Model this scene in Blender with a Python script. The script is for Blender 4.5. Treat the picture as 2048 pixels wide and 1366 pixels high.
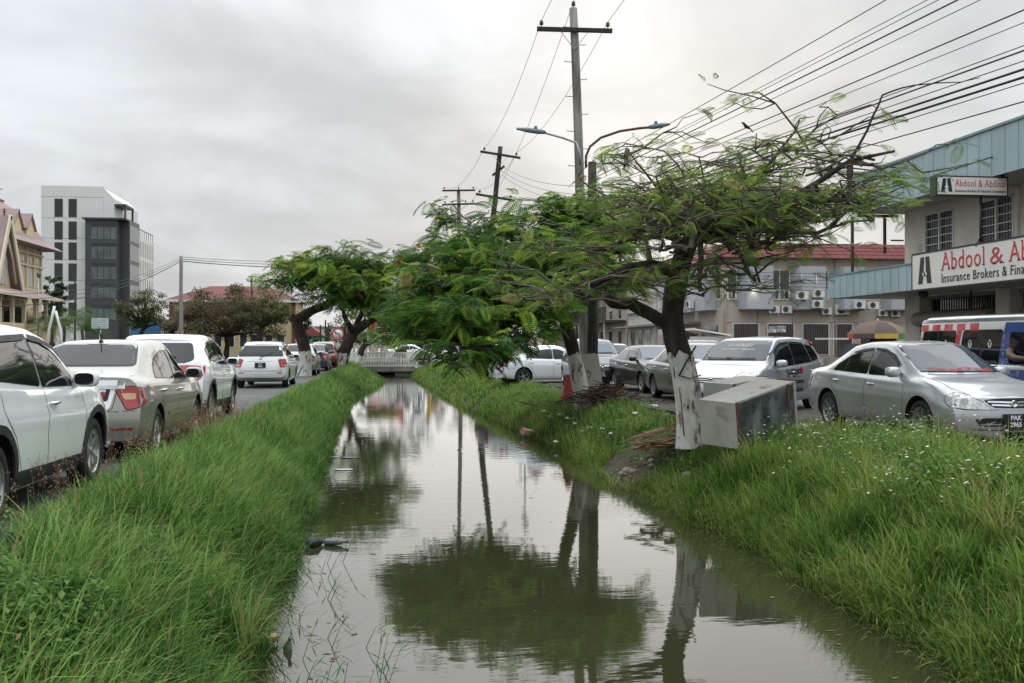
import bpy, bmesh, math, random
import numpy as np
from mathutils import Vector, Matrix
from mathutils.bvhtree import BVHTree
random.seed(7); RNG = np.random.default_rng(11)
R = math.radians
S = bpy.context.scene
for _o in list(bpy.data.objects): bpy.data.objects.remove(_o)

# ------------------------------------------------------------------ camera
EYE = 1.4; YAW = R(7.55); FPX = 1991.0; HZ = 690.0
cam_d = bpy.data.cameras.new('camera'); cam = bpy.data.objects.new('camera', cam_d)
S.collection.objects.link(cam); S.camera = cam
cam_d.sensor_width = 36; cam_d.lens = 35; cam_d.clip_start = .05; cam_d.clip_end = 4000
cam.location = (0, 0, EYE)
cam.rotation_euler = (R(90) + math.atan((HZ - 683) / FPX), 0, -YAW)

# ------------------------------------------------------------------ sky and sun (overcast, low sun behind cloud ahead)
SUN_EL = R(14); SUN_AZ = R(16)            # azimuth clockwise from +Y
SUN_DIR = Vector((math.sin(SUN_AZ) * math.cos(SUN_EL), math.cos(SUN_AZ) * math.cos(SUN_EL), math.sin(SUN_EL)))
W = bpy.data.worlds.new('World'); S.world = W; W.use_nodes = True
def build_world():
    t = W.node_tree; t.nodes.clear(); N = t.nodes.new; L = t.links.new
    def math_(op, a, b=None, c=None):
        n = N('ShaderNodeMath'); n.operation = op
        for i, v in enumerate((a, b, c)):
            if v is None: continue
            if isinstance(v, (int, float)): n.inputs[i].default_value = v
            else: L(v, n.inputs[i])
        return n.outputs[0]
    tc = N('ShaderNodeTexCoord'); sep = N('ShaderNodeSeparateXYZ'); L(tc.outputs['Generated'], sep.inputs[0])
    z = math_('MAXIMUM', sep.outputs[2], 0.0)
    # cloud deck: project the direction on a flat layer so that clouds shrink to the horizon
    den = math_('ADD', z, .28)
    cx = math_('DIVIDE', sep.outputs[0], den); cy = math_('DIVIDE', sep.outputs[1], den)
    comb = N('ShaderNodeCombineXYZ'); L(cx, comb.inputs[0]); L(cy, comb.inputs[1]); comb.inputs[2].default_value = 3.3
    def noise(scale, detail, rough, dist):
        n = N('ShaderNodeTexNoise'); n.inputs['Scale'].default_value = scale; n.inputs['Detail'].default_value = detail
        n.inputs['Roughness'].default_value = rough; n.inputs['Distortion'].default_value = dist
        L(comb.outputs[0], n.inputs['Vector']); return n.outputs[0]
    def ramp(v, a, b, lo, hi):
        n = N('ShaderNodeMapRange'); n.interpolation_type = 'SMOOTHSTEP'; L(v, n.inputs[0])
        for i, q in enumerate((a, b, lo, hi)): n.inputs[i + 1].default_value = q
        return n.outputs[0]
    big = ramp(noise(.75, 4, .52, .5), .34, .64, .78, 1.15)
    small = ramp(noise(2.2, 6, .58, .6), .34, .66, .89, 1.09)
    cie = math_('MULTIPLY_ADD', math_('MULTIPLY', z, z), 2.3, .60)             # overcast: zenith about three times the horizon
    cie = math_('ADD', cie, ramp(z, .0, .13, .13, .0))   # thinner, paler cloud low over the horizon
    lum = math_('MULTIPLY', math_('MULTIPLY', cie, big), small)
    # brighter veil where the sun stands behind the cloud
    dp = N('ShaderNodeVectorMath'); dp.operation = 'DOT_PRODUCT'; L(tc.outputs['Generated'], dp.inputs[0]); dp.inputs[1].default_value = SUN_DIR
    g = math_('POWER', math_('MAXIMUM', dp.outputs['Value'], 0), 40)
    g2 = math_('POWER', math_('MAXIMUM', dp.outputs['Value'], 0), 260)
    lum = math_('ADD', lum, math_('ADD', math_('MULTIPLY', g, .08), math_('MULTIPLY', g2, .06)))
    hue = N('ShaderNodeMix'); hue.data_type = 'RGBA'
    hue.inputs[6].default_value = (.955, 1.0, 1.045, 1); hue.inputs[7].default_value = (.995, 1.0, 1.0, 1)
    L(math_('MINIMUM', math_('ADD', ramp(z, .0, .16, .62, .0), math_('MULTIPLY', g, .55)), 1), hue.inputs[0])
    sc = N('ShaderNodeVectorMath'); sc.operation = 'SCALE'; L(hue.outputs[2], sc.inputs[0]); L(math_('MULTIPLY', lum, 8.6), sc.inputs['Scale'])
    sky = N('ShaderNodeTexSky'); sky.sky_type = 'NISHITA'; sky.sun_disc = False
    sky.sun_elevation = SUN_EL; sky.sun_rotation = SUN_AZ; sky.air_density = 1.4; sky.dust_density = 3
    mx = N('ShaderNodeMix'); mx.data_type = 'RGBA'; mx.inputs[0].default_value = .98
    L(sky.outputs[0], mx.inputs[6]); L(sc.outputs[0], mx.inputs[7])
    bg = N('ShaderNodeBackground'); bg.inputs[1].default_value = .1; L(mx.outputs[2], bg.inputs[0])
    out = N('ShaderNodeOutputWorld'); L(bg.outputs[0], out.inputs[0])
build_world()
sl = bpy.data.lights.new('sun', 'SUN'); sl.energy = .6; sl.angle = R(80); sl.color = (1, .97, .93)
so = bpy.data.objects.new('sun', sl); S.collection.objects.link(so)
so.rotation_euler = (-SUN_DIR).to_track_quat('-Z', 'Y').to_euler()
S.view_settings.view_transform = 'Standard'; S.view_settings.look = 'None'; S.view_settings.exposure = 0.36; S.view_settings.gamma = 1
S.view_settings.use_curve_mapping = False
S.render.engine = 'CYCLES'
S.cycles.use_denoising = True
S.cycles.max_bounces = 6; S.cycles.diffuse_bounces = 3; S.cycles.glossy_bounces = 3; S.cycles.transmission_bounces = 4
S.cycles.transparent_max_bounces = 6; S.cycles.caustics_reflective = False; S.cycles.caustics_refractive = False
S.cycles.sample_clamp_indirect = 6

# ------------------------------------------------------------------ helpers
CY, SY = math.cos(YAW), math.sin(YAW)
def at(px, py, d):
    """world point seen at photo pixel (px, py) at forward distance d"""
    xc = (px - 1024) / FPX * d; zz = EYE - (py - HZ) / FPX * d
    return Vector((xc * CY + d * SY, d * CY - xc * SY, zz))
def gnd(px, d, z=0):
    p = at(px, 690, d); p.z = z; return p

def tag(o, label=None, cat=None, group=None, kind=None):
    if label: o['label'] = label
    if cat: o['category'] = cat
    if group: o['group'] = group
    if kind: o['kind'] = kind
    return o
def empty(name, loc=(0, 0, 0), rz=0.0, parent=None):
    o = bpy.data.objects.new(name, None); S.collection.objects.link(o)
    o.empty_display_size = .1
    o.location = loc; o.rotation_euler = (0, 0, rz)
    if parent: o.parent = parent
    return o
def link(name, me, m=None, parent=None, loc=None, rot=None):
    if m is not None and len(me.materials) == 0: me.materials.append(m)
    o = bpy.data.objects.new(name, me); S.collection.objects.link(o)
    if parent: o.parent = parent
    if loc is not None: o.location = loc
    if rot is not None: o.rotation_euler = rot
    return o
def copy_tree(o, parent=None):
    c = o.copy(); S.collection.objects.link(c); c.parent = parent
    for ch in o.children: copy_tree(ch, c)
    return c

def frame_of(d):
    d = d.normalized(); up = Vector((0, 0, 1)) if abs(d.z) < .95 else Vector((1, 0, 0))
    a = d.cross(up).normalized(); return a, a.cross(d).normalized()
class MB:
    """collects geometry for ONE mesh"""
    def __init__(self): self.v = []; self.f = []; self.sm = []
    def add(self, vs, fs, smooth=False):
        b = len(self.v); self.v += [tuple(p) for p in vs]
        for f in fs: self.f.append(tuple(b + i for i in f)); self.sm.append(smooth)
    def box(self, c, s, rz=0.0, M=None, taper=1.0):
        hx, hy, hz = s[0] / 2, s[1] / 2, s[2] / 2
        ca, sa = math.cos(rz), math.sin(rz); vs = []
        for k, (x, y, z) in enumerate([(-1, -1, -1), (1, -1, -1), (1, 1, -1), (-1, 1, -1), (-1, -1, 1), (1, -1, 1), (1, 1, 1), (-1, 1, 1)]):
            q = taper if z > 0 else 1
            X, Y, Z = x * hx * q, y * hy * q, z * hz
            if M is not None: p = M @ Vector((X, Y, Z)); vs.append((c[0] + p.x, c[1] + p.y, c[2] + p.z))
            else: vs.append((c[0] + X * ca - Y * sa, c[1] + X * sa + Y * ca, c[2] + Z))
        self.add(vs, [(0, 3, 2, 1), (4, 5, 6, 7), (0, 1, 5, 4), (1, 2, 6, 5), (2, 3, 7, 6), (3, 0, 4, 7)]); return self
    def bx(self, x0, x1, y0, y1, z0, z1):
        return self.box(((x0 + x1) / 2, (y0 + y1) / 2, (z0 + z1) / 2), (abs(x1 - x0), abs(y1 - y0), abs(z1 - z0)))
    def bar(self, a, b, w, h=None, n=None):
        a, b = Vector(a), Vector(b); h = h or w; d = b - a
        if d.length < 1e-6: return self
        u, v = frame_of(d); vs = []
        for p in (a, b):
            for su, sv in ((-1, -1), (1, -1), (1, 1), (-1, 1)): vs.append(p + u * su * w / 2 + v * sv * h / 2)
        self.add(vs, [(0, 1, 2, 3), (7, 6, 5, 4), (0, 4, 5, 1), (1, 5, 6, 2), (2, 6, 7, 3), (3, 7, 4, 0)]); return self
    def tube(self, pts, rad, n=8, caps=True, wob=0.0, rnd=None):
        pts = [Vector(p) for p in pts]
        if not hasattr(rad, '__len__'): rad = [rad] * len(pts)
        vs = []; fs = []; prev = None
        for i, p in enumerate(pts):
            d = (pts[min(i + 1, len(pts) - 1)] - pts[max(i - 1, 0)])
            if d.length < 1e-9: d = Vector((0, 0, 1))
            d.normalize()
            if prev is None: u, v = frame_of(d)
            else:
                u = prev - d * prev.dot(d)
                if u.length < 1e-6: u, _ = frame_of(d)
                u.normalize(); v = d.cross(u)
                v = -v if False else v
            v = d.cross(u); prev = u
            for k in range(n):
                a = 2 * math.pi * k / n; r = rad[i] * (1 + (wob * (rnd.random() - .5) * 2 if wob else 0))
                vs.append(p + (u * math.cos(a) + v * math.sin(a)) * r)
        for i in range(len(pts) - 1):
            for k in range(n):
                k2 = (k + 1) % n; fs.append((i * n + k, i * n + k2, (i + 1) * n + k2, (i + 1) * n + k))
        self.add(vs, fs, True)
        if caps:
            b = len(self.v) - len(vs)
            self.f.append(tuple(b + k for k in reversed(range(n)))); self.sm.append(False)
            self.f.append(tuple(b + (len(pts) - 1) * n + k for k in range(n))); self.sm.append(False)
        return self
    def cyl(self, c, r, h, n=16, r2=None):
        return self.tube([c, (c[0], c[1], c[2] + h)], [r, r if r2 is None else r2], n)
    def lathe(self, prof, n=24, axis='z', c=(0, 0, 0)):
        """prof: (r, t) pairs revolved about an axis through c"""
        vs = []; fs = []
        for r, t in prof:
            for k in range(n):
                a = 2 * math.pi * k / n; x, y = r * math.cos(a), r * math.sin(a)
                p = (x, y, t) if axis == 'z' else ((x, t, y) if axis == 'y' else (t, x, y))
                vs.append((p[0] + c[0], p[1] + c[1], p[2] + c[2]))
        for i in range(len(prof) - 1):
            for k in range(n):
                k2 = (k + 1) % n; q = (i * n + k, i * n + k2, (i + 1) * n + k2, (i + 1) * n + k)
                fs.append(q if axis != 'y' else q[::-1])
        self.add(vs, fs, True); return self
    def prism(self, poly, d0, d1, plane='xz'):
        """extrude polygon (list of 2D) between d0 and d1 along the third axis"""
        n = len(poly); vs = []
        for d in (d0, d1):
            for a, b in poly:
                vs.append((a, d, b) if plane == 'xz' else ((d, a, b) if plane == 'yz' else (a, b, d)))
        fs = [tuple(range(n)), tuple(reversed(range(n, 2 * n)))]
        fs += [(i, i + n, (i + 1) % n + n, (i + 1) % n) for i in range(n)]
        self.add(vs, fs); return self
    def quad(self, a, b, c, d): self.add([a, b, c, d], [(0, 1, 2, 3)]); return self
    def sph(self, c, r, n=10, m=7, sq=(1, 1, 1), jit=0, rnd=random):
        vs = []; fs = []
        for i in range(m + 1):
            th = math.pi * i / m
            for k in range(n):
                a = 2 * math.pi * k / n; q = 1 + (rnd.uniform(-jit, jit) if jit else 0)
                vs.append((c[0] + r * sq[0] * q * math.sin(th) * math.cos(a), c[1] + r * sq[1] * q * math.sin(th) * math.sin(a), c[2] + r * sq[2] * q * math.cos(th)))
        for i in range(m):
            for k in range(n):
                k2 = (k + 1) % n; fs.append((i * n + k, (i + 1) * n + k, (i + 1) * n + k2, i * n + k2))
        self.add(vs, fs, True); return self
    def mesh(self, name, m=None, fix=True):
        me = bpy.data.meshes.new(name); me.from_pydata(self.v, [], self.f)
        me.polygons.foreach_set('use_smooth', self.sm)
        if fix:
            bm = bmesh.new(); bm.from_mesh(me); bmesh.ops.remove_doubles(bm, verts=bm.verts, dist=1e-5)
            bmesh.ops.recalc_face_normals(bm, faces=bm.faces); bm.to_mesh(me); bm.free()
        if m is not None: me.materials.append(m)
        me.update(); return me
    def build(self, name, m, parent=None, loc=None, rot=None, fix=True):
        return link(name, self.mesh(name, m, fix), None, parent, loc, rot)
def np_mesh(name, V, F, m=None, smooth=False, col=None):
    """V (n,3), F (k,3|4) numpy arrays"""
    me = bpy.data.meshes.new(name); k = F.shape[1]
    me.vertices.add(len(V)); me.vertices.foreach_set('co', np.ascontiguousarray(V, dtype=np.float32).ravel())
    me.loops.add(F.size); me.loops.foreach_set('vertex_index', np.ascontiguousarray(F, dtype=np.int32).ravel())
    me.polygons.add(len(F)); me.polygons.foreach_set('loop_start', np.arange(0, F.size, k, dtype=np.int32))
    if smooth: me.polygons.foreach_set('use_smooth', np.ones(len(F), dtype=bool))
    if col is not None:
        a = me.attributes.new('tint', 'FLOAT', 'POINT'); a.data.foreach_set('value', np.ascontiguousarray(col, dtype=np.float32))
    me.update(calc_edges=True)
    if m is not None: me.materials.append(m)
    return me

# ------------------------------------------------------------------ materials
MATS = {}
def pm(name, col, rough=.6, metal=0.0, var=.12, scale=3.0, bump=0.0, bscale=20.0, coat=0.0, spec=.5, col2=None, cut=(.4, .65), emit=None, detail=4.0, stretch=None, obj=False, alpha=None):
    """procedural principled material: base colour mottled by noise, optional second colour in patches and bump"""
    if name in MATS: return MATS[name]
    m = bpy.data.materials.new(name); m.use_nodes = True; t = m.node_tree; N = t.nodes.new; L = t.links.new
    b = t.nodes['Principled BSDF']; b.inputs['Roughness'].default_value = rough; b.inputs['Metallic'].default_value = metal
    b.inputs['Specular IOR Level'].default_value = spec
    if coat: b.inputs['Coat Weight'].default_value = coat; b.inputs['Coat Roughness'].default_value = .04
    tc = N('ShaderNodeTexCoord'); src = tc.outputs['Object']
    if not obj:
        g = N('ShaderNodeNewGeometry'); src = g.outputs['Position']
    if stretch:
        mp = N('ShaderNodeMapping'); mp.inputs['Scale'].default_value = stretch; L(src, mp.inputs[0]); src = mp.outputs[0]
    n = N('ShaderNodeTexNoise'); n.inputs['Scale'].default_value = scale; n.inputs['Detail'].default_value = detail; L(src, n.inputs['Vector'])
    mr = N('ShaderNodeMapRange'); mr.inputs[1].default_value = .3; mr.inputs[2].default_value = .7; mr.inputs[3].default_value = 1 - var; mr.inputs[4].default_value = 1 + var
    L(n.outputs[0], mr.inputs[0])
    vm = N('ShaderNodeVectorMath'); vm.operation = 'SCALE'; L(mr.outputs[0], vm.inputs['Scale'])
    if col2 is None: vm.inputs[0].default_value = col[:3]
    else:
        n2 = N('ShaderNodeTexNoise'); n2.inputs['Scale'].default_value = scale * .6; n2.inputs['Detail'].default_value = 6; n2.inputs['Roughness'].default_value = .65
        ad = N('ShaderNodeVectorMath'); ad.inputs[1].default_value = (13, 7, 5); L(src, ad.inputs[0]); L(ad.outputs[0], n2.inputs['Vector'])
        r2 = N('ShaderNodeMapRange'); r2.interpolation_type = 'SMOOTHSTEP'; r2.inputs[1].default_value = cut[0]; r2.inputs[2].default_value = cut[1]; L(n2.outputs[0], r2.inputs[0])
        mx = N('ShaderNodeMix'); mx.data_type = 'RGBA'; mx.inputs[6].default_value = (*col[:3], 1); mx.inputs[7].default_value = (*col2[:3], 1)
        L(r2.outputs[0], mx.inputs[0]); L(mx.outputs[2], vm.inputs[0])
    L(vm.outputs[0], b.inputs['Base Color'])
    if rough < .9:
        rr = N('ShaderNodeMapRange'); rr.inputs[3].default_value = max(.02, rough * .75); rr.inputs[4].default_value = min(1, rough * 1.3); L(n.outputs[0], rr.inputs[0]); L(rr.outputs[0], b.inputs['Roughness'])
    if bump:
        nb = N('ShaderNodeTexNoise'); nb.inputs['Scale'].default_value = bscale; nb.inputs['Detail'].default_value = 5; L(src, nb.inputs['Vector'])
        bp = N('ShaderNodeBump'); bp.inputs['Strength'].default_value = bump; bp.inputs['Distance'].default_value = .02; L(nb.outputs[0], bp.inputs['Height']); L(bp.outputs[0], b.inputs['Normal'])
    if emit: b.inputs['Emission Color'].default_value = (*emit[:3], 1); b.inputs['Emission Strength'].default_value = emit[3]
    MATS[name] = m; return m
def leaf_mat(name, dark, mid, light, trans=.35, rough=.45):
    """foliage: colour picked by the per-vertex tint attribute, light passes through"""
    m = bpy.data.materials.new(name); m.use_nodes = True; t = m.node_tree; N = t.nodes.new; L = t.links.new
    b = t.nodes['Principled BSDF']; b.inputs['Roughness'].default_value = rough + .15; b.inputs['Specular IOR Level'].default_value = .14
    a = N('ShaderNodeAttribute'); a.attribute_name = 'tint'
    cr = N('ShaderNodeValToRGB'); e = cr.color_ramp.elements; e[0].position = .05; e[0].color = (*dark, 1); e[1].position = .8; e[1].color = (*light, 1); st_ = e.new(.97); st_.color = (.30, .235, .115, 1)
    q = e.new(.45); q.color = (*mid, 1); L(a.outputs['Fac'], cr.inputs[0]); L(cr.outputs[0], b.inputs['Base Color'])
    tr = N('ShaderNodeBsdfTranslucent'); hs = N('ShaderNodeHueSaturation'); hs.inputs['Value'].default_value = 1.35; hs.inputs['Hue'].default_value = .485; L(cr.outputs[0], hs.inputs['Color']); L(hs.outputs[0], tr.inputs[0])
    mx = N('ShaderNodeMixShader'); mx.inputs[0].default_value = trans; L(b.outputs[0], mx.inputs[1]); L(tr.outputs[0], mx.inputs[2])
    out = t.nodes['Material Output']; L(mx.outputs[0], out.inputs[0]); MATS[name] = m; return m
BLACK = pm('black_plastic', (.012, .012, .013), .5)
RUBBER = pm('rubber', (.016, .016, .017), .8, bump=.3, bscale=60)
CHROME = pm('chrome', (.75, .75, .76), .12, 1.0, var=.03)
STEEL = pm('galvanised', (.38, .39, .4), .45, .7, var=.15)
WHITE = pm('white_paint', (.78, .78, .76), .5, var=.06)
def text_mesh(txt, size, depth=.003, align='CENTER', sx=1.0, bold=0.0, shear=0.0, spacing=1.0):
    c = bpy.data.curves.new('lettering', 'FONT'); c.body = txt; c.size = size; c.extrude = depth; c.align_x = align; c.align_y = 'CENTER'
    c.resolution_u = 3; c.offset = bold; c.shear = shear; c.space_character = spacing
    o = bpy.data.objects.new('tmp_lettering', c); S.collection.objects.link(o)
    dg = bpy.context.evaluated_depsgraph_get(); me = bpy.data.meshes.new_from_object(o.evaluated_get(dg))
    bpy.data.objects.remove(o); bpy.data.curves.remove(c)
    if sx != 1: me.transform(Matrix.Diagonal((sx, 1, 1, 1)))
    return me
# ================================================================== the setting: ground, canal, roads
def lerp_pts(tab, y): return float(np.interp(y, [a for a, _ in tab], [b for _, b in tab]))
WZ = -.88
LEFT_EDGE = [(-20, -1.0), (7, -1.0), (11, -1.02), (15, -1.08), (25, -1.17), (41, -1.25), (50, -.6), (58, .1), (64, .15), (72, -.5), (80, -.9)]
RIGHT_EDGE = [(-20, 3.95), (6, 3.98), (9, 4.15), (12, 4.15), (16, 3.9), (21, 3.95), (25, 3.7), (34, 3.2), (41, 2.9), (62, 2.35), (80, 2.3)]
def edge_l(y): return lerp_pts(LEFT_EDGE, y) + .07 * math.sin(y * 1.9) + .05 * math.sin(y * 4.3 + 1)
def edge_r(y): return lerp_pts(RIGHT_EDGE, y) + .06 * math.sin(y * 1.7 + 2) + .05 * math.sin(y * 3.9)
LT = [(0, -.03), (.12, -.02), (.3, -.07), (.5, -.24), (.7, -.48), (.85, -.68), (1, -.93)]
RT = [(0, -.93), (.06, -.74), (.16, -.5), (.3, -.26), (.48, -.1), (.7, -.04), (1, -.03)]
R0 = 7.0; L0 = -2.62
def height(x, y):
    l, r = edge_l(y), edge_r(y)
    if y > 84 or y < -18: return -.03
    if x <= L0 or x >= R0: return -.03
    if x < l: return lerp_pts(LT, (x - L0) / (l - L0))
    if x > r: return lerp_pts(RT, (x - r) / (R0 - r))
    t = min(x - l, r - x); return -.93 - min(t, .6) * 1.2
SOIL = pm('bank_soil', (.075, .055, .038), .95, var=.3, scale=2.5, bump=.6, bscale=14, col2=(.05, .06, .028))
def build_ground():
    ys = [-40, -18.01, -17.9] + list(np.arange(-17, 40, .4)) + list(np.arange(40, 83.9, .8)) + [83.99, 84.01, 90, 110, 150, 220, 400, 900, 2500]
    V = []; rows = []
    for y in ys:
        l, r = edge_l(y), edge_r(y)
        xs = [-2000, -300, -80, -30, -12, -5, -3.2, L0] + [L0 + (l - L0) * t for t, _ in LT[1:]] + [l + .35, (l + r) / 2, r - .35] + [r + (R0 - r) * t for t, _ in RT] + [7.6, 9, 14, 25, 60, 250, 2000]
        row = []
        for x in xs:
            z = height(x, y); j = 0
            if L0 < x < R0 and z > -.92 and -18 < y < 84: j = .05 * math.sin(x * 7 + y * 3.1) * math.sin(y * 2.3 + x) + .03 * math.sin(y * 6.1)
            row.append(len(V)); V.append((x, y, z + j * (0 if z > -.035 else 1)))
        rows.append(row)
    F = [(rows[i][k], rows[i][k + 1], rows[i + 1][k + 1], rows[i + 1][k]) for i in range(len(rows) - 1) for k in range(len(rows[0]) - 1)]
    g = link('ground', np_mesh('ground', np.array(V), np.array(F), SOIL, True)); tag(g, 'brown earth ground with canal banks running through it', None, kind='structure')
build_ground()

def water_mat():
    m = bpy.data.materials.new('canal_water'); m.use_nodes = True; t = m.node_tree; N = t.nodes.new; L = t.links.new
    b = t.nodes['Principled BSDF']; b.inputs['Base Color'].default_value = (.030, .031, .015, 1); b.inputs['Roughness'].default_value = .025
    b.inputs['IOR'].default_value = 1.5; b.inputs['Specular IOR Level'].default_value = .5
    g = N('ShaderNodeNewGeometry')
    def M(op, a, b_=None):
        n = N('ShaderNodeMath'); n.operation = op
        for i, v in enumerate((a, b_)):
            if v is None: continue
            if isinstance(v, (int, float)): n.inputs[i].default_value = v
            else: L(v, n.inputs[i])
        return n.outputs[0]
    mp = N('ShaderNodeMapping'); mp.inputs['Scale'].default_value = (.55, 1.7, 1); L(g.outputs['Position'], mp.inputs[0])
    n1 = N('ShaderNodeTexNoise'); n1.inputs['Scale'].default_value = 2.6; n1.inputs['Detail'].default_value = 3; L(mp.outputs[0], n1.inputs[0])
    n2 = N('ShaderNodeTexNoise'); n2.inputs['Scale'].default_value = 9; n2.inputs['Detail'].default_value = 2; L(mp.outputs[0], n2.inputs[0])
    # where the breeze ruffles the surface and where it lies flat
    n3 = N('ShaderNodeTexNoise'); n3.inputs['Scale'].default_value = .35; n3.inputs['Detail'].default_value = 2; L(g.outputs['Position'], n3.inputs[0])
    ruf = N('ShaderNodeMapRange'); ruf.inputs[1].default_value = .4; ruf.inputs[2].default_value = .62; ruf.inputs[3].default_value = .25; L(n3.outputs[0], ruf.inputs[0])
    # rings from a fish or a falling drop
    def rings(cx, cy, k, rmax, rmin=0.0):
        d = N('ShaderNodeVectorMath'); d.operation = 'DISTANCE'; L(g.outputs['Position'], d.inputs[0]); d.inputs[1].default_value = (cx, cy, WZ)
        w = M('SINE', M('MULTIPLY', d.outputs['Value'], k))
        f = N('ShaderNodeMapRange'); f.interpolation_type = 'SMOOTHSTEP'; f.inputs[1].default_value = rmin; f.inputs[2].default_value = rmax; f.inputs[3].default_value = 1; f.inputs[4].default_value = 0
        L(d.outputs['Value'], f.inputs[0]); return M('MULTIPLY', w, f.outputs[0])
    h = M('ADD', M('MULTIPLY', n1.outputs[0], .5), M('MULTIPLY', M('MULTIPLY', n2.outputs[0], .22), ruf.outputs[0]))
    h = M('ADD', h, M('MULTIPLY', rings(2.35, 21.5, 19, 2.6, .9), .12))
    h = M('ADD', h, M('MULTIPLY', rings(1.3, 10.6, 42, .45), .02))
    bp = N('ShaderNodeBump'); bp.inputs['Strength'].default_value = .30; bp.inputs['Distance'].default_value = .010; L(h, bp.inputs['Height']); L(bp.outputs[0], b.inputs['Normal'])
    return m
wt = MB(); wt.quad((-4, -17, WZ), (6.4, -17, WZ), (6.4, 83.5, WZ), (-4, 83.5, WZ))
tag(wt.build('canal_water', water_mat()), 'still murky olive canal water mirroring sky and trees', None, kind='structure')

def asphalt(name, col, patch):
    m = pm(name, col, .85, var=.22, scale=1.4, bump=.5, bscale=55, col2=patch, cut=(.45, .7)); return m
ASPH = asphalt('asphalt', (.085, .083, .082), (.125, .118, .11))
GRAV = pm('gravel_dirt', (.12, .105, .09), .95, var=.3, scale=4, bump=.8, bscale=45, col2=(.075, .066, .058), cut=(.4, .6))
def strip(name, xs0, xs1, y0, y1, z, m, label, wob=.0, n=160):
    ys = np.linspace(y0, y1, n); V = []; F = []
    for i, y in enumerate(ys):
        a = wob * (math.sin(y * 1.3) * .5 + math.sin(y * 3.7 + 1) * .35 + math.sin(y * .41) * .6)
        b = wob * (math.sin(y * 1.1 + 4) * .5 + math.sin(y * 3.1 + 2) * .35 + math.sin(y * .47) * .6)
        V += [(xs0 + a, y, z), (xs1 + b, y, z)]
        if i: F.append((2 * i - 2, 2 * i - 1, 2 * i + 1, 2 * i))
    return tag(link(name, np_mesh(name, np.array(V), np.array(F), m)), label, None, kind='structure')
strip('road', -12.5, -2.62, -20, 84.5, 0.0, ASPH, 'grey asphalt street with parked cars beside the grassy bank', .09)
strip('road', 9.2, 16.2, -20, 84.5, 0.004, ASPH, 'asphalt street in front of the insurance building', .12)
strip('verge', 5.9, 9.4, 9, 84.4, 0.0, GRAV, 'gravel and dirt parking strip under the flame trees', .18)
strip('road', -160, 160, 85.0, 99, 0.006, ASPH, 'cross street beyond the white fenced bridge', 0, 4)
strip('pavement', -16.5, -12.5, -20, 84.5, 0.10, pm('paving', (.2, .19, .18), .9, var=.15, scale=2, bump=.3), 'pale concrete pavement across the left street', 0.0)
strip('pavement', 16.2, 22, -20, 84.5, 0.10, MATS['paving'], 'pale concrete pavement before the beige buildings', 0.0)
TURF = pm('park_grass', (.05, .095, .025), .95, var=.3, scale=1.2, bump=.8, bscale=30)
strip('lawn', -60, 60, 100, 170, .02, TURF, 'mown green park lawn beyond the cross street', 0, 4)

# ------------------------------------------------------------------ grass
def blades(P, Lm, bend, az, width, tint, seg=3, droop=1.0):
    """P (n,3) roots; blade length, bend (rad), azimuth, width, tint arrays"""
    n = len(P); rows = seg + 1; t = np.linspace(0, 1, rows)
    ds = Lm / seg; x = np.zeros(n); z = np.zeros(n); V = np.zeros((n, rows, 2, 3)); T = np.zeros((n, rows, 2))
    side = np.stack([-np.sin(az), np.cos(az)], 1); fw = np.stack([np.cos(az), np.sin(az)], 1)
    for i in range(rows):
        w = width * (1 - t[i] ** 1.7) * .5 + .0004
        c = P[:, :2] + fw * x[:, None]
        for s, sg in ((0, -1), (1, 1)):
            V[:, i, s, :2] = c + side * (sg * w)[:, None]; V[:, i, s, 2] = P[:, 2] + z
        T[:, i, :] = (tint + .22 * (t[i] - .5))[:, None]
        a = .12 + bend * (t[i] ** droop) * 1.15 + bend * .18
        x = x + ds * np.sin(a); z = z + ds * np.cos(a)
    V = V.reshape(-1, 3); base = (np.arange(n) * rows * 2)[:, None]
    F = np.concatenate([base + np.array([[2 * i, 2 * i + 1, 2 * i + 3, 2 * i + 2]]) for i in range(seg)], 0)
    return V, F, np.clip(T.reshape(-1), 0, 1)
def clump_noise(x, y): return .5 + .22 * np.sin(x * 2.1 + 1.3 * np.sin(y * .9)) + .2 * np.sin(y * 1.57 + 2 * np.sin(x * .8) + 1) + .12 * np.sin(x * 5.3 + y * 4.1)
hvec = np.vectorize(height)
def scatter(n, y0, y1, fx0, fx1):
    y = RNG.uniform(y0, y1, n); u = RNG.random(n)
    a = np.array([fx0(v) for v in y]); b = np.array([fx1(v) for v in y]); x = a + (b - a) * u
    return np.stack([x, y, hvec(x, y)], 1), u
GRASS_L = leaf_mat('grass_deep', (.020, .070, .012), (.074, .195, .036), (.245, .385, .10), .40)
GRASS_R = leaf_mat('grass_bright', (.028, .078, .012), (.098, .21, .036), (.28, .385, .095), .40)
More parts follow.
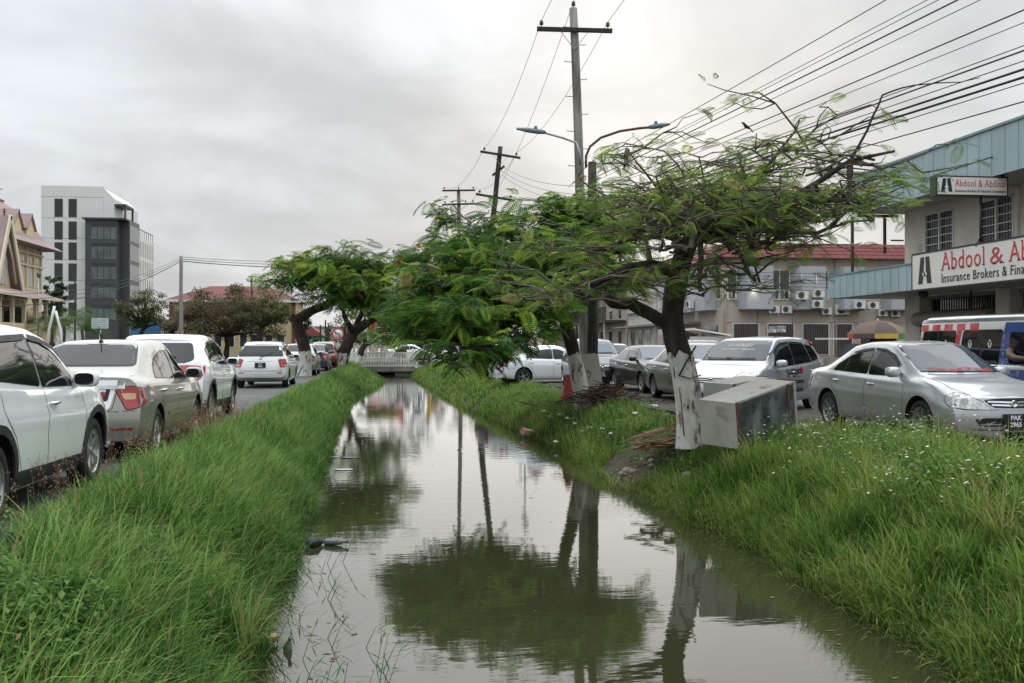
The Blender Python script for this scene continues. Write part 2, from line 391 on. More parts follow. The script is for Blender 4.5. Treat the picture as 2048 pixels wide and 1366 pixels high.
def grass(name, mat, label, layers):
    Vs = []; Fs = []; Ts = []; off = 0
    for (n, y0, y1, f0, f1, Lr, Br, wd, azm, azs, tb) in layers:
        P, u = scatter(n, y0, y1, f0, f1); cn = clump_noise(P[:, 0], P[:, 1]); c2 = clump_noise(P[:, 0] * 2.7 + 5, P[:, 1] * 2.3 + 1)
        road = np.clip(.35 + np.minimum(P[:, 0] + 2.66, 7.4 - P[:, 0]) * 1.3, .35, 1)
        keep = RNG.random(n) < .45 + .9 * c2; keep &= (((P[:, 0] - 4.55) / .7) ** 2 + ((P[:, 1] - 16.6) / 1.5) ** 2 > .6 + .9 * c2) & (((P[:, 0] - 5.3) / .7) ** 2 + ((P[:, 1] - 23.9) / 1.3) ** 2 > .5 + .8 * c2); P, cn, c2, road = P[keep], cn[keep], c2[keep], road[keep]; n = len(P)
        Lm = RNG.uniform(Lr[0], Lr[1], n) * (.55 + .5 * cn + .45 * c2) * road; bend = RNG.uniform(Br[0], Br[1], n)
        az = np.where(RNG.random(n) < .38, RNG.normal(azm, azs, n) + (cn - .5) * 2.2, RNG.uniform(0, 6.283, n))
        ti = tb + RNG.normal(0, .21, n) + (c2 - .5) * .5; ti = np.clip(ti, 0, .8)
        dead = RNG.random(n) < .035; ti[dead] = 1.1
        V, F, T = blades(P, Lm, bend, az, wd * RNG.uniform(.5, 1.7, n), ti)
        Vs.append(V); Fs.append(F + off); Ts.append(T); off += len(V)
    me = np_mesh(name, np.concatenate(Vs), np.concatenate(Fs), mat, True, np.concatenate(Ts))
    return tag(link(name, me), label, 'grass', kind='stuff')
el = lambda d: (lambda y: edge_l(y) + d)
er = lambda d: (lambda y: edge_r(y) + d)
cx = lambda c: (lambda y: c + .08 * math.sin(y * 1.1) + .06 * math.sin(y * 2.7))
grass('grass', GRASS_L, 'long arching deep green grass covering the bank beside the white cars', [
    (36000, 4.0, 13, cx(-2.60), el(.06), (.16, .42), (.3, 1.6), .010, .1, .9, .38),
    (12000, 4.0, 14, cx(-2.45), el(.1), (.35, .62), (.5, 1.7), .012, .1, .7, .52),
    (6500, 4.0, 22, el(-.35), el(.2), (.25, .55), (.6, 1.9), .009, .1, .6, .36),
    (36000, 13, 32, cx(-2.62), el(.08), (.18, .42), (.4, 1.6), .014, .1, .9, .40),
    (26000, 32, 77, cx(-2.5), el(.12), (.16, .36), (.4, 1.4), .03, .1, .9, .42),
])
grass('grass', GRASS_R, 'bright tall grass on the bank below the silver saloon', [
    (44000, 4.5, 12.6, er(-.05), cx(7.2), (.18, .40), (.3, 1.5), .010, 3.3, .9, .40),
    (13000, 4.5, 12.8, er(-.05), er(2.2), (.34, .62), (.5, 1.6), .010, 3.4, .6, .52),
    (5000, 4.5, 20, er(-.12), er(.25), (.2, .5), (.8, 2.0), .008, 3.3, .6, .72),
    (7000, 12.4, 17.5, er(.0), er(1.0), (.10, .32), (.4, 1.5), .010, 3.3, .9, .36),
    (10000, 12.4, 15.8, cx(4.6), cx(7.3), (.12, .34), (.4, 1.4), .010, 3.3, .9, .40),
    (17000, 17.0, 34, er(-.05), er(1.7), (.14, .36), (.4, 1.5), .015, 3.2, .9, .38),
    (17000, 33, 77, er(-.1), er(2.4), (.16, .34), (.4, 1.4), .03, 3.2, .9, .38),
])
def tussocks(mat, label, m, y0, y1, f0, f1, k=34):
    """separate tufts: blades fan out from one root, each tuft with its own tone"""
    C, u = scatter(m, y0, y1, f0, f1); n = m * k; P = np.repeat(C, k, 0) + np.concatenate([RNG.normal(0, .035, (n, 2)), np.zeros((n, 1))], 1)
    s_ = np.repeat(RNG.uniform(.6, 1.35, m), k); t_ = np.repeat(np.where(RNG.random(m) < .10, .88, RNG.normal(.42, .17, m)), k)
    road = np.clip(.4 + np.minimum(P[:, 0] + 2.66, 7.4 - P[:, 0]) * 1.2, .4, 1)
    V, F, T = blades(P, RNG.uniform(.22, .5, n) * s_ * road, RNG.uniform(.15, 1.7, n), RNG.uniform(0, 6.283, n), .014 * RNG.uniform(.6, 1.5, n), np.clip(t_ + RNG.normal(0, .1, n), 0, .97))
    tag(link('grass', np_mesh('grass', V, F, mat, True, T)), label, 'grass', kind='stuff')
tussocks(GRASS_L, 'coarse tufts standing out of the grass on the left bank', 330, 4.2, 20, cx(-2.5), el(0))
tussocks(GRASS_R, 'coarse tufts standing out of the grass on the right bank', 330, 4.8, 14, er(.1), cx(7.0))
def leaflets(name, mat, label, areas):
    Vs = []; Ts = []
    for (n, y0, y1, f0, f1, h0, h1, s) in areas:
        P, u = scatter(n, y0, y1, f0, f1); P[:, 2] += RNG.uniform(h0, h1, n) * (.5 + clump_noise(P[:, 0] * 1.7, P[:, 1] * 1.7))
        az = RNG.uniform(0, 6.283, n); el_ = RNG.uniform(-.5, .9, n); sz = s * RNG.uniform(.6, 1.5, n)
        d = np.stack([np.cos(az) * np.cos(el_), np.sin(az) * np.cos(el_), np.sin(el_)], 1); q = np.stack([-np.sin(az), np.cos(az), RNG.uniform(-.5, .5, n)], 1)
        A = P; B = P + d * (sz * .5)[:, None] + q * (sz * .27)[:, None]; C = P + d * sz[:, None] - np.array([0, 0, .15]) * sz[:, None]; D = P + d * (sz * .5)[:, None] - q * (sz * .27)[:, None]
        Vs.append(np.stack([A, B, C, D], 1).reshape(-1, 3)); Ts.append(np.repeat(np.clip(.5 + RNG.normal(0, .2, n), 0, 1), 4))
    V = np.concatenate(Vs); F = np.arange(len(V)).reshape(-1, 4)
    return tag(link(name, np_mesh(name, V, F, mat, False, np.concatenate(Ts))), label, 'weeds', kind='stuff')
WEED = leaf_mat('weed_leaf', (.03, .09, .018), (.09, .205, .042), (.2, .33, .09), .4)
leaflets('weeds', WEED, 'low leafy weeds creeping at the foot of the left bank', [(11000, 4.2, 6.4, cx(-2.5), cx(-1.5), .10, .36, .05), (9000, 6.3, 14, cx(-2.6), cx(-1.2), .08, .26, .04)])
leaflets('weeds', WEED, 'leafy flowering weeds among the grass below the silver saloon', [(21000, 6.5, 13.2, cx(4.9), cx(7.3), .1, .34, .045), (7000, 19, 34, er(.4), er(1.9), .08, .25, .05), (4000, 13, 20, er(.3), er(1.2), .03, .2, .045)])
def flowers():
    n = 1500; P, u = scatter(n, 6.5, 13.6, cx(4.7), cx(7.4)); keep = clump_noise(P[:, 0] * 1.3, P[:, 1] * 1.1) + RNG.uniform(-.3, .3, n) > .42; P = P[keep]; b = MB()
    for x, y, z in P:
        h = random.uniform(.3, .58); cxx, cyy = x + random.uniform(-.05, .05), y + random.uniform(-.05, .05); r = random.uniform(.015, .026); tl = random.uniform(-.6, .6), random.uniform(-1.2, .2)
        vs = [(cxx, cyy, z + h + .004)]
        for k in range(10):
            a = 6.283 * k / 10; q = r if k % 2 == 0 else r * .45; vs.append((cxx + q * math.cos(a), cyy + q * math.sin(a), z + h + q * math.cos(a) * tl[0] + q * math.sin(a) * tl[1]))
        b.add(vs, [(0, 1 + k, 1 + (k + 1) % 10) for k in range(10)])
    tag(b.build('wildflowers', pm('petal', (.78, .76, .6), .6, var=.1, scale=60), fix=False), 'small white daisy flowers dotted over the bank below the silver saloon', 'flowers', kind='stuff')
flowers()
def seedheads():
    b = MB()
    spots = [(random.uniform(-2.95, -2.45), random.uniform(5.5, 19)) for _ in range(150)] + [(random.uniform(-2.9, -2.2), random.uniform(12.5, 17.5)) for _ in range(170)] + [(random.uniform(6.8, 7.5), random.uniform(10.5, 14.5)) for _ in range(60)]
    for x, y in spots:
        z = height(x, y); h = random.uniform(.28, .55); a = random.uniform(0, 6.28); l = random.uniform(.05, .16)
        p0 = Vector((x, y, z)); p1 = Vector((x + l * .4 * math.cos(a), y + l * .4 * math.sin(a), z + h * .6)); p2 = Vector((x + l * math.cos(a), y + l * math.sin(a), z + h))
        b.tube([p0, p1, p2], [.0022, .0018, .001], 3, False)
        for k in range(9):
            t = random.uniform(.0, 1); q = p1.lerp(p2, t); e = q + Vector((random.uniform(-.035, .035), random.uniform(-.035, .035), random.uniform(.005, .04)))
            b.tube([q, e], [.0008, .0008], 3, False); s = .0055
            b.add([e + Vector((s, 0, 0)), e + Vector((0, s, s)), e + Vector((-s, 0, 0)), e + Vector((0, -s, -s))], [(0, 1, 2, 3)])
    tag(b.build('seed_grass', pm('seedhead', (.20, .13, .07), .9, var=.3, scale=30), fix=False), 'thin brown grass stems with seed heads along the road edges', 'grass', kind='stuff')
seedheads()
def reeds():
    b = MB()
    for k in range(34):
        x, y = random.choice([(random.uniform(-.8, -.35), random.uniform(4.8, 11)), (random.uniform(-.65, .05), random.uniform(5.4, 7.6))])
        z = WZ - .03; a = random.uniform(-1.2, 1.2); L = random.uniform(.2, .45); pts = [Vector((x, y, z))]
        for i in range(1, 5): t = i / 4; pts.append(Vector((x + L * .4 * t * math.cos(a), y + L * .4 * t * math.sin(a), z + L * (t - .2 * t * t))))
        b.tube(pts, [.003, .003, .0025, .002, .001], 4, False)
        for i in range(1, 5):
            q = pts[i]; aa = a + random.uniform(-1.6, 1.6); l = random.uniform(.1, .24); d = Vector((math.cos(aa), math.sin(aa), random.uniform(-.1, .9))).normalized(); s = Vector((-d.y, d.x, 0)) * .007
            b.add([q - s * .4, q + d * l * .5 - s, q + d * l, q + d * l * .5 + s], [(0, 1, 2, 3)])
    me = b.mesh('water_reeds', GRASS_L, False); a = me.attributes.new('tint', 'FLOAT', 'POINT'); a.data.foreach_set('value', np.full(len(me.vertices), .3, dtype=np.float32))
    tag(link('water_reeds', me), 'sparse green grass stems standing in shallow water by the bank', 'reeds', kind='stuff')
reeds()

def scum():
    b = MB()
    for k in range(260):
        y = random.uniform(5.5, 40); e = random.random(); x = edge_l(y) + .25 + abs(random.gauss(0, .35)) if e < .5 else (edge_r(y) - .25 - abs(random.gauss(0, .35)) if e < .9 else random.uniform(edge_l(y), edge_r(y)))
        a = random.uniform(0, 6.28); s = random.uniform(.012, .04); vs = [(x + s * q * math.cos(a + t), y + s * q * .6 * math.sin(a + t), WZ + .004) for t, q in ((0, 1.6), (1.4, .6), (3.1, 1.3), (4.7, .7))]; b.add(vs, [(0, 1, 2, 3)])
    tag(b.build('floating_leaves', pm('dead_leaf', (.13, .10, .05), .8, var=.4, scale=15), fix=False), 'tiny dead leaves floating on the canal water', 'leaves', kind='stuff')
scum()

def leaf_litter():
    b = MB()
    for cx_, cy_, rx, ry, n in ((4.7, 16.3, 1.1, 1.7, 620), (5.4, 24.2, 1.3, 1.6, 420), (6.6, 19.5, .9, 5.0, 380)):
        for k in range(n):
            x, y = random.gauss(cx_, rx * .5), random.gauss(cy_, ry * .5); z = height(x, y)
            if z < -.86: continue
            a = random.uniform(0, 6.28); s = random.uniform(.02, .06); t = random.uniform(-.5, .5); z += random.uniform(.015, .07)
            b.add([(x + s * q * math.cos(a + u), y + s * q * math.sin(a + u), z + s * t * math.cos(u)) for u, q in ((0, 1.2), (1.5, .45), (3.1, 1.0), (4.7, .5))], [(0, 1, 2, 3)])
    tag(b.build('leaf_litter', pm('brown_litter', (.14, .085, .045), .9, var=.5, scale=18), fix=False), 'dead brown leaves strewn on the earth round the right bank trunks', 'leaves', kind='stuff')
leaf_litter()
# ================================================================== cars
def smooth_profile(pts, xs, sig):
    g = np.linspace(xs[0] - .3, xs[-1] + .3, 900); y = np.interp(g, [p[0] for p in pts], [p[1] for p in pts])
    if sig > 0:
        dx = g[1] - g[0]; k = np.arange(-int(3 * sig / dx), int(3 * sig / dx) + 1) * dx; w = np.exp(-.5 * (k / sig) ** 2); w /= w.sum()
        y = np.convolve(np.pad(y, len(k) // 2, 'edge'), w, 'valid')
    return np.interp(xs, g, y)
def paint(name, col, metal=.0, rough=.32, var=.04):
    if name in MATS: return MATS[name]
    m = pm(name, col, rough, metal, var=var, scale=2.2, coat=1.0, obj=True); return m
def glass_mat(name, col=(.010, .012, .014), rough=.04, spec=.42):
    return pm(name, col, rough, 0, var=.08, scale=3, spec=spec, obj=True)
GLASS = glass_mat('tinted_glass'); SCREEN = glass_mat('windscreen_glass', (.035, .045, .05), .03, .5)
REDL = pm('red_lamp', (.34, .012, .015), .15, 0, var=.12, scale=30, coat=1, obj=True)
CLEARL = pm('clear_lamp', (.55, .56, .55), .12, .35, var=.35, scale=22, coat=1, obj=True)
AMBERL = pm('amber_lamp', (.55, .38, .22), .15, 0, var=.15, scale=25, coat=1, obj=True)
PLATE = pm('plate_black', (.012, .013, .016), .45); PLATEW = pm('plate_letter', (.72, .72, .7), .5)
SEAM = pm('seam_black', (.01, .01, .011), .7)
RIM = pm('alloy_rim', (.42, .43, .44), .3, .85, var=.1, scale=8, obj=True); DARKWELL = pm('wheel_well', (.01, .01, .01), .95)
CLAD = pm('grey_cladding', (.022, .023, .024), .55, obj=True)
RIMDK = pm('dark_rim', (.05, .05, .052), .4, .5, obj=True)
class Car:
    """lofted car body; x forward, y left, z up; patches are cut in a view and laid on the body"""
    def __init__(s, sp):
        s.sp = sp; L = sp['L']; s.x0, s.x1 = -L / 2, L / 2
        xs = np.concatenate([np.linspace(s.x0, s.x0 + .3, 9)[:-1], np.linspace(s.x0 + .3, s.x1 - .3, 66), np.linspace(s.x1 - .3, s.x1, 9)[1:]])
        g = lambda k, sig: smooth_profile(sp[k], xs, sig)
        top, sh, bot, w, tw = g('top', sp.get('sig', .045)), g('shoulder', .08), g('bottom', .05), g('width', .06), g('topw', .06)
        rings = []
        crease = sp.get('crease', .012)
        for i, x in enumerate(xs):
            zt, zs, zb, W_, wt = top[i], sh[i], bot[i], w[i], tw[i]
            zs = min(zs, zt - .01); d = zs - zb; up = zt - zs; r = min(.09, .55 * up)
            half = [(0, zb), (.45 * W_, zb), (.82 * W_, zb), (.93 * W_, zb + .025), (.972 * W_, zb + .09), (.985 * W_, zb + .24 * d), (.997 * W_, zb + .42 * d), (W_, zb + .58 * d), (W_ * .998 + crease, zb + .74 * d), (W_ * .988, zb + .80 * d), (W_ * .975, zb + .91 * d), (W_ * .955, zs - .012), (W_ * .93, zs + .004)]
            y0, z0, y1, z1 = W_ * .93, zs + .004, wt, zt - r
            for t in (.25, .5, .75): half.append((y0 + (y1 - y0) * t + .018 * math.sin(math.pi * t) * min(1, up / .3), z0 + (z1 - z0) * t))
            half += [(wt, zt - r), (wt - .025, zt - .62 * r), (wt * .93 - .01, zt - .36 * r), (wt * .8, zt - .2 * r), (wt * .55, zt - .08 * r), (wt * .28, zt - .02 * r), (0, zt)]
            rings.append(half)
        s.nh = len(rings[0]); nh = s.nh; V = []
        def place(x, y, z, Wd):
            kf = min(1, max(0, (x - (s.x1 - sp.get('flen', .75))) / sp.get('flen', .75))); kr = min(1, max(0, ((s.x0 + sp.get('rlen', .75)) - x) / sp.get('rlen', .75)))
            kf = kf * kf * (3 - 2 * kf) if True else kf; kr = kr * kr * (3 - 2 * kr)
            q = min(1, abs(y) / max(Wd, .01)); pl = sp.get('b1', .10) * q ** 2 + sp.get('b2', .13) * q ** 6
            plr = sp.get('rb1', .06) * q ** 2 + sp.get('rb2', .12) * q ** 6
            lf = float(np.interp(z, [a for a, _ in sp['flean']], [b for _, b in sp['flean']])); lr = float(np.interp(z, [a for a, _ in sp['rlean']], [b for _, b in sp['rlean']]))
            return (x - kf * (pl + lf) + kr * (plr + lr), y, z)
        WM = max(w); N2 = 2 * nh - 2
        for i, x in enumerate(xs):
            h = rings[i]; full = h + [(-a, b) for a, b in reversed(h[1:-1])]
            for y, z in full: V.append(place(x, y, z, WM))
        F = []; n = len(xs)
        for i in range(n - 1):
            for k in range(N2):
                k2 = (k + 1) % N2; F.append((i * N2 + k, (i + 1) * N2 + k, (i + 1) * N2 + k2, i * N2 + k2))
        for end, x in ((0, s.x0), (n - 1, s.x1)):          # end faces as a grid between left and right ring points
            h = rings[end]; M = 9; grid = []
            for k in range(nh):
                row = []
                for c in range(M):
                    if k in (0, nh - 1): row.append(end * N2 + k); continue
                    if c == 0: row.append(end * N2 + k)
                    elif c == M - 1: row.append(end * N2 + (N2 - k))
                    else:
                        y = h[k][0] * (1 - 2 * c / (M - 1)); row.append(len(V)); V.append(place(x, y, h[k][1], WM))
                grid.append(row)
            for k in range(nh - 1):
                for c in range(M - 1):
                    q = [grid[k][c], grid[k][c + 1], grid[k + 1][c + 1], grid[k + 1][c]]; q2 = []
                    for a in q:
                        if a not in q2: q2.append(a)
                    if len(q2) > 2: F.append(tuple(q2) if end == 0 else tuple(reversed(q2)))
        s.V, s.F = V, F
        s.bvh = BVHTree.FromPolygons([Vector(v) for v in V], F); s.root = None
    def body_mesh(s, m, name='body'):
        me = bpy.data.meshes.new(name); me.from_pydata(s.V, [], s.F); bm = bmesh.new(); bm.from_mesh(me)
        bmesh.ops.recalc_face_normals(bm, faces=bm.faces)
        for f in bm.faces: f.smooth = True
        bm.to_mesh(me); bm.free(); me.materials.append(m); me.materials.append(DARKWELL)
        cut = MB(); sp = s.sp; r = sp['wr'] * sp.get('arch', 1.15)
        for ax in (sp['fa'], sp['ra']):
            for sd in (1, -1):
                prof = [(r * math.cos(a), sp['wr'] + .012 + r * math.sin(a)) for a in np.linspace(-.25, math.pi + .25, 22)]
                prof = [(ax + a, b) for a, b in prof] + [(ax - r * .96, -.1), (ax + r * .96, -.1)]
                y0, y1 = sd * (sp['W'] / 2 - .30), sd * (sp['W'] / 2 + .3)
                cut.prism(prof, min(y0, y1), max(y0, y1))
        cm = cut.mesh('cutter', DARKWELL); co = link('tmp_cutter', cm); bo = link('tmp_body', me)
        md = bo.modifiers.new('arch', 'BOOLEAN'); md.object = co; md.operation = 'DIFFERENCE'; md.solver = 'EXACT'
        try: md.material_mode = 'TRANSFER'
        except Exception: pass
        dg = bpy.context.evaluated_depsgraph_get(); out = bpy.data.meshes.new_from_object(bo.evaluated_get(dg)); out.name = name
        bpy.data.objects.remove(bo); bpy.data.objects.remove(co)
        try: out.set_sharp_from_angle(angle=R(38))
        except Exception: pass
        return out
    def hit(s, view, a, b):
        """a, b: coordinates in the view (side: x,z  front/rear: y,z  top: x,y) -> point, normal"""
        if view == 'L': o, d = Vector((a, 4, b)), Vector((0, -1, 0))
        elif view == 'R': o, d = Vector((a, -4, b)), Vector((0, 1, 0))
        elif view == 'F': o, d = Vector((6, a, b)), Vector((-1, 0, 0))
        elif view == 'B': o, d = Vector((-6, a, b)), Vector((1, 0, 0))
        elif view == 'T': o, d = Vector((a, b, 5)), Vector((0, 0, -1))
        elif view in ('BR', 'BL', 'FR', 'FL'):
            sx = -1 if view[0] == 'B' else 1; sy = -1 if view[1] == 'R' else 1
            d = Vector((-sx, -sy, 0)).normalized(); t = Vector((-d.y, d.x, 0)); o = Vector((sx * (s.x1 - .35), sy * (s.sp['W'] / 2 - .35), b)) - d * 5 + t * a
        p, nrm, _, _ = s.bvh.ray_cast(o, d)
        if p is None:
            p, nrm, _, _ = s.bvh.find_nearest(o - d * -4.2)
        if nrm.dot(d) > 0: nrm = -nrm
        return p, nrm, d
    def patch(s, name, view, poly, m, off=.004, parent=None, cell=.07, skirt=.012, rnd=0.0, mirror=False):
        """lay a polygon given in a view onto the body as a thin proud shell"""
        poly = round_poly(poly, rnd) if rnd else poly
        bm = bmesh.new(); vs = [bm.verts.new((a, b, 0)) for a, b in poly]
        try: bm.faces.new(vs)
        except ValueError: bm.free(); return None
        A = [p[0] for p in poly]; B = [p[1] for p in poly]
        for lo, hi, no in ((min(A), max(A), (1, 0, 0)), (min(B), max(B), (0, 1, 0))):
            c = lo + cell
            while c < hi - .3 * cell:
                bmesh.ops.bisect_plane(bm, geom=bm.verts[:] + bm.edges[:] + bm.faces[:], plane_co=(c if no[0] else 0, c if no[1] else 0, 0), plane_no=no); c += cell
        bmesh.ops.triangulate(bm, faces=[f for f in bm.faces if len(f.verts) > 4])
        for v in bm.verts:
            p, nrm, d = s.hit(view, v.co.x, v.co.y); n2 = (nrm * .75 - d * .25).normalized(); v.co = p + n2 * off; v.normal = n2
        bm.normal_update()
        for f in bm.faces:
            p, nrm, d = s.bvh.find_nearest(f.calc_center_median())[:2] + (None,)
        # orient outward
        c0 = Vector((0, 0, .7))
        vd = s.hit(view, sum(A) / len(A), sum(B) / len(B))[2]
        tot = sum((f.normal.dot(vd) * f.calc_area() for f in bm.faces))
        if tot > 0: bmesh.ops.reverse_faces(bm, faces=bm.faces[:])
        if skirt:
            ed = [e for e in bm.edges if e.is_boundary]; ex = bmesh.ops.extrude_edge_only(bm, edges=ed)
            for v in [g for g in ex['geom'] if isinstance(g, bmesh.types.BMVert)]:
                q = s.bvh.find_nearest(v.co); nn = q[1]
                if nn.dot(vd) > 0: nn = -nn
                v.co = v.co - nn * (off + skirt)
        for f in bm.faces: f.smooth = True
        me = bpy.data.meshes.new(name); bm.to_mesh(me); bm.free(); me.materials.append(m)
        try: me.set_sharp_from_angle(angle=R(40))
        except Exception: pass
        return link(name, me, None, parent or s.root)
    def line(s, name, view, pts, m=SEAM, w=.008, off=.0015, parent=None):
        """thin seam strip following points in a view"""
        V = []; F = []; dense = []
        for (a, b), (c, d) in zip(pts[:-1], pts[1:]):
            n = max(2, int(math.hypot(c - a, d - b) / .06))
            dense += [(a + (c - a) * i / n, b + (d - b) * i / n) for i in range(n)]
        dense.append(pts[-1])
        for i, (a, b) in enumerate(dense):
            a2, b2 = dense[min(i + 1, len(dense) - 1)]; a1, b1 = dense[max(i - 1, 0)]; L = math.hypot(a2 - a1, b2 - b1) or 1; tx, ty = -(b2 - b1) / L * w / 2, (a2 - a1) / L * w / 2
            for sg in (-1, 1):
                p, n, d = s.hit(view, a + sg * tx, b + sg * ty); V.append(tuple(p + n * off))
        for i in range(len(dense) - 1): F.append((2 * i, 2 * i + 1, 2 * i + 3, 2 * i + 2))
        me = bpy.data.meshes.new(name); me.from_pydata(V, [], F); me.materials.append(m); return link(name, me, None, parent or s.root)
def round_poly(poly, r):
    out = []; n = len(poly)
    for i in range(n):
        p0, p, p1 = [Vector((q[0], q[1])) for q in (poly[i - 1], poly[i], poly[(i + 1) % n])]
        a, b = (p0 - p), (p1 - p); q = min(r, a.length * .45, b.length * .45); A, B = p + a.normalized() * q, p + b.normalized() * q
        for t in (0, .33, .67, 1): out.append(tuple(A * (1 - t) ** 2 + p * 2 * t * (1 - t) + B * t * t))
    return out
WHEELS = {}
def wheel_meshes(r, style, w=.205):
    key = (round(r, 3), style)
    if key in WHEELS: return WHEELS[key]
    t = MB(); h = w / 2; rr = r * .66
    t.lathe([(rr, -h * .82), (rr * 1.04, -h * .95), (r * .86, -h), (r * .96, -h * .86), (r * .992, -h * .62), (r, -h * .3), (r * .99, -h * .27), (r * .99, -h * .22), (r, -h * .2), (r, h * .2), (r * .99, h * .22), (r * .99, h * .27), (r, h * .3), (r * .992, h * .62), (r * .96, h * .86), (r * .86, h), (rr * 1.04, h * .95), (rr, h * .82)], 32, 'y')
    tyre = t.mesh('tyre', RUBBER)
    m = MB(); o = h * .80                                  # outer side is +y
    m.lathe([(rr * 1.0, o + .012), (rr * .95, o + .012), (rr * .92, o - .01), (rr * .9, -h * .3), (rr * .3, -h * .3), (0.001, -h * .3)], 32, 'y')
    m.lathe([(rr * .24, -h * .3), (rr * .24, o - .03), (rr * .2, o - .012), (.001, o - .008)], 14, 'y')
    k = {'five': 5, 'six': 6, 'ten': 10, 'twin': 5, 'seven': 7}[style]
    for i in range(k):
        for dv in ((0,) if style != 'twin' else (-.16, .16)):
            a = 2 * math.pi * i / k + dv; wd = {5: .30, 6: .26, 7: .2, 10: .15}[k] * rr * (.55 if style == 'twin' else 1)
            c, s_ = math.cos(a), math.sin(a); pts = []
            for rad, ww, yy in ((rr * .16, wd * .8, o - .012), (rr * .96, wd * 1.15, o + .004)):
                for sg in (-1, 1): pts.append((rad * c - sg * ww / 2 * s_, yy, rad * s_ + sg * ww / 2 * c))
            for rad, ww, yy in ((rr * .16, wd * .8, o - .05), (rr * .96, wd * 1.15, o - .035)):
                for sg in (-1, 1): pts.append((rad * c - sg * ww * .62 * s_, yy, rad * s_ + sg * ww * .62 * c))
            m.add(pts, [(0, 1, 3, 2), (4, 6, 7, 5), (0, 2, 6, 4), (1, 5, 7, 3), (0, 4, 5, 1), (2, 3, 7, 6)])
    rim = m.mesh('rim', RIM if style not in ('ten',) else RIM)
    bk = MB(); bk.lathe([(rr * .9, 0.0), (.001, 0.0)], 20, 'y', (0, -h * .28, 0)); disc = bk.mesh('brake_disc', pm('brake', (.03, .03, .03), .7))
    WHEELS[key] = (tyre, rim, disc); return WHEELS[key]
def add_wheels(car, style, steer=0.0, hub=None):
    sp = car.sp; tyre, rim, disc = wheel_meshes(sp['wr'], style)
    for ax in (sp['fa'], sp['ra']):
        for sd in (1, -1):
            e = empty('wheel', (ax, sd * (sp['W'] / 2 - .125), sp['wr']), (0 if sd > 0 else math.pi) + (steer if ax == sp['fa'] else 0), car.root)
            for nm, me in (('tyre', tyre), ('rim', rim), ('brake_disc', disc)): link(nm, me, None, e)
def mirror_part(car, sd, x, z, m, tilt=0.0):
    p, n, d = car.hit('L' if sd > 0 else 'R', x, z); b = MB()
    c = p + Vector((.0, sd * .10, .05)); s0 = []
    for t, k in ((-1, .72), (-.75, .95), (0, 1.06), (.6, .9), (.95, .55)):       # rounded shell, wide glass side to the rear
        s0.append((t * .065, k))
    vs = []; n_ = 14
    for t, k in s0:
        for i in range(n_):
            a = 2 * math.pi * i / n_; sq = lambda v: math.copysign(abs(v) ** .62, v)
            vs.append((c.x + t, c.y + sd * .02 + k * .115 * sq(math.cos(a)), c.z + k * .075 * sq(math.sin(a))))
    fs = [(i * n_ + j, i * n_ + (j + 1) % n_, (i + 1) * n_ + (j + 1) % n_, (i + 1) * n_ + j) for i in range(len(s0) - 1) for j in range(n_)]
    fs += [tuple(range(n_)), tuple((len(s0) - 1) * n_ + j for j in range(n_))]
    b.add(vs, fs, True); b.box((c.x + .0, p.y + sd * .03, c.z - .055), (.06, .12, .035)); o = b.build('wing_mirror', m, car.root)
    g = MB(); g.add([(c.x - .068, c.y + sd * .02 + .088 * math.copysign(abs(math.cos(a)) ** .62, math.cos(a)), c.z + .056 * math.copysign(abs(math.sin(a)) ** .62, math.sin(a))) for a in np.linspace(0, 2 * math.pi, 15)[:-1]], [tuple(range(14))]); g.build('mirror_glass', GLASS, o)
def handle_part(car, view, x, z, m, ln=.19):
    p, n, d = car.hit(view, x, z); b = MB(); s = 1 if view == 'L' else -1
    b.tube([(x - ln / 2, p.y - s * .004, z), (x - ln * .38, p.y + s * .03, z), (x, p.y + s * .038, z + .002), (x + ln * .38, p.y + s * .03, z), (x + ln / 2, p.y - s * .004, z)], [.012, .015, .017, .015, .012], 8)
    o = b.build('door_handle', m, car.root); pb = [(x + .075 * math.cos(a), z + .038 * math.sin(a)) for a in np.linspace(0, 6.283, 13)[:-1]]
    return o
def plate_part(car, view, y, z, lines, w=.36, h=.2, size=.088, bg=None, fg=None, drop=0):
    p, n, d = car.hit(view, y, z); sx = 1 if view == 'F' else -1; x = p.x + sx * .022
    b = MB(); b.box((x, y, z), (.012, w, h)); o = b.build('number_plate', bg or PLATE, car.root)
    f = MB(); 
    for k, t in enumerate(lines):
        me = text_mesh(t, size, .001, bold=.0022); zz = z + ((len(lines) - 1) / 2 - k) * size * 1.02
        lo = link('lettering', me, fg or PLATEW, o, (x + sx * .0075, y, zz), (R(90), 0, R(90) * sx))
    return o
def wiper(car, view, pts, parent=None):
    b = MB(); P = []
    for a, c in pts: p, n, d = car.hit(view, a, c); P.append(p + n * .022)
    b.tube(P, [.009] * len(P), 6); return b.build('wiper', BLACK, car.root)
def lean_line(tab): return tab
def place(car, name, loc, rz, label, cat='car', group=None):
    car.root = empty(name, loc, rz); tag(car.root, label, cat, group); return car.root
def inset(poly, d):
    """shrink a polygon towards its centre by about d"""
    cx_ = sum(p[0] for p in poly) / len(poly); cz_ = sum(p[1] for p in poly) / len(poly); out = []
    for a, b in poly:
        l = math.hypot(a - cx_, b - cz_); out.append((cx_ + (a - cx_) * (1 - d / l), cz_ + (b - cz_) * (1 - d / l * 1.0)))
    return out
def window(car, view, poly, glass=None, trim=.022, rnd=.03, name='side_window'):
    if trim: car.patch('window_trim', view, inset(poly, -trim), BLACK, .002, rnd=rnd + trim)
    return car.patch(name, view, poly, glass or GLASS, .0055, rnd=rnd)
def seams(car, view, lists):
    for pts in lists: car.line('door_seam', view, pts)
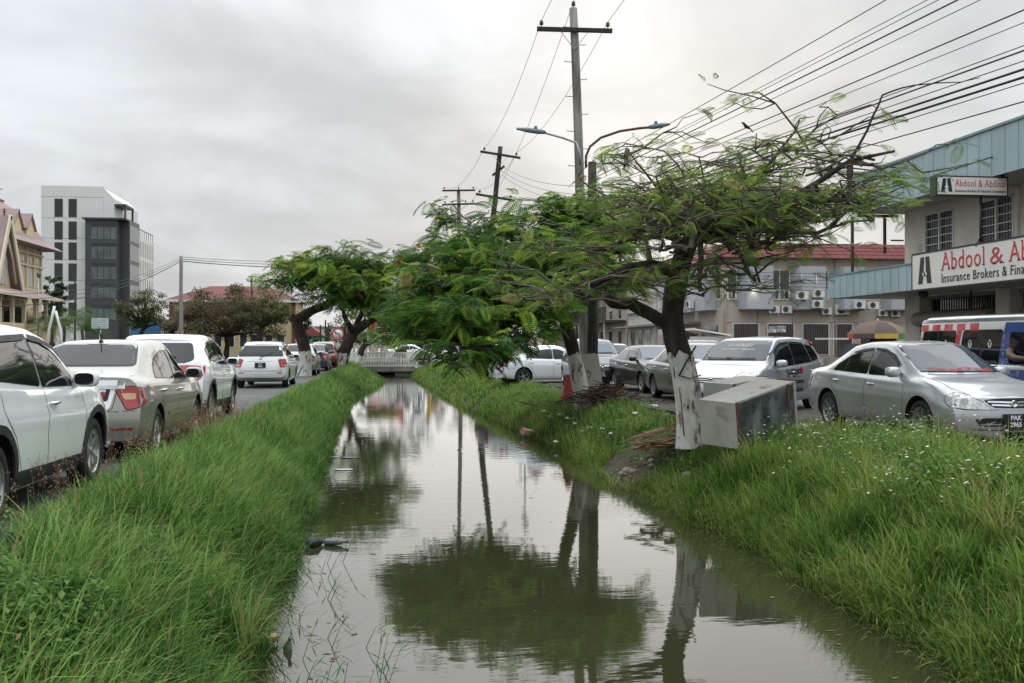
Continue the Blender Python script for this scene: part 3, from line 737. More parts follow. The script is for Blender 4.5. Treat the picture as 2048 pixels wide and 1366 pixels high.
# ---- body shapes. x runs from rear bumper (-L/2) to front bumper (+L/2)
def spec_sedan(L=4.55, W=1.695, H=1.47, wb=2.7, fo=.93, wr=.305, trunk=1.02, hood=.90):
    x0, x1 = -L / 2, L / 2; fa = x1 - fo; ra = fa - wb
    return dict(L=L, W=W, H=H, wr=wr, fa=fa, ra=ra, x0=x0, x1=x1,
        top=[(x0, trunk - .04), (x0 + .06, trunk - .015), (x0 + .45, trunk + .015), (x0 + .62, trunk + .06), (x0 + 1.32, H - .06), (x0 + 1.75, H - .005), (x0 + 2.3, H), (x1 - 1.95, H - .05), (x1 - 1.12, hood + .06), (x1 - .98, hood + .01), (x1 - .5, hood - .07), (x1 - .15, hood - .17), (x1, hood - .24)],
        shoulder=[(x0, .92), (x0 + .5, .955), (x0 + 1.2, .945), (x1 - 1.3, .885), (x1 - .9, hood - .03), (x1 - .4, hood - .14), (x1, hood - .27)],
        bottom=[(x0, .27), (x0 + .3, .22), (x0 + .8, .19), (x1 - .8, .18), (x1 - .25, .2), (x1, .22)],
        width=[(x0, W / 2 - .06), (x0 + .18, W / 2 - .012), (x0 + .7, W / 2), (x1 - .7, W / 2), (x1 - .22, W / 2 - .02), (x1, W / 2 - .07)],
        topw=[(x0, W / 2 - .14), (x0 + .6, W / 2 - .16), (x0 + 1.3, W / 2 - .26), (x0 + 2, W / 2 - .24), (x1 - 1.95, W / 2 - .235), (x1 - 1.15, W / 2 - .13), (x1 - .5, W / 2 - .16), (x1, W / 2 - .22)],
        flean=[(.2, .05), (.35, .0), (.5, .0), (.68, .05), (.9, .22)], rlean=[(.25, .06), (.42, .0), (.6, .0), (.75, .04), (.95, .07), (1.1, .09)], rlen=.6)
def spec_hatch(L=4.3, W=1.77, H=1.6, wb=2.61, fo=.87, wr=.335, hood=1.0, belt=1.0, cl=.2, rake=.42, tail=1.0):
    x0, x1 = -L / 2, L / 2; fa = x1 - fo; ra = fa - wb
    return dict(L=L, W=W, H=H, wr=wr, fa=fa, ra=ra, x0=x0, x1=x1,
        top=[(x0, H - .10), (x0 + .4, H - .06), (x0 + 1.0, H - .01), (x0 + 1.6, H), (x1 - 2.05, H - .035), (x1 - 1.75, H - .10), (x1 - 1.0, hood + .07), (x1 - .85, hood + .015), (x1 - .4, hood - .07), (x1 - .1, hood - .17), (x1, hood - .24)],
        shoulder=[(x0, belt + .06), (x0 + .8, belt + .05), (x0 + 1.6, belt), (x1 - 1.3, belt - .05), (x1 - .9, hood - .03), (x1 - .4, hood - .13), (x1, hood - .28)],
        bottom=[(x0, .36), (x0 + .3, cl + .06), (x0 + .8, cl), (x1 - .8, cl), (x1 - .25, cl + .03), (x1, cl + .07)],
        width=[(x0, W / 2 - .07), (x0 + .2, W / 2 - .012), (x0 + .7, W / 2), (x1 - .7, W / 2), (x1 - .22, W / 2 - .02), (x1, W / 2 - .08)],
        topw=[(x0, W / 2 - .27), (x0 + .6, W / 2 - .24), (x0 + 1.6, W / 2 - .225), (x1 - 1.95, W / 2 - .225), (x1 - 1.05, W / 2 - .13), (x1 - .5, W / 2 - .17), (x1, W / 2 - .24)],
        flean=[(.2, .06), (.4, .0), (.55, .0), (.75, .05), (1.0, .2)], rlean=[(.3, .07), (.48, .0), (.72, .0), (.95, .07), (1.1, .13), (H - .15, rake - .02), (H, rake)], rlen=1.05, rb1=.07, rb2=.13)
def cpoly(view, poly):
    s = 1 if view in ('BR', 'FL') else -1
    return [(s * a, b) for a, b in poly]
def mir(poly): return [(-a, b) for a, b in poly]
def sedan(name, loc, rz, label, pm_, sp=None, rim='five', plate=None, rear_plate=None, head=None, detail=True, grille='bars', side_glass=None, screen=None, tail=REDL, moulding=True, spoiler=False, group=None, fog=True, antenna=False, trunk_m=None):
    sp = sp or spec_sedan(); c = Car(sp); place(c, name, loc, rz, label, 'car', group); x0, x1, W_, H = sp['x0'], sp['x1'], sp['W'], sp['H']; hw = W_ / 2
    sg = side_glass or GLASS; sc = screen or SCREEN
    link('body', c.body_mesh(pm_), None, c.root); xb = x1 - 2.42 * sp['L'] / 4.55
    fw = [(x1 - 1.44, .935), (x1 - 1.78, 1.165), (x1 - 2.08, H - .185), (xb + .035, H - .155), (xb + .035, .945)]
    rw = [(xb - .035, .95), (xb - .035, H - .155), (x0 + 1.8, H - .175), (x0 + 1.42, 1.225), (x0 + 1.1, 1.085), (x0 + 1.02, .985)]
    for v in ('R', 'L'):
        window(c, v, fw, sg); window(c, v, rw, sg)
        c.line('window_bar', v, [(x0 + 1.42, .975), (x0 + 1.42, 1.215)], BLACK, .022, .008)
        seams(c, v, [[(x1 - 1.36, .9), (x1 - 1.33, .62), (x1 - 1.36, .25)], [(xb, H - .16), (xb - .005, .6), (xb + .01, .24)], [(x0 + .98, .97), (x0 + 1.02, .78), (x0 + 1.22, .62), (x0 + 1.42, .28)], [(x1 - 1.36, .235), (x0 + 1.4, .235)]])
        for xx, zz in ((xb + .17, .80), (x0 + 1.22, .825)): handle_part(c, v, xx, zz, pm_ if not detail else CHROME)
        if moulding: c.line('side_moulding', v, [(x1 - 1.3, .47), (x0 + 1.5, .5)], pm_, .045, .012)
    for sd in (1, -1): mirror_part(c, sd, x1 - 1.5, .95, pm_)
    wb, wt = hw - .2, hw - .33
    c.patch('screen_trim', 'F', [(-wb - .03, sp['top'][8][1] + .01), (wb + .03, sp['top'][8][1] + .01), (wt + .03, H - .06), (-wt - .03, H - .06)], BLACK, .002, rnd=.06)
    c.patch('windscreen', 'F', [(-wb, sp['top'][8][1] + .03), (wb, sp['top'][8][1] + .03), (wt, H - .075), (-wt, H - .075)], sc, .005, rnd=.06, cell=.05)
    zb = sp['top'][3][1] + .03
    c.patch('screen_trim', 'B', [(-hw + .24, zb - .015), (hw - .24, zb - .015), (hw - .36, H - .065), (-hw + .36, H - .065)], BLACK, .002, rnd=.06)
    c.patch('rear_window', 'B', [(-hw + .27, zb), (hw - .27, zb), (hw - .385, H - .078), (-hw + .385, H - .078)], sg, .005, rnd=.06, cell=.05)
    wiper(c, 'F', [(.52, .985), (.1, .99), (-.1, .995)]); wiper(c, 'F', [(-.02, .982), (-.4, .99), (-.55, 1.0)])
    hz = sp['top'][-1][1]                                      # nose height
    hl = head or [(-.16, hz + .035), (-.1, hz - .09), (.1, hz - .13), (.33, hz - .13), (.2, hz - .02), (.0, hz + .06)]
    for v in ('FR', 'FL'):
        c.patch('headlight_rim', v, cpoly(v, inset(hl, -.015)), BLACK, .003, rnd=.04)
        h = c.patch('headlight', v, cpoly(v, hl), CLEARL, .009, rnd=.03)
        ctr = c.hit(v, cpoly(v, [(.04, 0)])[0][0], hz - .06); p = ctr[0] + ctr[1] * .006
        bl = MB(); fx, fy = frame_of(ctr[1]); bl.add([p + (fx * math.cos(a) + fy * math.sin(a)) * .05 + ctr[1] * .008 for a in np.linspace(0, 6.283, 15)[:-1]], [tuple(range(14))]); bl.build('lens', pm('lamp_lens', (.35, .36, .36), .08, .8), h)
        if fog: c.patch('turn_light', v, cpoly(v, inset([(-.19, hz - .0), (-.165, hz - .1), (-.1, hz - .08), (-.13, hz + .02)], .004)), AMBERL, .010, rnd=.02)
    gz = hz - .04
    if grille == 'wing':
        c.patch('grille', 'F', [(-.42, gz + .005), (-.3, gz - .105), (.3, gz - .105), (.42, gz + .005), (.2, gz + .03), (-.2, gz + .03)], BLACK, .004, rnd=.03)
        for dz, ww in ((-.012, .37), (-.055, .32)):
            c.line('grille_bar', 'F', [(-ww, gz + dz - .005), (0, gz + dz - .018), (ww, gz + dz - .005)], CHROME, .022, .012)
        c.line('grille_bar', 'F', [(-.44, gz + .0), (-.31, gz - .108), (0, gz - .122), (.31, gz - .108), (.44, gz + .0)], pm_, .018, .012)
    else:
        c.patch('grille', 'F', [(-.36, gz + .0), (-.32, gz - .09), (.32, gz - .09), (.36, gz + .0)], BLACK, .004, rnd=.02)
        for dz in (-.03, -.06): c.line('grille_bar', 'F', [(-.33, gz + dz), (.33, gz + dz)], CHROME if grille == 'bars' else BLACK, .012, .01)
    p, n, d = c.hit('F', 0, gz - .045); em = MB(); em.lathe([(.048, 0), (.05, .012), (.036, .016), (.034, .006), (.001, .006)], 20, 'x', (p.x + .012, 0, p.z)); em.build('emblem', CHROME, c.root)
    c.patch('air_intake', 'F', [(-.56, .40), (-.48, .30), (.48, .30), (.56, .40), (.4, .415), (-.4, .415)], BLACK, .003, rnd=.03)
    c.line('bumper_line', 'F', [(-.6, .262), (-.3, .25), (.3, .25), (.6, .262)], BLACK, .014, .003)
    c.line('bumper_line', 'F', [(-.7, hz - .155), (0, hz - .16), (.7, hz - .155)], SEAM, .007)
    c.line('bonnet_seam', 'T', [(x1 - 1.1, hw - .17), (x1 - .5, hw - .2), (x1 - .27, hw - .3)]); c.line('bonnet_seam', 'T', [(x1 - 1.1, -hw + .17), (x1 - .5, -hw + .2), (x1 - .27, -hw + .3)])
    if plate: plate_part(c, 'F', 0, .37, plate)
    # tail
    tz = .80
    tl = [(-.20, tz + .07), (-.19, tz - .09), (.0, tz - .15), (.09, tz - .16), (.12, tz - .05), (.18, tz + .10), (.0, tz + .11)]
    for v in ('BR', 'BL'):
        c.patch('tail_light_rim', v, cpoly(v, inset(tl, -.012)), BLACK, .002, rnd=.03)
        t = c.patch('tail_light', v, cpoly(v, tl), tail, .007, rnd=.03)
        c.patch('reversing_lens', v, cpoly(v, [(-.03, tz + .03), (-.03, tz - .045), (.09, tz - .045), (.125, tz + .03)]), AMBERL, .010, t, rnd=.02)
        c.patch('reflector', v, cpoly(v, [(.02, .425), (.02, .40), (.24, .40), (.24, .425)]), REDL, .006)
    c.line('boot_seam', 'B', [(-.56, .98), (-.5, .66), (-.42, .60), (.42, .60), (.5, .66), (.56, .98)])
    if trunk_m:
        c.patch('boot_lid', 'B', [(-.55, .985), (-.47, .665), (-.41, .612), (.41, .612), (.47, .665), (.55, .985)], trunk_m, .0035, rnd=.02)
        c.patch('boot_lid', 'T', [(x0 + .1, -.62), (x0 + .46, -.66), (x0 + .46, .66), (x0 + .1, .62)], trunk_m, .0035, rnd=.03)
    c.line('bumper_line', 'B', [(-.74, .625), (0, .6), (.74, .625)], SEAM, .007)
    c.line('boot_strip', 'B', [(-.42, .86), (.42, .86)], CHROME, .03, .016)
    if rear_plate: plate_part(c, 'B', 0, .76, rear_plate, .33, .16, .07)
    ex = MB(); ex.tube([(x0 - .01, -.45, .24), (x0 + .25, -.45, .26)], .028, 10); ex.build('exhaust_pipe', STEEL, c.root)
    if antenna:
        p, n, d = c.hit('T', x0 + 1.45, 0); an = MB(); an.sph((p.x, 0, p.z + .01), .035, 10, 6, (1.3, .8, .7)); an.tube([(p.x, 0, p.z + .01), (p.x - .1, 0, p.z + .2)], [.009, .006], 6); an.build('aerial', BLACK, c.root)
    add_wheels(c, rim); return c
def hatch(name, loc, rz, label, pm_, sp, rim='five', plate=None, rear_plate=None, clad=False, style='crossover', side_glass=None, screen=None, tailtype='wedge', moulding=False, group=None, cat='car', visors=True, mirror_m=None):
    c = Car(sp); place(c, name, loc, rz, label, cat, group); x0, x1, W_, H = sp['x0'], sp['x1'], sp['W'], sp['H']; hw = W_ / 2; belt = sp['shoulder'][2][1]
    sg = side_glass or GLASS; sc = screen or SCREEN
    link('body', c.body_mesh(pm_), None, c.root); xb = x1 - 2.33 * sp['L'] / 4.3
    hd = sp['top'][7][1] - .015
    fw = [(x1 - 1.32, belt - .01), (x1 - 1.62, H - .315), (x1 - 1.95, H - .19), (xb + .035, H - .16), (xb + .035, belt + .015)]
    if style == 'crossover': rw = [(xb - .035, belt + .02), (xb - .035, H - .16), (x0 + 1.2, H - .185), (x0 + .78, H - .30), (x0 + .86, belt + .11)]; qw = None
    else: rw = [(xb - .035, belt + .02), (xb - .035, H - .16), (x0 + 1.22, H - .175), (x0 + 1.02, belt + .07)]; qw = [(x0 + .95, belt + .085), (x0 + 1.14, H - .18), (x0 + .68, H - .225), (x0 + .52, H - .3), (x0 + .5, belt + .13)]
    for v in ('R', 'L'):
        window(c, v, fw, sg); window(c, v, rw, sg)
        if qw: window(c, v, qw, sg)
        seams(c, v, [[(x1 - 1.3, belt - .06), (x1 - 1.22, .65), (x1 - 1.3, .33)], [(xb, H - .165), (xb - .005, .62), (xb + .02, .33)], [(x0 + .95, belt + .03), (x0 + .98, .85), (x0 + 1.2, .68), (x0 + 1.36, .38)]])
        handle_part(c, v, xb + .17, belt - .135, CHROME)
        if style != 'crossover': handle_part(c, v, x0 + 1.12, belt - .12, CHROME)
        if clad:
            for ax, a0, a1 in ((sp['fa'], -.18, math.pi + .25), (sp['ra'], -.25, math.pi + .18)):
                r1 = sp['wr'] * sp.get('arch', 1.15) - .008; r2 = r1 + .07; A = np.linspace(a0, a1, 15); z0 = sp['wr'] + .012
                for k in range(14):
                    q = [(ax + r1 * math.cos(A[k]), z0 + r1 * math.sin(A[k])), (ax + r2 * math.cos(A[k]), z0 + r2 * math.sin(A[k])), (ax + r2 * math.cos(A[k + 1]), z0 + r2 * math.sin(A[k + 1])), (ax + r1 * math.cos(A[k + 1]), z0 + r1 * math.sin(A[k + 1]))]
                    q = [(a, max(b, .2)) for a, b in q]; c.patch('arch_cladding', v, q, CLAD, .01, cell=.2)
            c.patch('sill_cladding', v, [(sp['fa'] - sp['wr'] * 1.28, .24), (sp['ra'] + sp['wr'] * 1.28, .24), (sp['ra'] + sp['wr'] * 1.3, .40), (sp['fa'] - sp['wr'] * 1.3, .37)], CLAD, .012, rnd=.02)
        if moulding: c.line('side_moulding', v, [(x1 - 1.2, .5), (x0 + 1.45, .52)], pm_, .05, .012)
        if visors:
            c.line('window_visor', v, [(x1 - 1.50, H - .36), (x1 - 1.72, H - .24), (x1 - 1.98, H - .172), (xb + .03, H - .142)], BLACK, .05, .02)
            c.line('window_visor', v, [(xb - .03, H - .142), (x0 + 1.28, H - .165)], BLACK, .05, .02)
    for sd in (1, -1): mirror_part(c, sd, x1 - 1.42, belt + .0, mirror_m or pm_)
    wb, wt = hw - .17, hw - .27; wz = hd + .1
    c.patch('screen_trim', 'F', [(-wb - .03, wz - .02), (wb + .03, wz - .02), (wt + .03, H - .085), (-wt - .03, H - .085)], BLACK, .002, rnd=.06)
    c.patch('windscreen', 'F', [(-wb, wz), (wb, wz), (wt, H - .10), (-wt, H - .10)], sc, .005, rnd=.06, cell=.05)
    wiper(c, 'F', [(.5, wz + .01), (.1, wz + .015), (-.12, wz + .02)]); wiper(c, 'F', [(-.02, wz + .008), (-.4, wz + .015), (-.56, wz + .025)])
    # tailgate
    g0 = belt + .09
    if tailtype == 'wagon':
        c.patch('rear_window', 'B', [(-hw + .13, g0 - .02), (hw - .13, g0 - .02), (hw - .23, H - .15), (-hw + .23, H - .15)], sg, .006, rnd=.07)
        c.line('tailgate_seam', 'B', [(-hw + .1, g0 - .02), (-hw + .2, .60), (-hw + .28, .56), (hw - .28, .56), (hw - .2, .60), (hw - .1, g0 - .02)]); c.line('boot_strip', 'B', [(-.42, .90), (.42, .90)], CHROME, .03, .015)
        tp = [(-.15, .98), (-.15, .74), (.0, .71), (.13, .72), (.15, .96), (.05, .99)]
    else:
        c.patch('rear_window', 'B', [(-hw + .22, g0 + .02), (-hw + .35, g0 - .03), (hw - .35, g0 - .03), (hw - .22, g0 + .02), (hw - .3, H - .17), (-hw + .3, H - .17)], sg, .006, rnd=.06)
        c.line('tailgate_seam', 'B', [(-hw + .2, g0 - .02), (-hw + .2, .66), (-hw + .3, .56), (hw - .3, .56), (hw - .2, .66), (hw - .2, g0 - .02)])
        tp = [(-.2, 1.0), (-.15, .9), (.02, .76), (.17, .79), (.42, .93), (.42, 1.02), (.1, 1.03)]
    tp = [(a, b + (belt - 1.0) * .8) for a, b in tp]
    for v in ('BR', 'BL'):
        t = c.patch('tail_light', v, cpoly(v, tp), REDL, .008, rnd=.03)
        lens = [(.0, .86), (.02, .78), (.15, .80), (.3, .90), (.28, .93)] if tailtype != 'wagon' else [(-.04, .80), (-.04, .74), (.09, .74), (.09, .80)]
        c.patch('reversing_lens', v, cpoly(v, [(a, b + (belt - 1.0) * .8) for a, b in lens]), pm('pink_lens', (.5, .33, .32), .15, coat=1), .012, t, rnd=.02)
    c.patch('brake_light', 'B', [(-.2, H - .105), (.2, H - .105), (.2, H - .085), (-.2, H - .085)], REDL, .006)
    wiper(c, 'B', [(.0, g0 - .04), (-.2, g0 + .01), (-.36, g0 + .07)])
    p, n, d = c.hit('B', 0, .985 + belt - 1.0); em = MB(); em.lathe([(.045, 0), (.048, .012), (.034, .016), (.032, .006), (.001, .006)], 18, 'x', (p.x - .014, 0, p.z)); em.build('emblem', CHROME, c.root)
    if rear_plate: plate_part(c, 'B', 0, .79 + belt - 1, rear_plate, .34, .17, .07)
    if clad: c.patch('bumper_cladding', 'B', [(-hw + .05, .30), (hw - .05, .30), (hw - .05, .45), (-hw + .05, .45)], CLAD, .008)
    else: c.line('bumper_line', 'B', [(-hw + .06, .575), (0, .56), (hw - .06, .575)])
    for v in ('BR', 'BL'): c.patch('reflector', v, cpoly(v, [(.06, .52), (.06, .49), (.2, .49), (.2, .52)]), REDL, .006)
    # face
    hz = sp['top'][-1][1]; hl = [(-.17, hz + .06), (-.08, hz - .06), (.12, hz - .09), (.33, hz - .09), (.2, hz + .02), (.0, hz + .1)]
    for v in ('FR', 'FL'):
        c.patch('headlight_rim', v, cpoly(v, inset(hl, -.014)), BLACK, .003, rnd=.04)
        c.patch('headlight', v, cpoly(v, hl), CLEARL, .009, rnd=.03)
    c.patch('grille', 'F', [(-.4, hz - .01), (-.36, hz - .11), (.36, hz - .11), (.4, hz - .01)], BLACK, .004, rnd=.02)
    for dz in (-.04, -.08): c.line('grille_bar', 'F', [(-.38, hz + dz), (.38, hz + dz)], CHROME, .014, .01)
    p, n, d = c.hit('F', 0, hz - .06); em = MB(); em.lathe([(.05, 0), (.052, .012), (.038, .016), (.036, .006), (.001, .006)], 18, 'x', (p.x + .012, 0, p.z)); em.build('emblem', CHROME, c.root)
    c.patch('air_intake', 'F', [(-.6, .46), (-.5, .32), (.5, .32), (.6, .46)], BLACK, .003, rnd=.03)
    if plate: plate_part(c, 'F', 0, .47, plate)
    add_wheels(c, rim); return c
PW = paint('paint_white', (.80, .81, .81), .0, .28); PW2 = paint('paint_cool_white', (.77, .80, .81), .0, .28)
PGOLD = paint('paint_champagne', (.31, .31, .275), .5, .36); PSIL = paint('paint_silver', (.49, .505, .52), .55, .33)
PSILB = paint('paint_silver_blue', (.48, .50, .54), .5, .33); PBRN = paint('paint_brown', (.035, .028, .026), .3, .35); PGRN = paint('paint_grey_green', (.25, .265, .245), .55, .36)
PDRK = paint('paint_graphite', (.045, .048, .052), .5, .33); PRED = paint('paint_dark_red', (.16, .02, .022), .2, .3); PBLU = paint('paint_dark_blue', (.05, .065, .09), .4, .3); PBLK = paint('paint_black', (.015, .016, .018), .2, .25)
HRV = lambda: spec_hatch(4.3, 1.77, 1.605, 2.61, .87, .34, 1.04, 1.03, .22, .52)
UP = R(90); DN = R(-90); ROW = 'cars parked along the left street'; ROW2 = 'cars parked along the canal on the right'
def car_list():
    sp = HRV(); hatch('parked_car', (-3.70, 10.45 - sp['fa'], 0), UP, 'white crossover with black sill cladding, cut off by the left edge', PW2, sp, 'five', None, None, True, group=ROW)
    sp = spec_sedan(4.5, 1.70, 1.48, 2.65, .92, .305, 1.06, .93)
    g = sedan('parked_car', (-3.61, 13.07 - sp['ra'], 0), UP, 'champagne silver saloon with white boot lid and roof aerial', PGOLD, sp, 'six', antenna=True, trunk_m=PW, group=ROW)
    g.line('boot_strip', 'B', [(-.62, .90), (.5, .90)], CHROME, .04, .02)
    g.patch('boot_badge', 'B', [(-.47, .885), (-.30, .885), (-.33, .74), (-.44, .74)], BLACK, .008, rnd=.02)
    rose = MB(); p, n, d = g.hit('B', -.385, .81)
    for k in range(7): a = k * .9; rose.sph((p.x - .014, -.385 + .026 * math.cos(a) * (k > 0), .815 + .026 * math.sin(a) * (k > 0)), .016, 6, 4, (.4, 1, 1))
    rose.build('badge_flower', REDL, g.root)
    sp = HRV(); hatch('parked_car', (-3.84, 18.35 - sp['ra'], 0), UP, 'white crossover parked ahead of the champagne saloon', PW2, sp, 'five', None, ['PVV', '6040'], True, group=ROW)
    sp = spec_hatch(4.36, 1.695, 1.525, 2.6, .88, .305, .98, .96, .19, .40)
    hatch('parked_car', (-3.81, 33.6 - sp['ra'], 0), UP, 'white estate car seen from behind with black number plate', PW, sp, 'five', None, ['PYY', '4836'], False, 'wagon', tailtype='wagon', group=ROW)
    sp = spec_sedan(); sedan('parked_car', (-3.75, 48.5, 0), UP, 'silver saloon behind the whitewashed trunk of the bent tree', PSIL, sp, 'five', rear_plate=['PTT', '5512'], group=ROW)
    sp = spec_sedan(); sedan('parked_car', (-3.55, 55.6, 0), UP, 'dark blue saloon just beyond the silver saloon by the bent tree', PBLU, sp, 'five', group=ROW)
    sp = spec_hatch(4.3, 1.72, 1.6, 2.6, .87, .32, 1.0, 1.0); hatch('parked_car', (-3.4, 62.5, 0), UP, 'dark red hatchback, farthest of the cars parked on the left', PRED, sp, 'five', group=ROW)
    # right hand side
    sp = spec_sedan(4.55, 1.695, 1.47, 2.7, .93, .31, 1.03, .93)
    hl = [(-.23, .69), (-.17, .57), (.05, .535), (.42, .525), (.30, .60), (.06, .715), (-.1, .75)]
    a = sedan('parked_car', (8.40, 13.35 + sp['fa'], 0), DN + R(2.2), 'silver saloon facing the camera with red lettering on its windscreen', PSIL, sp, 'seven', plate=['PAK', '2965'], head=hl, grille='wing', moulding=False, fog=False, group=ROW2, screen=glass_mat('screen_blue', (.05, .065, .08), .03, .55))
    me = text_mesh('YOU HAVE A GAL BUT I LUV YOU MORE', .062, .001, bold=.0012, spacing=1.12)
    V = []
    for v in me.vertices: p, n, d = a.hit('F', v.co.x * .80 + .0, 1.035 + v.co.y * .95 + .012 * math.sin(v.co.x * 9)); V.append(p + n * (.008 + v.co.z * .5))
    for v, q in zip(me.vertices, V): v.co = q
    link('screen_lettering', me, pm('red_sticker', (.62, .05, .05), .5), a.root)
    for v in ('R', 'L'):
        a.line('window_visor', v, [(sp['x1'] - 1.62, 1.09), (sp['x1'] - 1.85, 1.235), (sp['x1'] - 2.1, 1.315), (sp['x1'] - 2.4, 1.335)], BLACK, .04, .018); a.line('window_visor', v, [(sp['x1'] - 2.46, 1.335), (sp['x0'] + 1.85, 1.315), (sp['x0'] + 1.5, 1.27)], BLACK, .04, .018)
    # estate standing diagonally
    sp = spec_hatch(4.56, 1.745, 1.59, 2.75, .9, .315, 1.0, .97, .2, .34)
    an = R(43); h = Vector((-math.sin(an), -math.cos(an), 0)); lf = Vector((-h.y, h.x, 0)); fr = Vector((5.78, 19.45, 0)); ctr = fr - h * 2.28 + lf * .8725
    s = hatch('parked_car', ctr, math.atan2(h.y, h.x), 'silver estate car with white lettering across its windscreen, behind the dumped fridges', PSILB, sp, 'five', None, None, False, 'wagon', tailtype='wagon', group=ROW2)
    for txt, sz, z0, sx in (('SHERIFF', .125, 1.385, 1.0), ('SECURITY SERVICE', .065, 1.30, 1.0)):
        me = text_mesh(txt, sz, .001, bold=.003, spacing=1.05, shear=.1)
        for v in me.vertices: p, n, d = s.hit('F', v.co.x * 1.25 * sx, z0 + v.co.y * .62); v.co = p + n * .009
        link('screen_lettering', me, PLATEW, s.root)
    for txt, sz, x_, z0, mm in (('SHERIFF', .27, -.05, .80, BLACK), ('SECURITY SERVICE', .12, -.1, .62, BLACK), ('226-6666', .2, -.2, .46, BLACK)):
        me = text_mesh(txt, sz, .001, bold=.004)
        for v in me.vertices: p, n, d = s.hit('L', x_ - v.co.x, z0 + v.co.y * .85); v.co = p + n * .004
        link('door_lettering', me, mm, s.root)
    s.patch('door_badge', 'L', [(-.62, .86), (-.52, .97), (-.42, .9), (-.52, .78)], pm('badge_red', (.5, .03, .04), .4), .004)
    s.patch('roof_spoiler', 'T', [(sp['x0'] + .30, -.6), (sp['x0'] + .62, -.62), (sp['x0'] + .62, .62), (sp['x0'] + .30, .6)], pm('spoiler_red', (.42, .03, .035), .35, coat=1), .03, rnd=.03)
    for v in ('L', 'R'): s.line('red_pillar', v, [(sp['x0'] + .42, 1.47), (sp['x0'] + .28, 1.33), (sp['x0'] + .2, 1.16)], MATS['spoiler_red'], .09, .006)
    sp = spec_sedan(4.5, 1.7, 1.46, 2.6, .9, .30, 1.03, .92)
    gc = sedan('parked_car', (8.05, 24.2 + .35, 0), DN + R(1), 'grey green saloon half hidden by the whitewashed leaning trunk', PGRN, sp, 'seven', plate=['PJJ', '1180'], group=ROW2, screen=glass_mat('screen_pale', (.09, .12, .15), .03, .55))
    sp = spec_sedan(4.5, 1.7, 1.40, 2.6, .92, .30, 1.0, .90)
    sedan('parked_car', (8.25, 29.6, 0), DN + R(4), 'dark brown saloon facing the camera beside the heap of sticks', PBRN, sp, 'five', grille='dark', group=ROW2, side_glass=glass_mat('clearer_glass', (.06, .075, .08), .04, .5), screen=MATS['screen_pale'])
    sp = spec_hatch(4.2, 1.72, 1.62, 2.6, .86, .325, 1.03, 1.02, .2)
    hatch('parked_car', (7.15, 33.2, 0), DN - R(3), 'black hatchback facing the camera behind the leaning white slab', PDRK, sp, 'five', plate=['HB', '5778'], group=ROW2, screen=MATS['screen_pale'])
    sp = spec_sedan(4.5, 1.7, 1.46, 2.65, .92, .305, 1.03, .92); f = gnd(1048, 36.2); b = R(13)
    sedan('parked_car', (f.x - math.cos(b) * sp['ra'] - math.sin(b) * .85, f.y - math.sin(b) * sp['ra'] + math.cos(b) * .85, -.06), b, 'white saloon seen side on under the drooping branches', PW2, sp, 'twin', moulding=False, group=ROW2)
    sp = spec_hatch(4.2, 1.72, 1.55, 2.6, .86, .32, 1.0, 1.0); f = gnd(978, 42.5)
    hatch('parked_car', (f.x + 1.6, f.y + 1.6, -.05), R(28), 'graphite hatchback behind the white saloon', PDRK, sp, 'five', group=ROW2)
    for px, d, z, rz, lb, pt, kind in ((1404, 37, 0, DN, 'dark car on the far lane with only its roof and windscreen showing', PBLK, 'h'), (1228, 50, 0, DN, 'white car farther up the right street beyond the brown saloon', PW, 's'), (822, 92, 0, 0.0, 'white car passing on the cross street beyond the bridge', PW, 's'), (868, 94, 0, math.pi, 'dark car on the cross street beside the yellow digger', PDRK, 'h'), (905, 80, 0, DN, 'silver car waiting at the far end of the right street', PSIL, 's')):
        p = gnd(px, d, z); sp = spec_sedan() if kind == 's' else spec_hatch(4.3, 1.75, 1.62, 2.6, .87, .33, 1.04, 1.02)
        (sedan if kind == 's' else hatch)('car', p, rz, lb, pt, sp, 'five')
car_list()
# ================================================================== trees
BARK = pm('bark', (.030, .022, .017), .95, var=.4, scale=9, bump=1.0, bscale=26, col2=(.06, .048, .038), stretch=(1, 1, .35))
TWIG = pm('twig_bark', (.12, .098, .078), .9, var=.3, scale=12, col2=(.07, .055, .045))
LIME = pm('whitewash', (.58, .57, .53), .95, var=.16, scale=9, bump=1.0, bscale=22, col2=(.17, .14, .105), cut=(.53, .63), stretch=(1, 1, .45))
FLAME = leaf_mat('flame_leaf', (.013, .045, .013), (.060, .155, .024), (.26, .40, .05), .38)
FLAME2 = leaf_mat('flame_leaf_sparse', (.03, .065, .018), (.08, .15, .03), (.25, .36, .055), .45)
RAIN = leaf_mat('rain_tree_leaf', (.03, .045, .018), (.085, .105, .036), (.15, .16, .06), .35)
RUSTY = leaf_mat('rusty_leaf', (.05, .042, .024), (.11, .085, .05), (.15, .15, .06), .35)
EVER = leaf_mat('evergreen_leaf', (.012, .032, .014), (.032, .068, .022), (.075, .12, .035), .3)
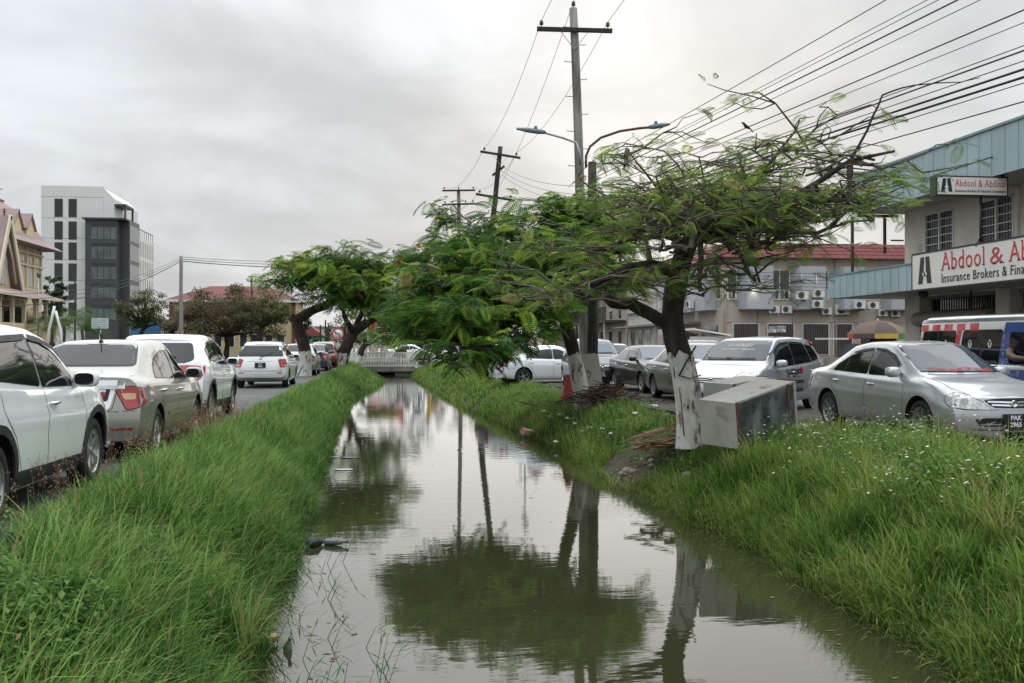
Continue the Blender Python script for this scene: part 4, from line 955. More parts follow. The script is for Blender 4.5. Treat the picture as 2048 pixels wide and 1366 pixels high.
def frond_template(pairs=11, wv=.023):
    V = []; F = []
    def arc(t): return np.array([t * (1 - .10 * t), 0, .10 * t - .30 * t * t])
    for i in range(5):
        t = i / 4; p = arc(t)
        for s in (-1, 1): V.append(p + [0, s * .010 * (1 - .7 * t), 0])
        if i: k = 2 * i; F.append((k - 2, k - 1, k + 1, k))
    for i in range(pairs):
        t = .12 + .88 * i / (pairs - 1); p = arc(t); L = .30 * (math.sin(math.pi * (.12 + .80 * t)) ** .7)
        for s in (-1, 1):
            dx, dy = .42, s * .9; b = len(V); q = p + np.array([dx * L, dy * L, -.22 * L]); mid = p + np.array([dx * L * .5, dy * L * .5, .03 * L]); nx, ny = -dy * wv, dx * wv
            V += [p, mid + np.array([nx, ny, 0]), q, mid - np.array([nx, ny, 0])]; F.append((b, b + 1, b + 2, b + 3))
    return np.array(V), np.array(F)
FT_V, FT_F = frond_template(13); FT2_V, FT2_F = frond_template(9, .036); FT3 = frond_template(11, .034)
def fronds_mesh(name, mat, P, D, size, tint, tpl=None):
    """P roots, D directions (n,3)"""
    TV, TF = tpl or (FT_V, FT_F); n = len(P); D = D / np.linalg.norm(D, axis=1)[:, None]
    up = np.array([0, 0, 1.0]) + RNG.normal(0, .35, (n, 3)); s = np.cross(up, D); s /= np.linalg.norm(s, axis=1)[:, None] + 1e-9; u = np.cross(D, s)
    Rm = np.stack([D, s, u], 2)                                # columns
    V = np.einsum('nij,kj->nki', Rm, TV) * size[:, None, None] + P[:, None, :]
    F = (np.arange(n) * len(TV))[:, None, None] + TF[None]
    T = np.clip(np.repeat(tint, len(TV)) + RNG.normal(0, .05, n * len(TV)), 0, 1)
    return np_mesh(name, V.reshape(-1, 3), F.reshape(-1, 4), mat, False, T)
def wander(a, b, n, amp, rnd, sag=0.0):
    a, b = Vector(a), Vector(b); out = []; off = Vector((0, 0, 0)); L = (b - a).length
    for i in range(n + 1):
        t = i / n; e = math.sin(math.pi * t)
        if 0 < i < n: off += Vector((rnd.gauss(0, 1), rnd.gauss(0, 1), rnd.gauss(0, .6))) * amp * L / n
        out.append(a.lerp(b, t) + off * e + Vector((0, 0, sag * e * L)))
    return out
def flame_tree(label, trunk, paint_to, limbs, clusters, seed, leafmat, frond=(.34, .55), per=26, twigs=7, twig_len=(.5, 1.1), bare=.0, tr=(.26, .17), flat=.5, flowers=0, lift=.12, tint0=.45, crown_r=1.0, group='flame trees with whitewashed trunks', tpl=None):
    """trunk: points; limbs: list of (points, r0, r1); clusters: (centre, number) twig fans"""
    rnd = random.Random(seed); root = empty('flame_tree', trunk[0]); o0 = Vector(trunk[0]); tag(root, label, 'tree', group)
    sub = lambda pts: [Vector(p) - o0 for p in pts]
    tp = []                                                    # resample trunk
    T = sub(trunk); n = 14
    for i in range(n + 1):
        q = i / n * (len(T) - 1); k = min(int(q), len(T) - 2); t = q - k
        p0, p1, p2, p3 = T[max(k - 1, 0)], T[k], T[k + 1], T[min(k + 2, len(T) - 1)]
        tp.append(.5 * ((2 * p1) + (p2 - p0) * t + (2 * p0 - 5 * p1 + 4 * p2 - p3) * t * t + (3 * p1 - p0 - 3 * p2 + p3) * t ** 3))
    tp[0] = tp[0] - Vector((0, 0, .15)); rad = [tr[0] + (tr[1] - tr[0]) * i / n for i in range(n + 1)]; rad[0] *= 1.35; rad[1] *= 1.12
    b = MB(); b.tube(tp, rad, 16, True, .08, rnd)
    for pts, r0, r1 in limbs:
        P = sub(pts); dense = []
        for a_, b_ in zip(P[:-1], P[1:]): dense += wander(a_, b_, 3, .10, rnd)[:-1]
        dense.append(P[-1]); m = len(dense); b.tube(dense, [r0 + (r1 - r0) * i / (m - 1) for i in range(m)], 10, True, .08, rnd)
    b.build('trunk', BARK, root)
    w = MB(); cut = [(p, r) for p, r in zip(tp, rad) if p.z < paint_to + .12]
    pts = [p for p, _ in cut]; w.tube(pts, [r + .016 for _, r in cut], 18, False, .05, rnd)
    for q in range(len(w.v) - 18, len(w.v)): w.v[q] = (w.v[q][0], w.v[q][1], w.v[q][2] + rnd.uniform(-.09, .05))
    if cut and len(cut) > 1: w.build('whitewash', LIME, root)
    tw = MB(); FP, FD, FS, FTi = [], [], [], []
    for ce, num in clusters:
        C = Vector(ce[:3]) - o0; src = None; best = 1e9
        for pts_, r0, r1 in limbs:
            for p in sub(pts_)[1:]:
                if (p - C).length < best: best = (p - C).length; src = p
        if src is None: src = tp[-1]
        if best > .25: tw.tube(wander(src, C, 5, .12, rnd, .05), [.05, .045, .04, .034, .03, .026], 6, False)
        shade = rnd.uniform(-.12, .14)
        for k in range(num):
            a = rnd.uniform(0, 6.283); L = rnd.uniform(*twig_len) * crown_r; d = Vector((math.cos(a), math.sin(a), rnd.uniform(-.25, .55) * flat * 2 + lift)).normalized()
            e = C + d * L; pts2 = wander(C + Vector((rnd.gauss(0, .08), rnd.gauss(0, .08), rnd.gauss(0, .05))), e, 4, .45, rnd, .06); tw.tube(pts2, [.021, .017, .013, .010, .007], 5, False)
            for j in range(rnd.randint(2, 3)):                 # side twigs
                s0 = pts2[rnd.randint(1, 3)]; a2 = a + rnd.choice((-1, 1)) * rnd.uniform(.5, 1.3); l2 = L * rnd.uniform(.35, .7); e2 = s0 + Vector((math.cos(a2), math.sin(a2), rnd.uniform(-.2, .5) * flat * 2)) * l2
                tw.tube(wander(s0, e2, 3, .3, rnd), [.012, .010, .008, .0055], 4, False)
                tips = [(e2, a2)]
                for tpnt, ta in tips + ([(e, a)] if j == 0 else []):
                    if rnd.random() < bare: continue
                    m = max(1, int(per / 7 * rnd.uniform(.6, 1.5)))
                    for q in range(m):
                        fa = ta + rnd.gauss(0, 1.1); el_ = rnd.uniform(-.75, .45); FD.append((math.cos(fa) * math.cos(el_), math.sin(fa) * math.cos(el_), math.sin(el_)))
                        FP.append(tpnt + Vector((rnd.gauss(0, .05), rnd.gauss(0, .05), rnd.gauss(0, .05)))); FS.append(rnd.uniform(*frond))
                        FTi.append(tint0 + shade + rnd.gauss(0, .17) + (.25 if rnd.random() < .12 else 0))
    tw.build('branches', TWIG, root, fix=False)
    me = fronds_mesh('crown', leafmat, np.array([tuple(p) for p in FP]), np.array(FD), np.array(FS), np.array(FTi), tpl); link('crown', me, None, root)
    if flowers:
        fl = MB()
        for k in range(flowers):
            p = FP[rnd.randrange(len(FP))] + Vector((rnd.gauss(0, .12), rnd.gauss(0, .12), rnd.uniform(-.1, .06)))
            for j in range(6): a, e = rnd.uniform(0, 6.28), rnd.uniform(-.3, 1); d = Vector((math.cos(a) * math.cos(e), math.sin(a) * math.cos(e), math.sin(e))) * rnd.uniform(.09, .17); s = Vector((-d.y, d.x, .03)) * .35; fl.add([p, p + d * .6 + s, p + d, p + d * .6 - s], [(0, 1, 2, 3)])
        fl.build('blossom', pm('flame_petal', (.62, .10, .02), .6, var=.2, scale=20), root, fix=False)
    return root
def tree_list():
    A = at
    # bare spreading tree beside the dumped fridges
    tr = [A(1386, 868, 15.6), A(1378, 800, 15.6), A(1362, 715, 15.6), A(1345, 650, 15.6), A(1350, 580, 15.6), A(1362, 530, 15.6), A(1378, 480, 15.6)]; tr[0].z = -.05
    limbs = [([A(1342, 655, 15.6), A(1300, 628, 15.55), A(1262, 608, 15.5), A(1225, 606, 15.5), A(1208, 590, 15.45)], .11, .08),
             ([A(1352, 548, 15.6), A(1300, 528, 15.2), A(1235, 545, 14.8), A(1165, 575, 14.5), A(1110, 600, 14.3)], .09, .025),
             ([A(1376, 488, 15.6), A(1330, 470, 15.9), A(1260, 478, 16.3), A(1190, 500, 16.8)], .075, .02),
             ([A(1376, 485, 15.6), A(1440, 455, 15.4), A(1530, 425, 15.1), A(1625, 372, 14.8), A(1700, 322, 14.6), A(1790, 302, 14.4)], .085, .02),
             ([A(1376, 485, 15.6), A(1450, 468, 16.2), A(1560, 462, 16.8), A(1660, 455, 17.2), A(1745, 440, 17.4)], .07, .016),
             ([A(1376, 485, 15.6), A(1350, 430, 15.9), A(1310, 370, 16.2), A(1255, 300, 16.4)], .045, .010),
             ([A(1380, 480, 15.6), A(1420, 430, 14.8), A(1480, 400, 14.0), A(1560, 400, 13.4)], .06, .015),
             ([A(1440, 455, 15.4), A(1500, 380, 15.5), A(1560, 300, 15.6), A(1600, 240, 15.6)], .045, .012),
             ([A(1700, 322, 14.6), A(1735, 260, 14.5), A(1765, 190, 14.4), A(1830, 170, 14.3), A(1960, 155, 14.2)], .022, .006),
             ([A(1376, 485, 15.6), A(1400, 480, 14.6), A(1380, 500, 13.6)], .06, .02)]
    cl = [(A(x, y, d), n) for x, y, d, n in ((1250, 330, 16.2, 4), (1330, 420, 16, 6), (1290, 470, 15.2, 6), (1210, 500, 16.4, 6), (1400, 400, 15.8, 6), (1460, 430, 14.6, 7), (1400, 460, 13.9, 6), (1520, 400, 15.4, 7), (1560, 330, 15.6, 4), (1590, 420, 16.4, 7), (1610, 300, 15.4, 4), (1650, 400, 15.0, 6), (1680, 435, 16.8, 4), (1740, 330, 14.5, 4), (1500, 480, 14.2, 7), (1560, 470, 16.6, 6), (1480, 350, 15.6, 5), (1380, 350, 15.9, 4), (1440, 480, 16.2, 5), (1620, 440, 14.6, 5), (1330, 500, 14.2, 6), (1250, 560, 14.7, 6), (1170, 590, 14.4, 6), (1110, 610, 14.2, 5), (1500, 530, 15.0, 4), (1540, 500, 14.8, 4), (1400, 560, 14.4, 3), (1640, 350, 14.8, 5), (1700, 400, 14.7, 5), (1720, 425, 17, 3), (1430, 380, 16.4, 5), (1280, 420, 15.6, 5), (1440, 450, 15.0, 7), (1500, 450, 15.8, 7), (1540, 440, 14.2, 7), (1590, 450, 15.2, 6), (1390, 440, 14.8, 7), (1350, 460, 15.4, 7), (1640, 440, 15.8, 6), (1300, 450, 16.4, 6), (1460, 500, 15.2, 5), (1420, 420, 15.4, 6), (1500, 552, 15.0, 5), (1402, 582, 14.8, 4), (1330, 440, 14.6, 6))]
    flame_tree('spreading thinly leaved tree with whitewashed leaning trunk beside the dumped fridge', tr, 1.28, limbs, cl, 5, FLAME2, (.20, .38), 25, 7, (.7, 1.6), .10, (.20, .15), .34, lift=.10, tint0=.46)
    # denser greener sprays low on the same crown belong to its neighbour's reach over the water
    tr = [A(1168, 803, 25), A(1158, 760, 25), A(1147, 705, 25), A(1134, 655, 25), A(1124, 615, 25)]; tr[0].z = -.05
    limbs = [([A(1124, 618, 25), A(1060, 580, 24), A(980, 560, 23.2), A(890, 575, 22.5)], .10, .03), ([A(1124, 618, 25), A(1090, 540, 25.5), A(1020, 490, 26), A(930, 480, 26)], .10, .03),
             ([A(1124, 618, 25), A(1150, 530, 25.5), A(1180, 450, 26)], .09, .03), ([A(1124, 618, 25), A(1040, 640, 23), A(960, 660, 21.8), A(900, 690, 21)], .08, .02), ([A(1124, 618, 25), A(1190, 560, 25), A(1240, 510, 25)], .07, .02)]
    cl = [(A(x, y, d), n) for x, y, d, n in ((1060, 560, 24.5, 7), (980, 520, 24.2, 8), (900, 530, 23.5, 8), (865, 580, 23, 7), (880, 620, 22.5, 8), (930, 670, 21.6, 7), (870, 680, 21.2, 6), (960, 600, 22.8, 8), (1030, 620, 22.6, 7), (1080, 470, 26, 8), (990, 480, 26.2, 8), (930, 500, 26, 7), (1140, 440, 26, 8), (1190, 440, 26.4, 7), (1220, 500, 25.6, 7), (1130, 530, 23.4, 8), (1180, 520, 24, 7), (1240, 540, 24, 6), (1200, 560, 23, 6), (1150, 490, 24.4, 7), (1090, 510, 24, 7), (1000, 660, 21.8, 5), (1060, 640, 22.4, 6), (1160, 580, 23.6, 6), (900, 600, 24.5, 7), (960, 560, 25.5, 7), (1050, 520, 25.5, 7), (855, 625, 22.4, 6), (1000, 560, 22.0, 7), (905, 728, 20.6, 5), (930, 715, 20.4, 6), (975, 690, 20.8, 5), (885, 655, 21.4, 7), (910, 640, 20.8, 7), (960, 640, 21.0, 7), (860, 540, 24.4, 6), (1100, 430, 25.8, 6), (1170, 410, 26, 5), (1060, 600, 22, 6), (1220, 460, 25.8, 6), (940, 450, 26.4, 5), (1000, 510, 23, 7), (890, 570, 22.2, 7))]
    flame_tree('dense feathery green tree drooping over the canal water', tr, 1.32, limbs, cl, 8, FLAME, (.40, .74), 27, 7, (.45, 1.0), 0, (.19, .15), .42, flowers=14, lift=.16, tint0=.42, tpl=FT3)
    # green low sprays of the first tree
    tr = [A(608, 754, 45), A(611, 715, 45), A(606, 685, 45), A(596, 655, 45), A(591, 634, 45)]; tr[0].z = -.1
    limbs = [([A(594, 640, 45), A(622, 622, 45), A(650, 612, 45), A(676, 590, 45), A(700, 565, 45)], .24, .12), ([A(590, 640, 45), A(580, 632, 44.9)], .22, .18), ([A(676, 590, 45), A(640, 560, 44), A(600, 550, 43.5)], .13, .05), ([A(690, 575, 45), A(730, 550, 45.5), A(760, 570, 46)], .13, .05), ([A(676, 590, 45), A(660, 550, 46), A(640, 530, 46.5)], .12, .05)]
    cl = [(A(x, y, d), n) for x, y, d, n in ((556, 575, 44, 6), (590, 548, 44, 6), (620, 535, 44.5, 6), (650, 545, 43.5, 8), (690, 520, 45, 9), (720, 535, 45.5, 9), (745, 560, 46, 9), (760, 590, 46, 7), (700, 560, 43.5, 9), (665, 575, 43.6, 8), (720, 590, 44, 8), (640, 525, 46, 6), (680, 540, 47, 7), (770, 615, 45.6, 5), (690, 600, 44, 6), (655, 600, 44, 5), (730, 615, 45, 6), (600, 575, 44, 5), (625, 560, 44, 6), (750, 535, 46, 6))]
    flame_tree('bent thick trunked tree with whitewashed foot on the left bank', tr, 1.2, limbs, cl, 12, FLAME, (.5, .95), 24, 8, (.5, 1.15), 0, (.29, .24), .6, flowers=16, tint0=.48, crown_r=.95, tpl=(FT2_V, FT2_F))
    tr = [A(678, 728, 62), A(690, 700, 62), A(700, 678, 62), A(712, 660, 62), A(735, 645, 62)]; tr[0].z = -.1
    limbs = [([A(706, 668, 62), A(692, 640, 61), A(684, 615, 60.5)], .2, .1), ([A(712, 660, 62), A(722, 630, 62), A(735, 600, 62)], .22, .09), ([A(730, 648, 62), A(760, 635, 62.5), A(790, 625, 63)], .2, .07)]
    cl = [(A(x, y, d), n) for x, y, d, n in ((700, 600, 61, 7), (735, 585, 62, 9), (765, 600, 63, 9), (790, 620, 63, 8), (750, 630, 61, 7), (720, 610, 60.5, 8), (770, 645, 63, 6), (730, 560, 63, 7), (800, 645, 63.5, 5))]
    flame_tree('forked tree with whitewashed foot near the left end of the bridge', tr, 1.15, limbs, cl, 21, FLAME, (.6, 1.0), 22, 8, (.7, 1.4), 0, (.42, .28), .55, flowers=26, tint0=.42, tpl=(FT2_V, FT2_F))
    tr = [A(716, 716, 74), A(726, 695, 74), A(745, 682, 74)]; tr[0].z = -.05
    cl = [(A(x, y, d), n) for x, y, d, n in ((740, 672, 74, 6), (760, 668, 74, 7), (780, 680, 74, 6), (765, 690, 73, 4))]
    flame_tree('small low tree with whitewashed foot close to the bridge rail', tr, .8, [([A(726, 695, 74), A(750, 680, 74), A(770, 672, 74)], .15, .06)], cl, 25, FLAME, (.5, .9), 14, 7, (.5, 1.0), 0, (.25, .17), .4, tint0=.4, tpl=(FT2_V, FT2_F))
tree_list()
def leafy_tree(name, label, px, d, top_y, wpx, mat, seed, trunk=(.35, .2), n=5200, leaf=.30, base_z=0.0, lean=0, low_y=None, fork=True, gaps=.0, group='background trees'):
    """broad background tree: forked trunk, crown of leaf clumps with gaps"""
    rnd = random.Random(seed); o = gnd(px, d, base_z); root = empty(name, o); tag(root, label, 'tree', group)
    H = EYE + (HZ - top_y) / FPX * d - base_z; Wd = wpx / FPX * d; cb = (EYE + (HZ - low_y) / FPX * d - base_z) if low_y else H * .38
    b = MB(); hub = Vector((lean, 0, cb * .9)); b.tube(wander((0, 0, -.1), hub, 6, .12, rnd), [trunk[0] * 1.3, trunk[0], trunk[0] * .9, trunk[0] * .85, trunk[0] * .8, trunk[0] * .75, trunk[0] * .7], 10, True, .06, rnd)
    cls = []
    for k in range(46):
        a = rnd.uniform(0, 6.283); r = math.sqrt(rnd.random()) * Wd / 2 * .92; t = r / (Wd / 2); z = cb + (H - cb) * (rnd.uniform(-.12, .92) * (1 - .5 * t * t) + .05); cls.append((Vector((lean + r * math.cos(a), r * math.sin(a) * .9, z)), rnd.uniform(.07, .17) * Wd))
    for c, s in cls[:22]:
        b.tube(wander(hub, c, 5, .2, rnd, .04), [trunk[1] * .6, trunk[1] * .48, trunk[1] * .38, trunk[1] * .26, trunk[1] * .17, trunk[1] * .08], 6, False)
    b.build('trunk', BARK, root, fix=False)
    idx = RNG.integers(0, len(cls), n); C = np.array([tuple(c) for c, _ in cls])[idx]; Sg = np.array([s for _, s in cls])[idx]
    dirs = RNG.normal(0, 1, (n, 3)); dirs /= np.linalg.norm(dirs, axis=1)[:, None]; rr = RNG.random(n) ** .45
    P = C + dirs * (Sg * rr)[:, None] * np.array([1, 1, .62]); az = RNG.uniform(0, 6.283, n); e = RNG.normal(0, .6, n); sz = leaf * RNG.uniform(.55, 1.4, n)
    D = np.stack([np.cos(az) * np.cos(e), np.sin(az) * np.cos(e), np.sin(e)], 1); Q = np.stack([-np.sin(az), np.cos(az), RNG.normal(0, .4, n)], 1)
    V = np.stack([P, P + D * (sz * .5)[:, None] + Q * (sz * .25)[:, None], P + D * sz[:, None], P + D * (sz * .5)[:, None] - Q * (sz * .25)[:, None]], 1).reshape(-1, 3)
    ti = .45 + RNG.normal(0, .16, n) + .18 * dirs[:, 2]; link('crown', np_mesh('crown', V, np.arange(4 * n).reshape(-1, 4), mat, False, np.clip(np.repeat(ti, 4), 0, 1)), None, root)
    return root
for a in ((452, 100, 552, 240, RUSTY, 31, 'wide russet tree with twisted trunk before the yellow building', 14000, .28, 668), (525, 96, 585, 120, RAIN, 33, 'slender olive tree at the corner of the yellow building', 3400, .26, 645), (288, 108, 577, 125, RAIN, 35, 'airy olive tree in front of the white office block', 5200, .26, 650),
          (400, 112, 585, 130, RAIN, 36, 'olive tree between the grey pole and the russet tree', 3600, .28, 660), (108, 118, 538, 48, EVER, 38, 'rounded green tree between the ornate hall and the white office block', 3000, .3, 640),
          (575, 150, 575, 90, EVER, 40, 'dark tree behind the bent trunk on the left', 3600, .36, 680), (598, 135, 610, 50, EVER, 41, 'low dark tree beside the green house', 2400, .3, 682), (690, 175, 620, 90, EVER, 42, 'far dark tree beyond the no turning sign', 2800, .4, 684),
          (840, 150, 545, 100, EVER, 43, 'tall dark tree behind the street name sign', 5200, .34, 690), (905, 165, 560, 100, EVER, 44, 'tall dark tree behind the yellow digger', 4600, .36, 690), (960, 140, 580, 90, EVER, 45, 'dark tree behind the drooping green crown', 3600, .34, 690), (800, 190, 600, 80, EVER, 46, 'far dark tree behind the red billboard', 3000, .4, 684)):
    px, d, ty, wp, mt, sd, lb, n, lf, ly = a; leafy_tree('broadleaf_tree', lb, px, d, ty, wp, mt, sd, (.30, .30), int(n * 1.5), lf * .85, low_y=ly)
def palm(px, d, h, label, seed):
    rnd = random.Random(seed); root = empty('palm_tree', gnd(px, d)); tag(root, label, 'palm tree', 'palms before the ornate hall'); b = MB(); b.tube(wander((0, 0, 0), (rnd.uniform(-.3, .3), 0, h * .55), 5, .06, rnd), [.16, .13, .12, .12, .11, .1], 8); b.build('trunk', TWIG, root)
    V = []; T = []; c = Vector((0, 0, h * .55))
    for k in range(26):
        a = rnd.uniform(0, 6.283); e0 = rnd.uniform(.1, 1.3); L = h * rnd.uniform(.45, .62); prev = c.copy(); pts = [prev]
        for i in range(9):
            e = e0 - 1.5 * (i / 8) ** 1.4; prev = prev + Vector((math.cos(a) * math.cos(e), math.sin(a) * math.cos(e), math.sin(e))) * L / 9; pts.append(prev)
        tn = rnd.uniform(.25, .75); side = Vector((-math.sin(a), math.cos(a), 0))
        for i in range(9):
            p, q = pts[i], pts[i + 1]
            for s in (-1, 1):
                for f in (0, .5):
                    r = p.lerp(q, f); l = .55 * math.sin(math.pi * (.15 + .75 * (i + f) / 9)); t = r + side * s * l + (q - p).normalized() * l * .5 - Vector((0, 0, l * .45)); w = (q - p) * .16
                    V += [r - w * .5, r + w * .5, t + w * .1, t - w * .1]; T += [tn] * 4
    me = np_mesh('crown', np.array([tuple(v) for v in V]), np.arange(len(V)).reshape(-1, 4), EVERP, False, np.array(T)); link('crown', me, None, root)
EVERP = leaf_mat('palm_leaf', (.025, .055, .018), (.06, .115, .03), (.13, .19, .06), .3)
for px, d, h, lb, sd in ((60, 78, 5.2, 'palm at the left corner of the ornate hall veranda', 1), (98, 74, 4.4, 'low palm behind the white bent posts', 2), (132, 80, 5.4, 'palm in front of the veranda roof end', 3), (168, 76, 4.6, 'small palm beside the pale notice board', 4), (30, 80, 4.4, 'palm partly hidden by the roof of the near white crossover', 5)): palm(px, d, h, lb, sd)
# ================================================================== buildings
def Xat(px, Y):
    k = (px - 1024) / FPX; return (Y * SY + k * Y * CY) / (CY - k * SY)
def Yat(px, X):
    k = (px - 1024) / FPX; return X * (CY - k * SY) / (SY + k * CY)
def Zat(py, X, Y): return EYE - (py - HZ) / FPX * (X * SY + Y * CY)
PANE = pm('dark_pane', (.02, .023, .026), .06, var=.3, scale=1.5, spec=.7)
PANE2 = pm('curtained_pane', (.16, .165, .165), .12, var=.25, scale=9, stretch=(6, 6, .2), spec=.6)
FRAMEW = pm('window_frame_white', (.62, .62, .59), .6, var=.1); IRON = pm('dark_iron', (.025, .024, .024), .6, var=.2)
RUST = pm('rusty_steel', (.10, .05, .03), .85, var=.4, scale=9, col2=(.055, .04, .035))
TEAL = pm('blue_green_cladding', (.325, .42, .435), .6, var=.12, scale=.9, col2=(.275, .355, .37), cut=(.5, .75))
PLAST = pm('stained_plaster', (.62, .58, .50), .92, var=.1, scale=1.2, bump=.15, bscale=40, col2=(.27, .245, .215), cut=(.52, .74))
BEIGE = pm('beige_render', (.40, .345, .285), .92, var=.07, scale=.8, bump=.12, bscale=30, col2=(.34, .29, .245), cut=(.5, .75))
GREYP = pm('grey_panel', (.36, .375, .395), .7, var=.06, scale=1.0)
SHUT = pm('roller_shutter', (.26, .235, .20), .6, .2, var=.2, scale=3)
CONC = pm('concrete', (.27, .255, .235), .95, var=.18, scale=1.5, bump=.4, bscale=22, col2=(.17, .16, .145))
SIGNW = pm('sign_white', (.72, .70, .64), .5, var=.04, scale=1.5)
SIGNR = pm('sign_red', (.50, .05, .05), .5); SIGNK = pm('sign_black', (.018, .019, .024), .5); SIGNG = pm('sign_grey', (.10, .11, .12), .5)

def serif_word(txt, width, height, m, parent, origin, rot, depth=.012, name='lettering'):
    """red roman lettering: glyphs stretched to fit, with small foot and head serifs"""
    me = text_mesh(txt, 1.0, 0.01, 'LEFT', spacing=1.1, bold=-.008); bm = bmesh.new(); bm.from_mesh(me)
    xs = [v.co.x for v in bm.verts]; ys = [v.co.y for v in bm.verts]; x0, x1, y0, y1 = min(xs), max(xs), min(ys), max(ys)
    # serifs: find glyph islands and put bars under the stems
    bm.verts.ensure_lookup_table(); seen = set(); bars = []
    for v in bm.verts:
        if v.index in seen: continue
        st = [v]; isl = []
        seen.add(v.index)
        while st:
            q = st.pop(); isl.append(q)
            for e in q.link_edges:
                o = e.other_vert(q)
                if o.index not in seen: seen.add(o.index); st.append(o)
        gx = [q.co.x for q in isl]; gy = [q.co.y for q in isl]; a, b_, lo, hi = min(gx), max(gx), min(gy), max(gy)
        foot = sorted({round(q.co.x, 2) for q in isl if q.co.y < lo + .012}); w = b_ - a; h = hi - lo
        if h < .3: continue
        head = sorted({round(q.co.x, 2) for q in isl if q.co.y > hi - .012})
        def runs(xs_):
            out = []
            for x in xs_:
                if out and x - out[-1][1] < .16: out[-1][1] = x
                else: out.append([x, x])
            return [r for r in out if r[1] - r[0] < .2]
        for r in runs(foot): bars.append((r[0] - .05, r[1] + .05, lo, lo + .03))
        for r in runs(head):
            if r[1] - r[0] > .04: bars.append((r[0] - .06, r[1], hi - .03, hi))
    for a, b_, lo, hi in bars:
        vs = [bm.verts.new((x, y, .01)) for x, y in ((a, lo), (b_, lo), (b_, hi), (a, hi))]; bm.faces.new(vs)
    for v in bm.verts: v.co = Vector(((v.co.x - x0) / (x1 - x0) * width, (v.co.y - y0) / (y1 - y0) * height, v.co.z / .01 * depth / 2))
    bm.to_mesh(me); bm.free(); return link(name, me, m, parent, origin, rot)
def plain_word(txt, width, height, m, parent, origin, rot, name='lettering'):
    me = text_mesh(txt, 1.0, .01, 'LEFT', spacing=1.02); xs = [v.co.x for v in me.vertices]; ys = [v.co.y for v in me.vertices]
    for v in me.vertices: v.co = Vector(((v.co.x - min(xs)) / (max(xs) - min(xs)) * width, (v.co.y - min(ys)) / (max(ys) - min(ys)) * height, v.co.z * .4))
    return link(name, me, m, parent, origin, rot)
def logo(h, parent, place_, name='logo'):
    """two leaning black bars with an A shaped road between them"""
    b = MB(); f = lambda u, v: place_(u * h, v * h)
    for poly in ([(-.46, 0), (-.30, 1), (-.035, 1), (-.10, .25), (-.17, 0)], [(.46, 0), (.30, 1), (.035, 1), (.10, .25), (.17, 0)]):
        b.add([f(u, v) for u, v in poly], [(0, 1, 2, 3, 4)])
    b.build(name, SIGNK, parent, fix=False)
    w = MB(); w.add([f(.16 * math.cos(a), .36 + .085 * math.sin(a)) if True else 0 for a in np.linspace(0, 6.283, 17)[:-1]], [tuple(range(16))])
    o = [Vector(v) for v in w.v]; w.build(name + '_disc', SIGNW, parent, loc=place_.off, fix=False)
class Placer:
    def __init__(s, o, ux, uy, off): s.o, s.ux, s.uy, s.off = Vector(o), Vector(ux), Vector(uy), off
    def __call__(s, u, v): return tuple(s.o + s.ux * u + s.uy * v)

